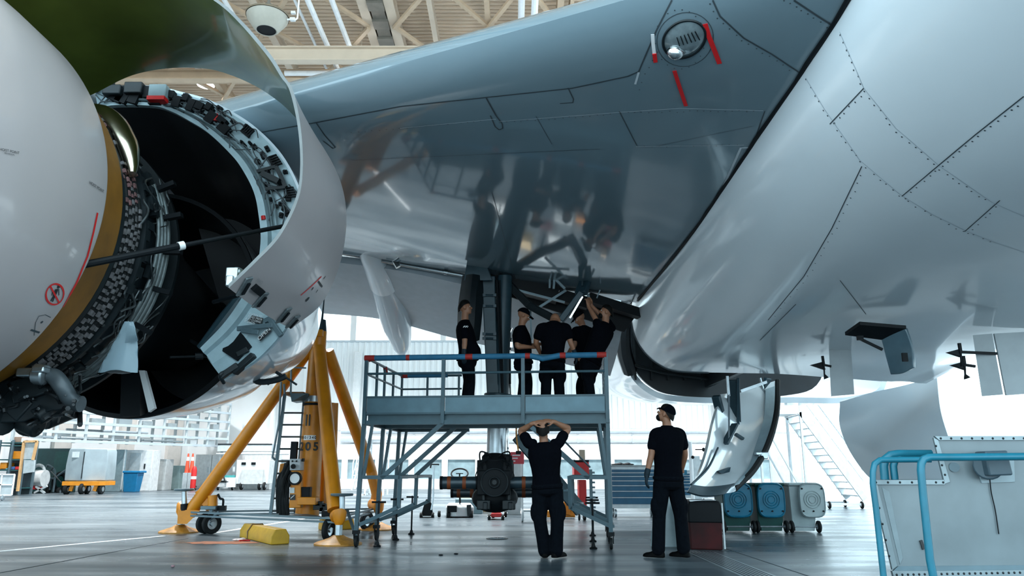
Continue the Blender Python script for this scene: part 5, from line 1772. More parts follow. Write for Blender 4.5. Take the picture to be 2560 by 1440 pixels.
def person(label, base, J, face, faceup, fwd, opt):
    vx = opt.get('vx', .011)
    s = opt.get('s', 1.0)
    H, N = J['hip'], J['neck']
    lat = (J['shL'] - J['shR']).normalized()          # towards the person's left
    fwd = V(fwd).normalized()
    hd = J['head']
    upb = (N - H).normalized()
    body = MB()
    torso(body, H, N, lat, fwd, 0, opt.get('belly', 0) * .8)
    limb(body, [N - upb * .06, N.lerp(hd, .35), hd - V(faceup).normalized() * .03], [.062, .056, .055])
    q, M3 = head(body, hd, V(face), V(faceup), s * .98)
    shirt, tr = MB(), MB()
    torso(shirt, H, N, lat, fwd, .024, opt.get('belly', 0), top=1.0, low=-.07)
    latp = (lat - upb * lat.dot(upb)).normalized()
    hipL, hipR = H + latp * .088 - upb * .03, H - latp * .088 - upb * .03
    torso(tr, H, N, lat, fwd, .022, opt.get('belly', 0) * .4, top=.1, low=-.2)
    gl = None
    for sd_ in ('L', 'R'):
        sh, el, wr = J['sh' + sd_], J['el' + sd_], J['wr' + sd_]
        limb(body, [sh, sh.lerp(el, .5), el, el.lerp(wr, .35), wr], [.056, .05, .041, .041, .027])
        limb(shirt, [sh - (sh - N) * .3, sh - V((0, 0, .01)), sh.lerp(el, .35), sh.lerp(el, opt.get('sleeve', .62))], [.055, .066, .068, .07])
        hdv = J.get('hd' + sd_, (wr - el).normalized())
        hn = J.get('hn' + sd_, lat * (1 if sd_ == 'L' else -1))
        cu = opt.get('curl', .45)
        hand(body, wr, hdv, hn, 1.0, cu, sd_ == 'L')
        if sd_ in opt.get('gloves', ''):
            gl = gl or MB()
            hand(gl, wr, hdv, hn, 1.0, cu, sd_ == 'L', .0035)
            limb(gl, [wr - (wr - el).normalized() * .06, wr], [.036, .036])
    feet = []
    for sd_, hp_ in (('L', hipL), ('R', hipR)):
        kn, an, toe = J['kn' + sd_], J['an' + sd_], J['toe' + sd_]
        limb(body, [hp_, hp_.lerp(kn, .5), kn, kn.lerp(an, .35), an], [.085, .072, .054, .054, .036])
        limb(tr, [hp_, hp_.lerp(kn, .5), kn, kn.lerp(an, .5), an + V((0, 0, .0))], [.108, .098, .082, .08, .082])
        th_ = hp_.lerp(kn, .72)
        o_ = lat * (1 if sd_ == 'L' else -1)
        tr.ell(th_ + o_ * .075, (.045, .07, .11), None, 12, 8)
        b = MB()
        td = V((toe.x - an.x, toe.y - an.y, 0)).normalized()
        ln = .275
        hz = base.z
        heel = V((an.x, an.y, 0)) - td * .075
        ts = V((-td.y, td.x, 0))
        rings = []
        for t, w, h in ((0, .026, .055), (.04, .036, .085), (.2, .040, .105), (.42, .042, .092), (.65, .05, .062), (.85, .046, .052), (.97, .028, .036), (1, .012, .022)):
            c = heel + td * (ln * t) + V((0, 0, hz + .012))
            rings.append([c + ts * (w * math.cos(a)) + V((0, 0, h * max(0, math.sin(a)) )) for a in (2 * PI * k / 16 for k in range(16))])
        b.loft(rings)
        limb(b, [V((an.x, an.y, hz + .07)), V((an.x, an.y, hz + .13))], [.046, .05])
        feet.append(b)
        body.ell(V((an.x, an.y, hz + .05)) + td * .05, (.035, .035, .03), None, 10, 8)
        limb(body, [V((an.x, an.y, hz + .055)), V((an.x, an.y, hz + .04)) + td * .12], [.032, .028])
    PS = finish(body, 'person', SKIN, None, tuple(base), vx, 2)
    tag(PS, label, 'person')
    finish(shirt, 'shirt', NAVY, PS, None, vx * 1.2, 4)
    finish(tr, 'trousers', NAVYT, PS, None, vx * 1.2, 4)
    for b in feet:
        o = finish(b, 'shoe', SHOE, PS, None, .009, 2)
    if gl:
        finish(gl, 'glove', GLOVE, PS, None, .0055, 1)
    # belt
    mb = MB()
    latb = latp
    fb_ = upb.cross(latb)
    mb.loft([ringpts(H + upb * .02, latb, fb_, .196, .152 + opt.get('belly', 0) * .2, 20), ringpts(H + upb * .055, latb, fb_, .196, .152 + opt.get('belly', 0) * .2, 20)])
    mb.build('belt', NAVYT, PS)
    # hair and headgear
    hr = MB()
    if opt.get('hair', 1):
        rows = []
        for i in range(8):
            ph = lerp(.0, 1.0, i / 7)
            rows.append([q(.088 * math.cos(ph * 1.5) * math.cos(a), -.018 + .108 * math.cos(ph * 1.5) * math.sin(a), .030 + .104 * math.sin(ph * 1.5) - (.075 * max(0, -math.sin(a)) * (1 - ph) if True else 0) + (.03 * max(0, math.sin(a)) * (1 - ph))) for a in (2 * PI * k / 24 for k in range(24))])
        hr.grid(rows, cu=True)
        hr.f.append(tuple(range(len(hr.v) - 24, len(hr.v))))
        hr.mi.append(0)
        hr.build('hair', HAIR, PS)
    if opt.get('beard'):
        b = MB()
        b.ell(q(0, .055, -.075), tuple(x * s for x in (.052, .046, .045)), M3, 16, 10)
        b.build('beard', HAIR, PS)
    if opt.get('cap'):
        b = MB()
        rows = []
        for i in range(8):
            ph = i / 7 * PI / 2
            rows.append([q(.088 * math.cos(ph) * math.cos(a), -.014 + .106 * math.cos(ph) * math.sin(a), .036 + .1 * math.sin(ph)) for a in (2 * PI * k / 28 for k in range(28))])
        b.grid(rows, cu=True)
        C_ = b.build('cap', NAVY, PS)
        sg = -1 if opt['cap'] == 'back' else 1
        rows = []
        for j in range(5):
            rows.append([q(.078 * math.sin(a) * (1 - .1 * j), sg * (.075 + opt.get('brim', .018) * j) * 1 + (-.014 if sg < 0 else .0) + sg * .025 * math.cos(a), .036 - .006 * j + .008 * math.cos(a * 1.5)) for a in (-1.3 + 2.6 * k / 12 for k in range(13))])
        MB().shell(rows, .004).build('cap_brim', NAVY, C_)
        if opt.get('badge'):
            MB().ell(q(*opt['badge']), (.012, .012, .016), M3, 10, 8).build('cap_badge', SIGNW, C_)
    for sx in (-1, 1):
        e = MB().ell(q(sx * .031, .0735, .002), tuple(x * s for x in (.012, .011, .0095)), M3, 12, 8).build('eye', SIGNW, PS)
        MB().ell(q(sx * .031, .083, .002), tuple(x * s for x in (.005, .003, .005)), M3, 10, 6).build('iris', BLACK, e)
    MB().tube([N + upb * .002 + latp * (.066 * math.cos(a)) + fb_ * (.062 * math.sin(a) - .002) for a in (2 * PI * k / 20 for k in range(20))], .012, 8, closed=True).build('collar', NAVY, PS)
    return PS

def jn(d):
    return {k: (P(*v) if isinstance(v, tuple) else v) for k, v in d.items()}
# --- the two on the floor
Y = 9.67
b1 = G(1374, 1393)
p = jn(dict(head=(1357, 1076, Y), neck=(1360, 1108, Y), shL=(1322, 1107, Y), shR=(1396, 1107, Y), elL=(1302, 1078, Y + .08), elR=(1420, 1072, Y + .08), wrL=(1331, 1059, Y - .07), wrR=(1386, 1055, Y - .06),
            hip=(1368, 1222, Y), knL=(1350, 1300, Y - .02), knR=(1393, 1300, Y - .02), anL=(1362, 1378, Y + .05), anR=(1391, 1378, Y + .02), toeL=(1358, 1378, Y + .5), toeR=(1425, 1378, Y + .25)))
p['hdL'] = V((.93, -.15, .22)); p['hdR'] = V((-.93, -.15, .15))
p['hnL'] = V((-.1, -.7, .75)); p['hnR'] = V((.1, -.7, .75))
p['head'] = p['head'] + V((0, -.01, .0))
w1 = person('person in dark T-shirt and cargo trousers, back turned, both hands clasped on the head', b1, p, (0.05, .93, .3), (0, -.3, .95), (0, 1, 0), dict(vx=.0075, hair=1, curl=.35, sleeve=.5))
b2 = G(1668, 1393)
p = jn(dict(head=(1664, 1035, Y), neck=(1668, 1067, Y), shL=(1637, 1083, Y - .02), shR=(1701, 1083, Y + .05), elL=(1628, 1138, Y - .05), elR=(1712, 1135, Y + .12), wrL=(1617, 1186, Y - .07), wrR=(1703, 1180, Y + .28),
            hip=(1671, 1203, Y), knL=(1648, 1288, Y), knR=(1701, 1288, Y + .05), anL=(1646, 1374, Y + .02), anR=(1709, 1372, Y + .05), toeL=(1560, 1374, Y + .25), toeR=(1640, 1372, Y + .3)))
p['hdL'] = V((-.12, -.05, -1)); p['hnL'] = V((-1, .0, .1))
p['hdR'] = V((-.8, .4, -.4)); p['hnR'] = V((.3, .9, .2))
w2 = person('person in dark cap and T-shirt standing on the floor, looking up', b2, p, (-.72, .45, .42), (.35, -.2, .9), (-.5, .86, 0), dict(vx=.0075, cap='front', brim=.007, badge=(.05, -.1, .055), gloves='L', beard=1, sleeve=.6))

# --- the five on the platform
DK = DZ
def deckp(px, Y):
    d = P(px, 1000, Y)
    return V((d.x, Y, DK))
def legs(px, Y, sep, yaw, hip, dy=.06):
    """joints of two straight standing legs below a hip point"""
    f = V((math.cos(yaw), math.sin(yaw), 0))
    l = V((-f.y, f.x, 0))
    out = {'hip': hip}
    for sd_, s_ in (('L', 1), ('R', -1)):
        a = V((hip.x, hip.y, DK + .09)) + l * (sep * s_) + f * (dy * s_ * -.5)
        out['an' + sd_] = a
        out['kn' + sd_] = V(((a.x + hip.x) / 2, (a.y + hip.y) / 2, DK + .5)) + f * .03 + l * (sep * .35 * s_)
        out['toe' + sd_] = a + f * .2
    return out
def hipat(px, py, Y):
    return P(px, py, Y)
# 1: left, in profile, arms down
Y = 11.55
p = jn(dict(head=(1163, 770, Y), neck=(1162, 803, Y), shL=(1163, 816, Y + .17), shR=(1161, 816, Y - .17), elL=(1166, 855, Y + .2), elR=(1162, 853, Y - .2), wrL=(1172, 888, Y + .16), wrR=(1160, 884, Y - .2)))
p.update(legs(0, Y, .09, 0.0, hipat(1169, 903, Y)))
p['hdR'] = V((.05, 0, -1)); p['hnR'] = V((.1, -1, 0)); p['hdL'] = V((.1, 0, -1)); p['hnL'] = V((0, 1, 0))
M1_ = person('person in dark T-shirt standing in profile at the left of the platform, gloved arm hanging', deckp(1169, Y), p, (.9, .1, .2), (-.2, 0, .95), (1, 0, 0), dict(belly=.09, gloves='R', sleeve=.66))
mb = MB()
for k in range(5):
    c = P(1158 + 2.6 * k, 817 - (k % 2), Y - .27)
    mb.bar(c + V((0, 0, -.012)), c + V((.012, 0, .012)), .012, .006)
mb.build('sleeve_emblem', SIGNW, M1_)
# 2: right of the gear leg, cap, forearms forward
Y = 11.75
p = jn(dict(head=(1309, 790, Y), neck=(1303, 817, Y), shL=(1306, 828, Y + .17), shR=(1298, 830, Y - .16), elL=(1312, 866, Y + .2), elR=(1294, 866, Y - .22), wrL=(1338, 862, Y + .12), wrR=(1330, 868, Y - .14)))
p.update(legs(0, Y, .09, .15, hipat(1309, 912, Y)))
p['hnR'] = V((0, -.7, .7)); p['hnL'] = V((0, .7, .7))
person('person in dark cap beside the gear leg on the platform, forearms held forward', deckp(1309, Y), p, (.85, .1, -.35), (.3, 0, .9), (1, .1, 0), dict(cap='front', hair=0, sleeve=.62))
# 3: broad back to the camera, head bowed
Y = 11.35
p = jn(dict(head=(1388, 802, Y + .16), neck=(1385, 806, Y + .06), shL=(1351, 818, Y), shR=(1417, 818, Y), elL=(1340, 856, Y + .06), elR=(1426, 855, Y), wrL=(1352, 886, Y + .25), wrR=(1438, 884, Y + .05)))
p.update(legs(0, Y, .11, PI / 2, hipat(1381, 908, Y)))
p['hdR'] = V((.25, 0, -1)); p['hnR'] = V((1, -.2, 0)); p['hdL'] = V((.3, .6, -.6)); p['hnL'] = V((-.8, 0, .4))
person('person with bowed balding head seen from behind in the middle of the platform', deckp(1381, Y), p, (0.1, .75, -.65), (0, .6, .8), (0, 1, 0), dict(hair=0, gloves='R', sleeve=.62))
# 4: further back, looking down
Y = 12.1
p = jn(dict(head=(1449, 796, Y), neck=(1458, 817, Y + .04), shL=(1438, 826, Y - .06), shR=(1478, 828, Y + .1), elL=(1436, 862, Y - .1), elR=(1480, 864, Y + .1), wrL=(1420, 884, Y - .05), wrR=(1458, 886, Y - .1)))
p.update(legs(0, Y, .1, PI * 1.1, hipat(1463, 912, Y)))
p['hnL'] = V((-.3, -.7, .5)); p['hnR'] = V((0, -.7, .5))
person('person in dark cap looking down behind the others on the platform', deckp(1463, Y), p, (-.75, -.25, -.55), (-.45, -.1, .85), (-.9, -.3, 0), dict(cap='front', hair=0, sleeve=.6))
# 5: right, reaching up with both arms
Y = 11.5
p = jn(dict(head=(1515, 781, Y), neck=(1514, 809, Y), shL=(1495, 816, Y - .1), shR=(1530, 820, Y + .12), elL=(1489, 797, Y - .05), elR=(1508, 793, Y + .12), wrL=(1471, 766, Y + .02), wrR=(1478, 764, Y + .16)))
p.update(legs(0, Y, .1, PI * .9, hipat(1475, 908, Y)))
p['hdL'] = V((-.1, 0, 1)); p['hdR'] = V((-.1, 0, 1)); p['hnL'] = V((.5, -.8, 0)); p['hnR'] = V((.8, .4, 0))
person('bearded person at the right end of the platform reaching up with both arms', deckp(1475, Y), p, (-.85, .1, .3), (.3, 0, .95), (-.9, .3, 0), dict(beard=1, sleeve=.5, curl=.9))
# ================================================================== GROUND EQUIPMENT AND BACKGROUND
M_ = lambda n, c, r=.45, **k: mat(n, c, r, **k)
CAB = M_('cabinet_white', (.72, .73, .73))
CABG = M_('cabinet_grey', (.40, .45, .47))
DGREEN = M_('dark_green_paint', (.012, .07, .075))
BINB = M_('bin_blue', (.006, .12, .2), .35, spec=.25)
BING = M_('bin_green', (.006, .045, .04), .4, spec=.25)
BINW = M_('bin_grey', (.26, .32, .33), .4)
DRAW = M_('drawer_blue', (.01, .085, .16), .4)
LGREY = M_('light_grey_frame', (.55, .6, .62), .4)
def px_(px, py, Y):
    return P(px, py, Y)
def rect(px0, px1, py0, py1, Y):
    """real width, height and base of a box whose front shows at these pixels at depth Y"""
    a, b = P(px0, (py0 + py1) / 2, Y), P(px1, (py0 + py1) / 2, Y)
    return a.x, b.x, P((px0 + px1) / 2, py1, Y).z, P((px0 + px1) / 2, py0, Y).z
def fy(py):
    return G(1280, py).y
def wheelset(par, pts, r, w=.04, m=RUBBER, ax=(1, 0, 0)):
    for p in pts:
        p = V(p)
        a = V(ax).normalized()
        o = MB().lathe(p - a * (w / 2), a, [(0, 0), (0, r * .85), (w * .2, r), (w * .8, r), (w, r * .85), (w, 0)], 20).build('wheel', m, par)
        MB().cyl(p - a * (w * .6), p + a * (w * .6), r * .45, 12).build('wheel_hub', STEEL, o)

# ---- tool cabinets
def tool_cabinet(x0, x1, Y, h, label, nd=7, dep=.6):
    t = thing('tool_cabinet', label, 'tool cabinet', ((x0 + x1) / 2, Y, 0))
    MB().box2((x0, Y, .2), (x1, Y + dep, h)).build('body', LGREY, t, bevel=.008)
    hs = [.10, .10, .12, .13, .15, .17, .19][:nd]
    k = (h - .34) / sum(hs)
    z = h - .06
    for q in hs:
        o = MB().box2((x0 + .05, Y - .02, z - q * k + .012), (x1 - .05, Y + .01, z)).build('drawer', DRAW, t, bevel=.004)
        MB().box2((x0 + .05, Y - .045, z - .008), (x1 - .05, Y - .02, z + .003)).build('handle', LGREY, o)
        z -= q * k
    MB().box2((x0 - .02, Y - .03, h), (x1 + .02, Y + dep, h + .03)).build('worktop', M_('worktop_grey', (.3, .33, .34)), t)
    MB().bar((x0 - .05, Y + .1, h - .15), (x0 - .05, Y + .5, h - .15), .03).build('side_handle', STEEL, t)
    wheelset(t, [(x0 + .12, Y + .08, .09), (x1 - .12, Y + .08, .09), (x0 + .12, Y + dep - .1, .09), (x1 - .12, Y + dep - .1, .09)], .09, .05, STEEL)
    return t
Yc = fy(1294)
x0 = P(1527, 1294, Yc).x
tool_cabinet(x0, x0 + 1.12, Yc, 1.12, 'grey tool cabinet with seven blue drawers left of the standing person in a cap')
b = MB()
for k in range(7):
    c = V((x0 + .15 + k * .06, Yc + .2, 1.165))
    b.ell(c, (.09, .12, .02 + .012 * (k % 3)), None, 10, 6)
tag(b.build('cloth', BLACK, loc=(x0 + .3, Yc + .2, 1.15)), 'crumpled black cloth lying on the blue tool cabinet', 'cloth')
Yd = fy(1262)
x0 = P(1690, 1262, Yd).x
tool_cabinet(x0, x0 + 1.0, Yd, 1.0, 'second blue tool cabinet, half hidden behind the gear door and the red box')
# ---- red covered box behind the standing person
a, b = G(1731, 1374), G(1808, 1376)
h = P(1730, 1253, a.y).z
RBX = thing('covered_box', 'dark red and black covered box on the floor right of the standing person', 'box', tuple((a + b) / 2 + V((0, .25, 0))))
nn = lambda z, i, o=0: [(a.x - .02 - o, a.y - o, z), (b.x + o, b.y - o, z), (b.x + .06 + o, b.y + .55 + o, z), (a.x + .02 - o, a.y + .55 + o, z)]
REDB = M_('dark_red_cover', (.04, .0012, .002), .8, var=.8, scale=3)
MB().loft([nn(0.0, 0), nn(h * .45, 0, .005), nn(h * .62, 0, .01)]).build('box_base', REDB, RBX, bevel=.02)
MB().loft([nn(h * .55, 0, .018), nn(h * .9, 0, .012), nn(h, 0, -.01), nn(h + .01, 0, -.05)]).build('cover', BLACK, RBX, bevel=.02)
MB().bar((b.x + .02, b.y - .02, 0.02), (b.x + .015, b.y - .02, h - .02), .02).build('edge_strip', LGREY, RBX)
MB().box2((a.x + .0, a.y, h - .004), (b.x - .03, a.y + .05, h + .016)).build('lid_edge', SIGNW, RBX)
# grey plastic sheet bundle seen between the legs
c = G(1690, 1372)
rows = []
for j in range(9):
    t = j / 8
    r = .24 * (1 - .5 * t)
    rows.append([V((c.x - .02 + r * math.cos(q) * (1 + .12 * math.sin(4 * q + j)), c.y + .42 + r * .6 * math.sin(q), .7 * t)) for q in (2 * PI * k / 26 for k in range(26))])
mb = MB().loft(rows)
tag(mb.build('plastic_cover', M_('grey_plastic_sheet', (.22, .28, .30), .25), loc=(c.x, c.y + .42, 0)), 'grey plastic covered bundle between the standing person and the red box', 'cover')
# ---- wheeled bins
def bin_(px0, px1, py1, label, mb_, ml, tilt=0, lid_off=0.0):
    g = G((px0 + px1) / 2, py1)
    w = (P(px1, py1, g.y).x - P(px0, py1, g.y).x)
    t = thing('wheeled_bin', label, 'bin', (g.x, g.y + .35, 0))
    h = .82
    q = lambda x, y, z: V((g.x + x, g.y + .35 + y, z))
    r = lambda s_, z: [q(-w * .5 * s_, -.3 * s_, z), q(w * .5 * s_, -.3 * s_, z), q(w * .5 * s_, .3 * s_, z), q(-w * .5 * s_, .3 * s_, z)]
    MB().loft([r(.78, .03), r(.86, .2), r(.98, h - .05), r(1.05, h - .04), r(1.05, h), r(.98, h)]).build('body', mb_, t, bevel=.015)
    # lid hanging open over the back of the bin, towards the camera
    lx = lid_off
    rows = []
    def rr_(s_, y):
        out = []
        for k in range(32):
            a_ = 2 * PI * k / 32
            cx, cz = math.cos(a_), math.sin(a_)
            e = 4.0
            m_ = (abs(cx) ** e + abs(cz) ** e) ** (-1 / e)
            out.append(q(lx + cx * m_ * w * .48 * s_, -.345 - y, .54 + cz * m_ * .29 * s_))
        return out
    L = MB().loft([rr_(1, 0), rr_(1, .03), rr_(.93, .055), rr_(.9, .035), rr_(.2, .04)]).build('lid', ml, t, bevel=.006)
    o = MB()
    for s_ in (.14, .10, .06):
        o.np().torus(q(lx, -.39, .55), (0, 1, 0), s_, .008, 28, 6)
    o.split('lid_ring', ml, L)
    o = MB()
    for x, z in ((-.36, .36), (.36, .36), (-.36, .73), (.36, .73), (0, .36)):
        o.np().cyl(q(lx + x * w, -.40, z), q(lx + x * w, -.37, z), .015, 8)
    o.split('lid_stud', BLACK, L)
    MB().cyl(q(-w * .5, -.33, h - .02), q(w * .5, -.33, h - .02), .022, 10).build('handle', mb_, t)
    MB().cyl(q(-w * .52, -.26, .1), q(w * .52, -.26, .1), .015, 8).build('axle', STEEL, t)
    wheelset(t, [q(-w * .47, -.26, .1), q(w * .52, -.26, .1)], .1, .05)
    MB().box(q(0, -.24, .06), (w * .7, .06, .06)).build('foot_rail', mb_, t)
    return t
bin_(1812, 1888, 1333, 'green wheeled bin with blue lid hanging open, next to the red box', BING, BINB)
bin_(1897, 1970, 1333, 'green wheeled bin with blue lid, between the other green bin and the grey bin', BING, BINB)
bin_(1983, 2052, 1333, 'grey wheeled bin with its lid hanging askew, rightmost of three bins', BINW, BINW, 0, .13)
# ---- white board and white stairs
Yb = fy(1262)
x0, x1, z0, z1 = rect(1925, 2003, 1082, 1210, Yb)
t = thing('notice_board', 'blank white board on a wheeled frame behind the bins', 'board', ((x0 + x1) / 2, Yb, 0))
MB().box2((x0, Yb, z0), (x1, Yb + .04, z1)).build('panel', M_('board_white', (.66, .7, .71), .4), t)
MB().bar((x0, Yb + .02, 0.05), (x0, Yb + .02, z1 + .03), .05).np().bar((x1, Yb + .02, .05), (x1, Yb + .02, z1 + .03), .05).np().bar((x0, Yb + .02, z1 + .02), (x1, Yb + .02, z1 + .02), .05).np().bar((x0, Yb + .02, z0 - .02), (x1, Yb + .02, z0 - .02), .05).split('frame', LGREY, t)
MB().bar((x0, Yb - .3, .05), (x0, Yb + .35, .05), .05).np().bar((x1, Yb - .3, .05), (x1, Yb + .35, .05), .05).split('foot', LGREY, t)
WST = M_('stair_white', (.72, .77, .79), .4)
def stairs(a, b, width, n, label, name='access_stairs', rail=1.0, m=WST, top=1.2):
    """a: foot, b: head of the near string, both on the near side"""
    a, b = V(a), V(b)
    t = thing(name, label, 'stairs', (a.x, a.y, 0))
    off = V((0, width, 0))
    d = (b - a)
    dh = V((d.x, d.y, 0)).normalized()
    for o in (V((0, 0, 0)), off):
        MB().bar(a + o, b + o, .06, .16).build('string', m, t)
        MB().tube([a + o + V((0, 0, rail)), b + o + V((0, 0, rail)), b + o + dh * top + V((0, 0, rail))], .025, 8).np().tube([a + o + V((0, 0, rail * .5)), b + o + V((0, 0, rail * .5))], .018, 8).split('handrail', m, t)
        for k in range(5):
            p = a.lerp(b, k / 4) + o
            MB().bar(p, p + V((0, 0, rail)), .035).build('rail_post', m, t)
        p = b + o + dh * top
        MB().bar(p - V((0, 0, .05)), p + V((0, 0, rail)), .035).build('rail_post', m, t)
        MB().bar(b + o, V((b.x, b.y + o.y, .1)), .06).np().bar(b + o + dh * top, V((b.x + dh.x * top, b.y + o.y + dh.y * top, .1)), .06).np().bar(V((b.x, b.y + o.y, .12)), V((a.x, a.y + o.y, .12)), .06).np().bar(V((b.x, b.y + o.y, .2)), b + o + dh * top, .04).split('support_leg', m, t)
    for k in range(n):
        p = a.lerp(b, (k + .5) / n)
        MB().box(p + off / 2, (.26, width, .03)).build('tread', m, t)
    MB().box2((min(b.x, b.x + dh.x * top), b.y, b.z - .06), (max(b.x, b.x + dh.x * top), b.y + width, b.z)).build('landing', m, t)
    return t
Ys = fy(1272)
ft = G(2165, 1272)
hd = P(2000, 1030, Ys)
T = stairs((ft.x, Ys, .25), (hd.x, Ys, hd.z), 1.1, 13, 'white wheeled access stairs standing behind the bins')
wheelset(T, [(ft.x - .1, Ys, .1), (ft.x - 1.0, Ys, .1), (ft.x - 1.0, Ys + 1.1, .1), (ft.x - .1, Ys + 1.1, .1)], .1, .05)
Ys2 = 30.0
stairs((P(880, 1215, Ys2).x, Ys2, .3), (P(918, 1095, Ys2).x, Ys2, P(918, 1095, Ys2).z), 1.0, 9, 'white access stairs far behind the yellow jack', top=.7)
# ---- sheet metal container with teal rails, front right
CY_ = 5.3
def cq(px, py, Y=CY_):
    return P(px, py, Y)
SHEET = M_('dull_sheet_metal', (.165, .20, .215), .42, metal=.15, var=.16, scale=2.5, coat=.1)
CONT = thing('freight_container', 'grey riveted sheet metal container with stepped top standing front right', 'container', (cq(2400, 1430).x, CY_, 0))
zb = cq(2230, 1425).z
X0, X1_ = cq(2181, 1205).x, cq(2620, 1200).x + .5
front = [cq(2181, 1203), cq(2362, 1203), cq(2336, 1095), cq(2640, 1095), cq(2700, 1440), cq(2232, 1424)]
MB().prism(front, (.60, 1.1, 0)).build('body', SHEET, CONT, bevel=.008)
def plate2(q, Y, th, name, m, par=CONT):
    return MB().prism([cq(x, y, Y) for x, y in q], (0, th, 0)).build(name, m, par, bevel=.002)
f_ = CY_ - .012
plate2([(2181, 1200), (2362, 1199), (2363, 1212), (2182, 1212)], f_, .02, 'edge_rail', M_('edge_aluminium', (.24, .29, .31), .35, metal=.5), CONT)
plate2([(2336, 1090), (2640, 1090), (2640, 1101), (2348, 1101)], f_, .02, 'edge_rail', M_('edge_aluminium', (.24, .29, .31)), CONT)
plate2([(2334, 1094), (2346, 1100), (2376, 1205), (2362, 1210)], f_, .02, 'edge_rail', M_('edge_aluminium', (.24, .29, .31)), CONT)
plate2([(2182, 1212), (2194, 1212), (2244, 1415), (2231, 1425)], f_, .02, 'edge_rail', M_('edge_aluminium', (.24, .29, .31)), CONT)
plate2([(2231, 1430), (2246, 1416), (2700, 1412), (2700, 1428)], f_, .02, 'edge_rail', M_('edge_shadow_grey', (.12, .18, .21), .4), CONT)  # shade along the bottom edge is put into this darker grey
plate2([(2231, 1428), (2700, 1424), (2700, 1448), (2236, 1448)], f_ - .01, .03, 'base_rail', M_('edge_aluminium', (.24, .29, .31)), CONT)
plate2([(2205, 1218), (2224, 1230), (2258, 1395), (2250, 1412)], CY_ - .004, .006, 'corner_fold', M_('fold_pale', (.2, .25, .27), .35), CONT)
rv = MB()
for x, y in [(2190 + k * 30, 1206) for k in range(6)] + [(2358, 1206)] + [(2352 + k * 26, 1096) for k in range(9)] + [(2340 + k * 7.5, 1115 + k * 24) for k in range(4)] + [(2190 + k * 8.2, 1230 + k * 40) for k in range(5)]:
    c = cq(x, y, f_)
    rv.np().ell(c, (.008, .006, .008), None, 8, 5)
for k in range(26):
    c = cq(2242 + k * 14, 1437 - k * .25, f_ - .01)
    rv.np().ell(c, (.008, .006, .008), None, 8, 5)
rv.split('rivet', DARK, CONT)
MB().cyl(cq(2386, 1168, CY_ - .02), cq(2386, 1168), .032, 18).build('round_fitting', GREYM, CONT)
plate2([(2440, 1150), (2535, 1140), (2538, 1205), (2455, 1208)], CY_ - .01, .012, 'backing_plate', M_('plate_grey', (.3, .37, .4)), CONT)
MB().cyl(cq(2470, 1165, CY_ - .1), cq(2470, 1165, CY_), .09, 18).np().prism([cq(2462, 1128, CY_ - .14), cq(2520, 1126, CY_ - .16), cq(2534, 1188, CY_ - .16), cq(2474, 1190, CY_ - .14)], (0, .12, 0)).split('latch_box', M_('latch_dark_grey', (.045, .075, .095), .45), CONT, bevel=.01)
MB().tube(spline([cq(2474, 1190, CY_ - .01), cq(2478, 1230, CY_ - .01), cq(2488, 1275, CY_ - .01), cq(2497, 1335, CY_ - .01)], 5), .004, 6).build('cord', BLACK, CONT)
MB().prism([cq(2300, 1352, f_), cq(2306, 1350, f_), cq(2314, 1372, f_), cq(2307, 1375, f_)], (0, .01, 0)).build('scratch_mark', INK, CONT)
# the teal rails are a hand cart around the container
RC = thing('hand_cart', 'teal tubular cart rails around the sheet metal container', 'cart', (cq(2330, 1430, CY_ - .3).x, CY_ - .3, 0))
def rail(pts, r=.026, nm='rail', sub=1):
    MB().tube(spline(pts, sub) if sub > 1 else pts, r, 12).build(nm, TEAL, RC)
Yf = CY_ - .28
rail([cq(2345, 1500, Yf), cq(2325, 1400, Yf), cq(2308, 1240, Yf), cq(2302, 1175, Yf), cq(2303, 1160, Yf), cq(2309, 1148, Yf), cq(2322, 1143, Yf), cq(2400, 1143, Yf), cq(2600, 1141, Yf), cq(2700, 1140, Yf)], .024)
Yr = CY_ + .35
rail([cq(2212, 1470, CY_ - .06), cq(2190, 1270, CY_ - .06), cq(2182, 1210, CY_ - .06), cq(2182, 1180, CY_ - .06), cq(2186, 1160, CY_ - .05), cq(2200, 1150, CY_ - .04), cq(2290, 1149, CY_ + .0), cq(2328, 1149, CY_ - .03)], .020)
rail([cq(2212, 1199, Yr), cq(2209, 1165, Yr), cq(2213, 1148, Yr), cq(2226, 1138, Yr), cq(2245, 1135, Yr), cq(2328, 1135, Yr)], .03)
rail([cq(2237, 1199, Yr), cq(2233, 1165, Yr), cq(2238, 1148, Yr), cq(2250, 1139, Yr), cq(2328, 1137, Yr)], .026)
for x in (cq(2345, 1500, Yf).x, cq(2700, 1440, Yf).x):
    MB().bar((x, Yf, .25), (x + .75, CY_ + 1.05, .25), .05).build('floor_frame', TEAL, RC)
wheelset(RC, [(cq(2345, 1500, Yf).x, Yf + .1, .12), (cq(2345, 1500, Yf).x + .7, CY_ + 1.0, .12), (cq(2700, 1440, Yf).x, Yf + .1, .12), (cq(2700, 1440, Yf).x + .7, CY_ + 1.0, .12)], .12, .05)
xa_, xb_ = cq(2345, 1500, Yf).x - .05, cq(2700, 1440, Yf).x
MB().prism([(xa_, CY_ + .02, .25), (xb_, CY_ + .02, .25), (xb_, CY_ + .02, .30), (xa_, CY_ + .02, .30)], (.6, 1.05, 0)).build('platform', GREYM, RC)

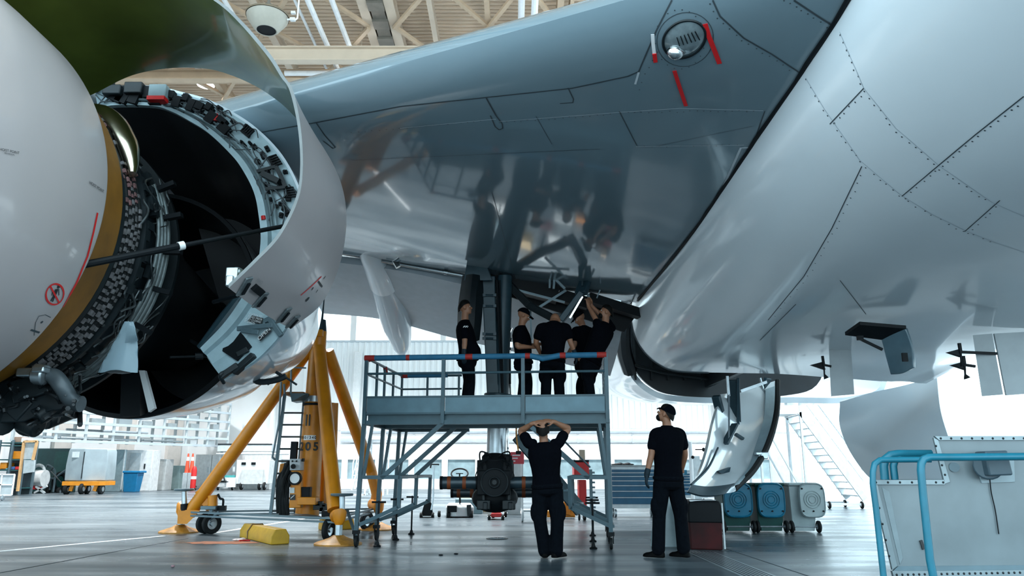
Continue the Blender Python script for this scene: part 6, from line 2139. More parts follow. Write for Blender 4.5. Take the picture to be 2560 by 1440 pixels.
# ---- chocks, drain, floor items
def chock(p0, p1, w, h, label, strap=True):
    p0, p1 = V(p0), V(p1)
    d = (p1 - p0).normalized()
    s_ = V((-d.y, d.x, 0))
    def ring(c, f=1.0):
        return [c + s_ * (x * w) * f + V((0, 0, z * h)) for x, z in ((-.5, 0), (.5, 0), (.5, .55), (.28, 1), (-.28, 1), (-.5, .55))]
    o = MB().loft([ring(p0), ring(p1)]).build('wheel_chock', YEL2, loc=tuple((p0 + p1) / 2), bevel=.012)
    tag(o, label, 'chock')
    if strap:
        c = p0.lerp(p1, .28)
        MB().tube([q + (q - (c + V((0, 0, h * .4)))) * .06 for q in ring(c)], .012, 6, closed=True).build('strap', M_('strap_brown', (.2, .11, .04)), o)
    return o
chock(G(620, 1342), G(700, 1361), .27, .21, 'yellow six sided wheel chock lying on the floor in front of the jack')
chock(G(800, 1325), G(880, 1322), .25, .19, 'yellow wheel chock behind the front foot of the jack')
g = G(560, 1357)
rg = random.Random(3)
mb = MB()
nv = 40
pts = [V((g.x + (.52 + rg.uniform(-.1, .1)) * math.cos(2 * PI * k / nv), g.y + (.22 + rg.uniform(-.05, .05)) * math.sin(2 * PI * k / nv), .003)) for k in range(nv)]
mb.v = pts
mb.f = [tuple(range(nv))]
mb.mi = [0]
mb.pc = [0]
tag(mb.build('floor_stain', M_('rust_orange_stain', (.36, .12, .05), .8, var=.35, scale=5), loc=(g.x, g.y, 0)), 'rust orange stain on the floor left of the yellow chock', 'stain')
g = G(595, 1353)
tag(MB().ell(g + V((0, 0, .02)), (.09, .05, .02), None, 10, 6).ell(g + V((.06, .02, .025)), (.05, .04, .025), None, 10, 6).build('crumpled_tape', M_('tape_white_red', (.6, .5, .48), .6, var=.5, scale=30), loc=tuple(g)), 'crumpled white and red tape lying beside the yellow chock', 'tape')
tag(MB().tube(spline([G(598, 1354) + V((0, 0, .012)), G(610, 1353) + V((0, 0, .012)), G(625, 1353) + V((0, 0, .012))], 4), .012, 6).build('cord', RED, loc=tuple(G(610, 1353))), 'short red cord on the floor running to the yellow chock', 'cord')
g = G(1243, 1347)
t = thing('floor_drain', 'round drain cover in the floor under the platform', 'drain', (g.x, g.y, 0))
MB().lathe((g.x, g.y, 0), (0, 0, 1), [(.0, .175), (.008, .17), (.008, .14), (.0, .135)], 32).build('drain_ring', DARK, t)
mb = MB()
for k in range(6):
    a = k * PI / 6
    d = V((math.cos(a), math.sin(a), 0)) * .13
    mb.bar(V((g.x, g.y, .004)) - d, V((g.x, g.y, .004)) + d, .012, .006)
mb.build('drain_grate', GREYM, t)
tag(MB().ell(G(432, 1418) + V((0, 0, .012)), (.022, .02, .013), None, 8, 6).build('debris', M_('pinkish_scrap', (.35, .2, .22)), loc=tuple(G(432, 1418))), 'tiny scrap on the floor at the bottom left', 'scrap')
for q, lb_ in (((1140, 1386), 'small dark speck on the floor before the platform, nearest the gear'), ((1102, 1389), 'flat dark speck on the floor left of the other speck')):
    tag(MB().ell(G(*q) + V((0, 0, .008)), (.03, .02, .009), None, 8, 6).build('debris', BLACK, loc=tuple(G(*q))), lb_, 'scrap')
# drain channel, joints and painted line on the floor
ch = [G(1745, 1384), G(1775, 1380), G(2040, 1500), G(1990, 1510)]
t = thing('drain_channel', 'slotted metal drain channel running along the floor towards the camera', 'drain', tuple(G(1800, 1400)))
A0_, B0_ = G(1752, 1381), G(1990, 1480)
d_ = (B0_ - A0_).normalized()
s_ = V((-d_.y, d_.x, 0))
MB().bar(A0_ + V((0, 0, .002)), B0_ + V((0, 0, .002)), .36, .006, up=(0, 0, 1)).build('channel_plate', M_('channel_metal', (.28, .33, .35), .3, metal=.4), t)
mb = MB()
for k in range(-3, 4):
    mb.bar(A0_ + s_ * (k * .045) + V((0, 0, .006)), B0_ + s_ * (k * .045) + V((0, 0, .006)), .008, .003, up=(0, 0, 1))
mb.build('channel_slots', BLACK, t)['kind'] = 'stuff'
mb = MB()
def floorline(a, b, w, m, label, nm):
    a, b = G(*a), G(*b)
    o = MB().bar(a + V((0, 0, .0015)), b + V((0, 0, .0015)), w, .003, up=(0, 0, 1)).build(nm, m, loc=tuple((a + b) / 2))
    o['kind'] = 'structure'
floorline((1732, 1388), (1930, 1470), .02, SEAM, '', 'floor_joint')
floorline((1815, 1372), (2110, 1470), .015, SEAM, '', 'floor_joint')
floorline((-80, 1447), (470, 1346), .02, SEAM, '', 'floor_joint')
floorline((-60, 1384), (410, 1340), .1, M_('floor_line_white', (.72, .75, .76), .6), '', 'floor_line')
floorline((540, 1332), (900, 1275), .09, M_('floor_line_white', (.72, .75, .76), .6), '', 'floor_line')
floorline((1260, 1440), (2300, 1443), .02, SEAM, '', 'floor_joint')

# ---- equipment beyond the platform
Yp = fy(1294)
t = thing('pallet_jack', 'black pallet jack with a tall handle seen under the platform', 'pallet jack', (P(1075, 1294, Yp).x, Yp, 0))
q = lambda x, y, Y=Yp: P(x, y, Y)
MB().loft([[q(1052, 1290, Yp), q(1083, 1290, Yp), q(1083, 1290, Yp + .4), q(1052, 1290, Yp + .4)], [q(1060, 1262, Yp), q(1080, 1262, Yp), q(1080, 1262, Yp + .3), q(1060, 1262, Yp + .3)], [q(1065, 1248, Yp), q(1074, 1248, Yp), q(1074, 1248, Yp + .2), q(1065, 1248, Yp + .2)]]).build('body', BLACK, t, bevel=.01)
MB().tube([q(1078, 1275), q(1083, 1250), q(1084, 1165)], .02, 8).build('handle_pole', STEEL, t)
MB().tube([q(1076, 1170), q(1078, 1161), q(1096, 1161), q(1097, 1163)], .018, 8).build('handle', BLACK, t)
wheelset(t, [q(1053, 1289), q(1082, 1289), q(1098, 1285)], .07, .06)
Yp2 = fy(1294)
t = thing('tow_cart', 'low white and grey tow cart with a steering wheel under the platform', 'tow cart', (P(1150, 1294, Yp2).x, Yp2, 0))
q = lambda x, y, Y=Yp2: P(x, y, Y)
MB().loft([[q(x, 1292, y) for x, y in ((1115, Yp2), (1140, Yp2 - .1), (1183, Yp2), (1183, Yp2 + .9), (1115, Yp2 + .9))], [q(x, 1268, y) for x, y in ((1114, Yp2), (1140, Yp2 - .1), (1185, Yp2), (1185, Yp2 + .9), (1114, Yp2 + .9))], [q(x, 1257, y) for x, y in ((1122, Yp2 + .1), (1143, Yp2), (1176, Yp2 + .1), (1176, Yp2 + .8), (1122, Yp2 + .8))]]).build('body', M_('cart_white', (.6, .63, .64)), t, bevel=.02)
MB().box(q(1130, 1272, Yp2 - .08), (.22, .1, .14)).build('lamp_panel', BLACK, t, bevel=.01)
MB().bar(q(1172, 1262, Yp2 - .06), q(1174, 1290, Yp2 - .06), .1, .05).build('wheel_guard', DARK, t)
MB().cyl(q(1150, 1258), q(1149, 1195), .022, 10).build('steering_column', BLACK, t)
MB().tube([q(1149, 1184) + V((.19 * math.cos(a), .1 * math.sin(a), .11 * math.sin(a))) for a in (2 * PI * k / 24 for k in range(24))], .018, 8, closed=True).np().bar(q(1140, 1184), q(1158, 1184), .02).np().bar(q(1149, 1184), q(1149, 1196), .03).split('steering_wheel', BLACK, t)
wheelset(t, [q(1122, 1287), q(1178, 1287)], .09, .08)
Yq = fy(1285)
x0, x1, z0, z1 = rect(1138, 1205, 1247, 1284, Yq)
tag(MB().box2((x0, Yq, 0), (x1, Yq + .8, z1 - z0)).build('crate', M_('crate_blue_grey', (.12, .2, .23)), loc=((x0 + x1) / 2, Yq, 0), bevel=.01), 'dark blue grey crate behind the tow cart', 'crate')
x0, x1, z0, z1 = rect(1195, 1240, 1242, 1284, Yq + .9)
tag(MB().box2((x0 - .5, Yq + .9, 0), (x1, Yq + 1.8, z1 + .05)).build('wooden_crate', M_('plywood', (.45, .33, .18), .7), loc=((x0 + x1) / 2, Yq + .9, 0), bevel=.01), 'plywood crate behind the dark crate under the platform', 'crate')
Yr = fy(1300)
t = thing('trolley_jack', 'red trolley jack on small wheels under the landing gear', 'trolley jack', (P(1243, 1300, Yr).x, Yr, 0))
q = lambda x, y, Y=Yr: P(x, y, Y)
MB().loft([[q(1224, 1293), q(1258, 1293), q(1258, 1293, Yr + .5), q(1224, 1293, Yr + .5)], [q(1228, 1283), q(1254, 1283), q(1254, 1283, Yr + .5), q(1228, 1283, Yr + .5)]]).build('frame', RED, t, bevel=.01)
MB().cyl(q(1241, 1284, Yr + .2), q(1241, 1265, Yr + .2), .1, 14).build('lift_cylinder', RED, t)
wheelset(t, [q(1223, 1294), q(1257, 1294), q(1264, 1285, Yr + .5), q(1233, 1287, Yr + .5)], .07, .06)
# white wheeled rack with red placard
Yw = fy(1305)
x0, x1 = P(1306, 1305, Yw).x, P(1364, 1305, Yw).x
t = thing('wheeled_rack', 'white tubular wheeled rack right of the gear leg under the platform', 'rack', ((x0 + x1) / 2, Yw, 0))
zt = P(1310, 1110, Yw).z
for x in (x0, x1):
    for y in (Yw, Yw + .6):
        MB().bar((x, y, .18), (x, y, zt), .04).build('post', WHITE, t)
for z in (.2, .75, zt - .05):
    MB().box2((x0, Yw, z), (x1, Yw + .6, z + .03)).build('shelf', LGREY, t)
wheelset(t, [(x0, Yw, .13), (x1, Yw, .13), (x0, Yw + .6, .13), (x1, Yw + .6, .13)], .13, .05, LGREY)
p_ = rect(1276, 1310, 1130, 1160, Yw - .05)
MB().box2((p_[0], Yw - .06, p_[2]), (p_[1], Yw - .04, p_[3])).build('placard', M_('placard_red', (.6, .06, .08), .5), t)
pl = [o for o in t.children if o.name.startswith('placard')][0]
for k in range(3):
    z = lerp(p_[3], p_[2], .28 + .24 * k)
    MB().box2((p_[0] + .04, Yw - .066, z - .012), (p_[1] - .08 - .05 * k, Yw - .06, z + .012)).build('print_line', SIGNW, pl)
x0, x1, z0, z1 = rect(1262, 1305, 1145, 1240, Yw + 2.5)
tag(MB().box2((x0, Yw + 2.5, 0), (x1, Yw + 3.1, z1)).build('grey_cabinet', CABG, loc=((x0 + x1) / 2, Yw + 2.5, 0), bevel=.01), 'plain grey cabinet behind the red placard', 'cabinet')
# red cabinet trolley and yellow lift on the right under the platform
Yx = fy(1302)
x0, x1, z0, z1 = rect(1436, 1474, 1155, 1298, Yx)
t = thing('red_trolley', 'tall red tool trolley behind the right legs of the platform', 'trolley', ((x0 + x1) / 2, Yx, 0))
MB().box2((x0, Yx, P(1450, 1198, Yx).z), (x1, Yx + .5, z1)).build('upper_cabinet', RED, t, bevel=.01)
MB().box2((x0 + .1, Yx + .05, .15), (x1 - .06, Yx + .45, P(1450, 1200, Yx).z)).build('lower_cabinet', RED, t, bevel=.01)
MB().box2((x0, Yx - .01, z1), (x1, Yx + .5, z1 + .04)).build('rubber_top', BLACK, t)
MB().box2((x0 + .1, Yx - .01, P(1450, 1196, Yx).z), (x1 - .02, Yx, P(1450, 1191, Yx).z)).build('pale_strip', SIGNW, t)
MB().box2((P(1450, 1150, Yx).x, Yx + .1, z1 + .04), (P(1464, 1150, Yx).x, Yx + .3, P(1450, 1124, Yx).z)).build('can', M_('cardboard', (.5, .4, .3)), t)
wheelset(t, [(x0 + .1, Yx + .1, .07), (x1 - .1, Yx + .1, .07), (x1 - .1, Yx + .4, .07)], .07, .04)
Yy = fy(1296)
t = thing('yellow_stand', 'yellow fork stand on the floor behind the person with hands on head', 'stand', (P(1420, 1296, Yy).x, Yy, 0))
MB().box2((P(1360, 1290, Yy).x, Yy, 0.02), (P(1438, 1290, Yy).x, Yy + .3, .16)).build('base', YEL, t, bevel=.01)
MB().bar(P(1430, 1290, Yy), P(1431, 1205, Yy), .09, .1).np().bar(P(1414, 1285, Yy), P(1424, 1250, Yy), .22, .1).split('mast', YEL, t, bevel=.01)
# white machine column right of the standing person
Yz = fy(1262) - .8
x0, x1 = P(1730, 1200, Yz).x, P(1742, 1200, Yz).x
t = thing('hoist_post', 'slim white post with black knobs right of the standing person', 'post', (x0, Yz, 0))
MB().cyl((x0, Yz, 0), (x0, Yz, P(1730, 1105, Yz).z), .06, 14).build('post', WHITE, t)
MB().tube(spline([(x0, Yz, P(1730, 1110, Yz).z), (x0 - .12, Yz, P(1730, 1098, Yz).z), (x0 - .2, Yz, P(1730, 1102, Yz).z)], 4), .04, 8).build('arm', WHITE, t)
MB().ell(P(1732, 1143, Yz - .07), (.05, .05, .05)).np().ell(P(1759, 1124, Yz - .07), (.05, .05, .06)).np().bar(P(1755, 1124, Yz - .05), P(1738, 1124, Yz), .03).split('knob', BLACK, t)
MB().box2((P(1735, 1190, Yz + .1).x, Yz + .1, 0), (P(1752, 1190, Yz + .1).x, Yz + .3, P(1740, 1140, Yz).z)).build('rear_panel', LGREY, t)
MB().box2((P(1711, 1190, Yz).x, Yz, .9), (P(1718, 1190, Yz).x, Yz + .2, P(1740, 1175, Yz).z)).build('side_panel', BINB, t)

# ---- left background: along the side wall
def boxthing(name, label, cat, px0, px1, py0, py1, m, dep=.8, bev=.02, Y=None):
    Y = Y or fy(py1)
    x0, x1, z0, z1 = rect(px0, px1, py0, py1, Y)
    t = thing(name, label, cat, ((x0 + x1) / 2, Y, 0))
    b = MB().box2((x0, Y, max(0, z0)), (x1, Y + dep, z1)).build('body', m, t, bevel=bev)
    return t, x0, x1, max(0, z0), z1, Y
t, x0, x1, z0, z1, Y = boxthing('wall_cabinet', 'dark green tall cabinet far left behind the hoses', 'cabinet', 86, 172, 1121, 1231, DGREEN)
MB().box2((lerp(x0, x1, .55), Y - .03, .1), (x1 - .1, Y, z1 - .15)).build('door', M_('green_door', (.012, .09, .085)), t)
t, x0, x1, z0, z1, Y = boxthing('partition_panel', 'grey blue fabric partition behind the covered trolley', 'partition', 245, 310, 1124, 1229, M_('partition_grey', (.25, .34, .37), .7), .12)
MB().box2((lerp(x0, x1, .16), Y - .03, lerp(z0, z1, .32)), (lerp(x0, x1, .42), Y, lerp(z0, z1, .79))).build('white_sheet', SIGNW, t)
MB().bar((x1 - .02, Y - .05, .1), (x1 - .02, Y - .05, z1), .05).build('post', LGREY, t)
t, x0, x1, z0, z1, Y = boxthing('white_cabinet', 'tall white cabinet with a grey door panel behind the blue bin', 'cabinet', 312, 378, 1125, 1228, CAB, .9)
MB().box2((lerp(x0, x1, .15), Y - .03, lerp(z0, z1, .35)), (lerp(x0, x1, .56), Y, lerp(z0, z1, .93))).build('door', M_('door_panel_grey', (.45, .5, .52)), t)
MB().box2((lerp(x0, x1, .72), Y - .06, 1.1), (lerp(x0, x1, .76), Y, 1.35)).build('handle', DARK, t)
t, x0, x1, z0, z1, Y = boxthing('low_cabinet', 'lower pale grey cabinet right of the tall white cabinet', 'cabinet', 372, 413, 1148, 1226, M_('pale_cabinet', (.58, .6, .6)), .9)
MB().box2((x0, Y - .02, z1 - .06), (x1, Y, z1)).build('top_edge', LGREY, t)
# blue bin with lid flap
Y = fy(1230)
x0, x1, z0, z1 = rect(307, 346, 1177, 1229, Y)
t = thing('blue_bin', 'bright blue bin in front of the tall white cabinet', 'bin', ((x0 + x1) / 2, Y, 0))
MB().loft([[V((lerp(x0, x1, .1), Y, 0)), V((lerp(x0, x1, .85), Y, 0)), V((lerp(x0, x1, .85), Y + .5, 0)), V((lerp(x0, x1, .1), Y + .5, 0))], [V((x0, Y - .05, z1 - .1)), V((lerp(x0, x1, .95), Y - .05, z1 - .1)), V((lerp(x0, x1, .95), Y + .6, z1 - .1)), V((x0, Y + .6, z1 - .1))]]).build('body', M_('bin_bright_blue', (.006, .17, .36), .4), t, bevel=.02)
MB().box2((x0 - .02, Y - .1, z1 - .1), (x1 + .08, Y + .6, z1)).build('lid', M_('bin_bright_blue', (.006, .17, .36)), t, bevel=.02)
# covered trolley on a yellow base
Y = fy(1236)
x0, x1, z0, z1 = rect(163, 262, 1121, 1208, Y)
t = thing('covered_trolley', 'grey covered trolley on a yellow wheeled base far left', 'trolley', ((x0 + x1) / 2, Y, 0))
xm = lerp(x0, x1, .53)
COV = M_('cover_grey', (.27, .33, .36), .6, bump=.4, scale=2)
rg_ = lambda f, z, d=.0: [V((lerp(x0, x1, .02 + f), Y - d, z)), V((xm, Y - .25 - d, z)), V((lerp(x0, x1, .98 - f), Y + .3, z)), V((lerp(x0, x1, .95 - f), Y + 1.2, z)), V((lerp(x0, x1, .1 + f), Y + 1.2, z))]
MB().loft([rg_(0, z0 + .1), rg_(.0, lerp(z0, z1, .5), .03), rg_(.02, z1 - .12), rg_(.05, z1)]).build('cover', COV, t, bevel=.04)
MB().bar((xm, Y - .27, z0 + .2), (xm, Y - .27, z1 - .15), .03).build('cover_seam', DARK, t)
MB().box2((lerp(x0, x1, .2), Y - .19, z1 - .4), (lerp(x0, x1, .38), Y - .14, z1 - .15)).build('window_flap', LGREY, t)
MB().box2((x0 + .1, Y - .25, z0 - .1), (x1, Y + 1.1, z0 + .08)).build('chassis', YEL, t, bevel=.01)
for k in range(3):
    MB().bar((lerp(x0, x1, .25 + .3 * k), Y - .1, .15), (lerp(x0, x1, .3 + .3 * k), Y - .1, z0), .15, .1).build('suspension', YEL, t)
wheelset(t, [(lerp(x0, x1, .15), Y - .1, .22), (lerp(x0, x1, .56), Y - .2, .24), (lerp(x0, x1, .95), Y + .1, .22), (lerp(x0, x1, .35), Y + .9, .22)], .23, .15)
MB().tube([(x0, Y - .1, .5), (x0 - .5, Y - .2, 1.0), (x0 - .4, Y - .2, 1.15)], .03, 8).build('tow_bar', DARK, t)
# hose reel stand
Y = fy(1232)
t = thing('hose_cart', 'dark two wheeled hose cart between the compressor and the covered trolley', 'cart', (P(135, 1232, Y).x, Y, 0))
MB().tube(spline([P(117, 1168, Y), P(120, 1163, Y), P(132, 1170, Y), P(138, 1185, Y), P(133, 1230, Y)], 4), .05, 8).np().tube(spline([P(120, 1195, Y), P(135, 1196, Y), P(150, 1185, Y), P(165, 1175, Y)], 4), .05, 8).np().tube([P(122, 1175, Y), P(124, 1225, Y)], .05, 8).split('frame', GREYM, t)
MB().torus(P(150, 1205, Y + .2), (.3, 1, 0), .4, .09, 24, 8).np().torus(P(150, 1205, Y + .35), (.3, 1, 0), .36, .09, 24, 8).split('hose_coil', BLACK, t)
wheelset(t, [P(121, 1224, Y), P(148, 1228, Y)], .18, .1)
# compressor
Y = fy(1234)
t = thing('compressor', 'red and white compressor beside the orange framed rack far left', 'compressor', (P(80, 1234, Y).x, Y, 0))
x0, x1, z0, z1 = rect(48, 88, 1190, 1224, Y)
MB().box2((x0, Y, z0), (x1, Y + .7, z1)).build('body', RED, t, bevel=.02)
MB().box2((x0 + .1, Y - .0, z1), (x1, Y + .7, z1 + .22)).build('top', M_('compressor_tan', (.35, .27, .25)), t, bevel=.02)
MB().cyl(P(88, 1196, Y + .2), P(113, 1196, Y + .2), .38, 20).build('tank', CAB, t)
MB().bar(P(86, 1232, Y), P(118, 1215, Y), .08).np().bar(P(90, 1216, Y), P(112, 1233, Y), .08).split('stand', LGREY, t)
MB().torus(P(97, 1178, Y + .2), (0, 1, .2), .26, .06, 20, 8).np().torus(P(97, 1176, Y + .35), (0, 1, .2), .26, .06, 20, 8).split('hose_coil', LGREY, t)
# orange framed rack
Y = fy(1238)
t = thing('orange_rack', 'tall orange framed mobile rack with grey panels far left', 'rack', (P(65, 1238, Y).x, Y, 0))
ORF = M_('orange_frame', (.62, .36, .16))
for a, b in (((60, 1104), (93, 1103)), ((60, 1104), (44, 1228)), ((93, 1103), (82, 1150))):
    MB().bar(P(*a, Y), P(*b, Y), .09, .09).build('frame', ORF, t)
MB().prism([P(61, 1108, Y + .06), P(90, 1108, Y + .06), P(85, 1148, Y + .06), P(57, 1148, Y + .06)], (0, .05, 0)).np().prism([P(60, 1150, Y - .02), P(86, 1150, Y - .02), P(83, 1180, Y - .02), P(57, 1184, Y - .02)], (0, .1, 0)).split('panel', CABG, t)
# shelving with coloured boxes
Y = fy(1237)
x0, x1, z0, z1 = rect(-8, 58, 1100, 1230, Y)
t = thing('shelving_unit', 'dark shelving with boxes at the left edge of the photo', 'shelving', ((x0 + x1) / 2, Y, 0))
for x in (x0, lerp(x0, x1, .5), x1):
    MB().bar((x, Y, 0), (x, Y, z1), .08).np().bar((x, Y + .8, 0), (x, Y + .8, z1), .08).split('upright', GREYM, t)
shz = (.3, 1.05, 1.5, 2.1, z1 - .1)
for z in shz:
    MB().box2((x0, Y, z - .05), (x1, Y + .8, z)).build('shelf', DGREEN, t)
MB().box2((x0, Y + .78, 0), (x1, Y + .82, z1)).build('back_panel', M_('dark_teal', (.01, .03, .04)), t)
for (p0, p1, y0, y1, m, lab) in ((-5, 12, 1152, 1170, YEL, 'yellow box on the far left shelving, cut by the photo edge'), (20, 58, 1140, 1160, YEL, 'yellow tapered box on the far left shelving'), (33, 50, 1163, 1171, RED, 'red box on the far left shelving'), (15, 32, 1163, 1171, M_('box_blue', (.05, .12, .3)), 'blue box on the far left shelving'), (28, 48, 1104, 1118, M_('box_brown', (.3, .2, .15)), 'brown box on the top shelf far left'), (46, 58, 1105, 1117, SIGNW, 'white box on the top shelf far left'), (-5, 14, 1172, 1176, M_('box_teal', (.08, .25, .3)), 'flat teal box on the far left shelving')):
    a0, a1, b0, b1 = rect(p0, p1, y0, y1, Y - .05)
    zs = max([z for z in shz if z <= (b0 + .25)] or [shz[0]])
    tag(MB().box2((a0, Y + .08, zs + .003), (a1, Y + .62, zs + (b1 - b0))).build('storage_box', m, loc=((a0 + a1) / 2, Y, zs), bevel=.02), lab, 'box')
# white wire trolley at the left edge
Y = fy(1252)
x0, x1, z0, z1 = rect(-20, 33, 1186, 1238, Y)
t = thing('wire_trolley', 'white wire trolley cut by the left edge of the photo', 'trolley', ((x0 + x1) / 2, Y, 0))
for a, b in (((x0, z1), (x1, z1)), ((x0, (z0 + z1) / 2), (x1, (z0 + z1) / 2)), ((x0, z0), (x1, z0)), ((x1, z0), (x1, z1)), ((lerp(x0, x1, .42), z0), (lerp(x0, x1, .42), z1))):
    MB().bar((a[0], Y, a[1]), (b[0], Y, b[1]), .04).build('wire_frame', WHITE, t)
MB().box2((x0, Y + .03, z0), (x1, Y + .05, z1)).build('mesh_panel', CABG, t)
wheelset(t, [(lerp(x0, x1, .6), Y, .1), (lerp(x0, x1, .1), Y, .1)], .1, .05, STEEL)
# grey green machine and fire extinguishers right of the low cabinet
t, x0, x1, z0, z1, Y = boxthing('machine_cabinet', 'pale green machine cabinet right of the low cabinet', 'machine', 422, 448, 1164, 1224, M_('machine_green', (.33, .45, .45)), .8)
MB().box2((x0 - .1, Y - .02, .5), (x0 + .05, Y + .1, z1 - .2)).build('yellow_panel', YEL, t)
t, x0, x1, z0, z1, Y = boxthing('machine_box', 'sage green box beside the fire extinguisher', 'machine', 442, 474, 1192, 1222, M_('machine_sage', (.22, .36, .33)), .6)
MB().box2((x1 - .3, Y - .03, z0 + .1), (x1 - .2, Y, z1)).build('copper_strip', M_('copper', (.5, .2, .08)), t)
Y = fy(1226)
t = thing('fire_extinguisher', 'big red wheeled fire extinguisher left of the white containers', 'fire extinguisher', (P(481, 1226, Y).x, Y, 0))
MB().lathe((P(481, 1226, Y).x, Y, .12), (0, 0, 1), [(0, 0), (0, .14), (.9, .14), (1.05, .1), (1.12, .05), (1.12, 0)], 20).build('bottle', RED, t)
MB().lathe((P(481, 1226, Y).x, Y, .12), (0, 0, 1), [(.45, .145), (.6, .145)], 20).build('label_band', SIGNW, t)
wheelset(t, [(P(476, 1226, Y).x, Y + .1, .12), (P(486, 1226, Y).x, Y + .1, .12)], .12, .06)
for k, (px, lab) in enumerate(((465, 'left red and white traffic cone stack by the fire extinguisher'), (476.5, 'right red and white traffic cone stack by the fire extinguisher'))):
    bx = P(px, 1200, Y + .5)
    o = MB().lathe((bx.x, Y + .5, .9), (0, 0, 1), [(0, 0), (0, .12), (.5, .09), (1.0, .04), (1.0, 0)], 16).build('traffic_cone', M_('cone_red', (.75, .09, .04)), loc=(bx.x, Y + .5, .9))
    tag(o, lab, 'cone')
    MB().lathe((bx.x, Y + .5, .9), (0, 0, 1), [(.62, .085), (.82, .065)], 16).build('white_band', SIGNW, o)
    s_ = MB().box2((bx.x - .13, Y + .35, 0), (bx.x + .13, Y + .65, .9)).build('plinth', CABG, loc=(bx.x, Y + .5, 0))
    tag(s_, 'grey plinth under the %s traffic cone' % ('left', 'right')[k], 'plinth')
for (p0, p1, y0, lab) in ((486, 526, 1136, 'left of two white containers behind the jack leg'), (527, 574, 1138, 'right of two white containers behind the jack leg')):
    t, x0, x1, z0, z1, Y = boxthing('white_container', lab, 'container', p0, p1, y0, 1222, CAB, 1.0)
    MB().box2((x1 - .2, Y - .02, .9), (x1 - .12, Y, 1.2)).build('handle', LGREY, t)
t, x0, x1, z0, z1, Y = boxthing('ground_power_cart', 'low grey cart with black print behind the jack leg', 'cart', 535, 590, 1194, 1218, M_('cart_pale_grey', (.55, .55, .55)), 1.0, Y=fy(1226))
MB().box2((x0, Y - .02, z1 - .25), (lerp(x0, x1, .6), Y, z1 - .15)).build('print_line', BLACK, t)
MB().box2((lerp(x0, x1, .6), Y - .1, z0), (x1, Y, z1 - .02)).build('end_panel', SIGNW, t)
MB().box2((x0 + .3, Y + .1, z1), (x1 - .1, Y + .6, z1 + .12)).build('teal_cover', M_('teal_cover', (.05, .3, .3)), t)
wheelset(t, [(x0 + .2, Y + .1, .12), (x1 - .2, Y + .1, .12)], .12, .08)
t, x0, x1, z0, z1, Y = boxthing('generator_trailer', 'white generator trailer on black wheels behind the jack ladder', 'trailer', 590, 672, 1150, 1210, M_('trailer_white', (.66, .67, .67)), 1.2, Y=fy(1226))
MB().box2((lerp(x0, x1, .2), Y - .15, z0), (lerp(x0, x1, .85), Y, lerp(z0, z1, .6))).build('side_panel', M_('trailer_panel', (.55, .56, .55)), t)
for f in (.15, .45):
    MB().box2((lerp(x0, x1, f), Y - .03, z1 - .25), (lerp(x0, x1, f + .13), Y, z1 - .12)).build('vent', BLACK, t)
wheelset(t, [(lerp(x0, x1, .2), Y, .22), (lerp(x0, x1, .75), Y, .22), (lerp(x0, x1, .9), Y, .22)], .2, .12)
MB().tube([(x0, Y, .4), (x0 - .5, Y - .1, .45), (x0 - .7, Y - .1, 1.0)], .04, 8).build('tow_bar', DARK, t)
t, x0, x1, z0, z1, Y = boxthing('white_hut', 'white box hut behind the generator trailer', 'hut', 612, 680, 1110, 1160, CAB, 1.0, Y=fy(1224) + 2)
for o in list(t.children):
    pass
MB().box2((x0, Y, 0), (x1, Y + 1.0, z0)).build('lower_part', LGREY, t)
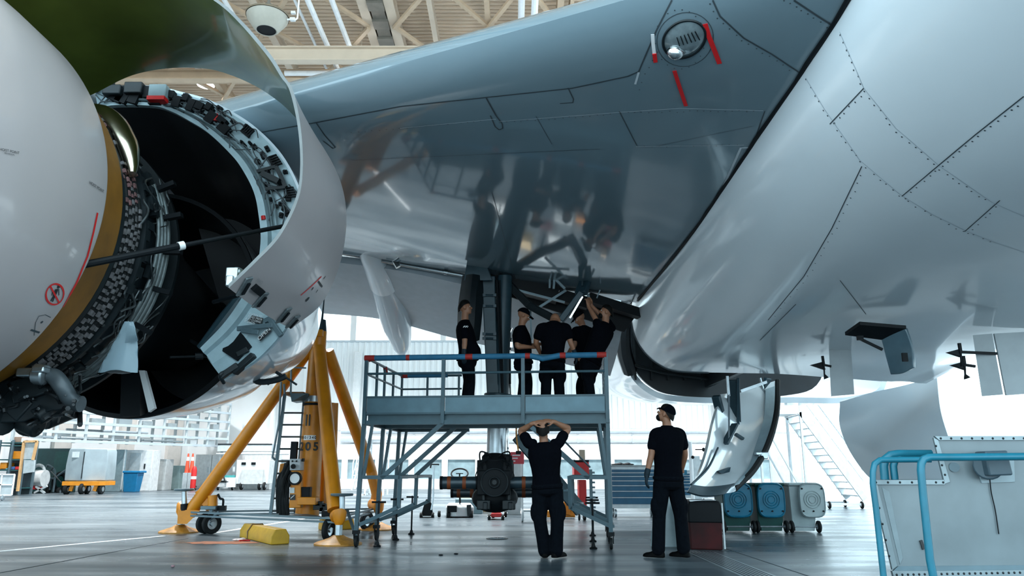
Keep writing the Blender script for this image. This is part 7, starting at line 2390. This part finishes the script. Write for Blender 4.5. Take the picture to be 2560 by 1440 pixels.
# storage racks on the side wall above the equipment
RA, RB_ = V((-22.4, 34.7, 0)), V((-17.0, 44.6, 0))
rd = (RB_ - RA).normalized()
rn = V((rd.y, -rd.x, 0))
t = thing('storage_rack', 'long pale storage rack with pipes high along the side wall', 'rack', tuple(RA))
for k in range(9):
    p = RA.lerp(RB_, k / 8)
    MB().bar(p + V((0, 0, 2.3)), p + V((0, 0, 6.0)), .12).np().bar(p + rn * .9 + V((0, 0, 2.3)), p + rn * .9 + V((0, 0, 5.6)), .1).split('upright', LGREY, t)
for i, z in enumerate((2.35, 2.75, 3.2, 3.7, 4.2, 4.7, 5.3)):
    MB().bar(RA + rn * .95 + V((0, 0, z)), RB_ + rn * .95 + V((0, 0, z)), .07, .12).build('beam', PIPEG, t)
    if i not in (1,):
        MB().bar(RA + rn * .45 + V((0, 0, z)), RB_ + rn * .45 + V((0, 0, z)), .8, .03, up=(0, 0, 1)).build('shelf', LGREY, t)
for i in range(12):
    z = rnd.choice((2.42, 2.8, 3.26, 3.78, 4.26)) + .05
    f0 = rnd.uniform(0, .6)
    a, b = RA.lerp(RB_, f0), RA.lerp(RB_, f0 + rnd.uniform(.2, .4))
    o = rn * rnd.uniform(.3, 1.0) + V((0, 0, z + .04))
    MB().cyl(a + o, b + o, .05, 8).build('pipe', rnd.choice((STEEL, PIPEG, WHITE)), t)
for i in range(32):
    f = (i % 8 + .5 + rnd.uniform(-.12, .12)) / 8
    z = (2.37, 3.22, 3.72, 4.22)[i // 8]
    c = RA.lerp(RB_, f) + rn * .3
    w_, h_ = rnd.uniform(.35, .75), rnd.uniform(.2, .42)
    o = MB().box(c + V((0, 0, z + .012 + h_ / 2)), (w_, .4, h_), Matrix.Rotation(math.atan2(rd.y, rd.x), 3, 'Z')).build('carton', rnd.choice((CAB, SIGNW, CABG, LGREY)), loc=tuple(c + V((0, 0, z))))
    tag(o, 'pale storage carton lying on the high rack along the side wall', 'carton', 'cartons on the high storage rack')
# railing and grey canopy right of the rack
Y = 43.0
a, b = P(545, 1110, Y), P(680, 1110, Y)
t = thing('canopy', 'long grey canopy roof with a pipe over the white containers', 'canopy', (a.x, Y, 0))
MB().box2((a.x, Y, P(500, 1128, Y).z), (b.x, Y + 1.2, a.z)).build('roof', M_('canopy_grey', (.5, .55, .58)), t)
MB().box2((a.x, Y - .02, a.z - .05), (b.x, Y + .05, a.z + .02)).build('edge', DARK, t)
MB().cyl((a.x, Y - .1, P(500, 1135, Y).z), (b.x + 1, Y - .1, P(500, 1135, Y).z), .05, 8).build('pipe', LGREY, t)
for f in (0.02, .28, .98):
    MB().bar((lerp(a.x, b.x, f), Y + .5, 0), (lerp(a.x, b.x, f), Y + .5, a.z - .1), .12).build('post', LGREY, t)
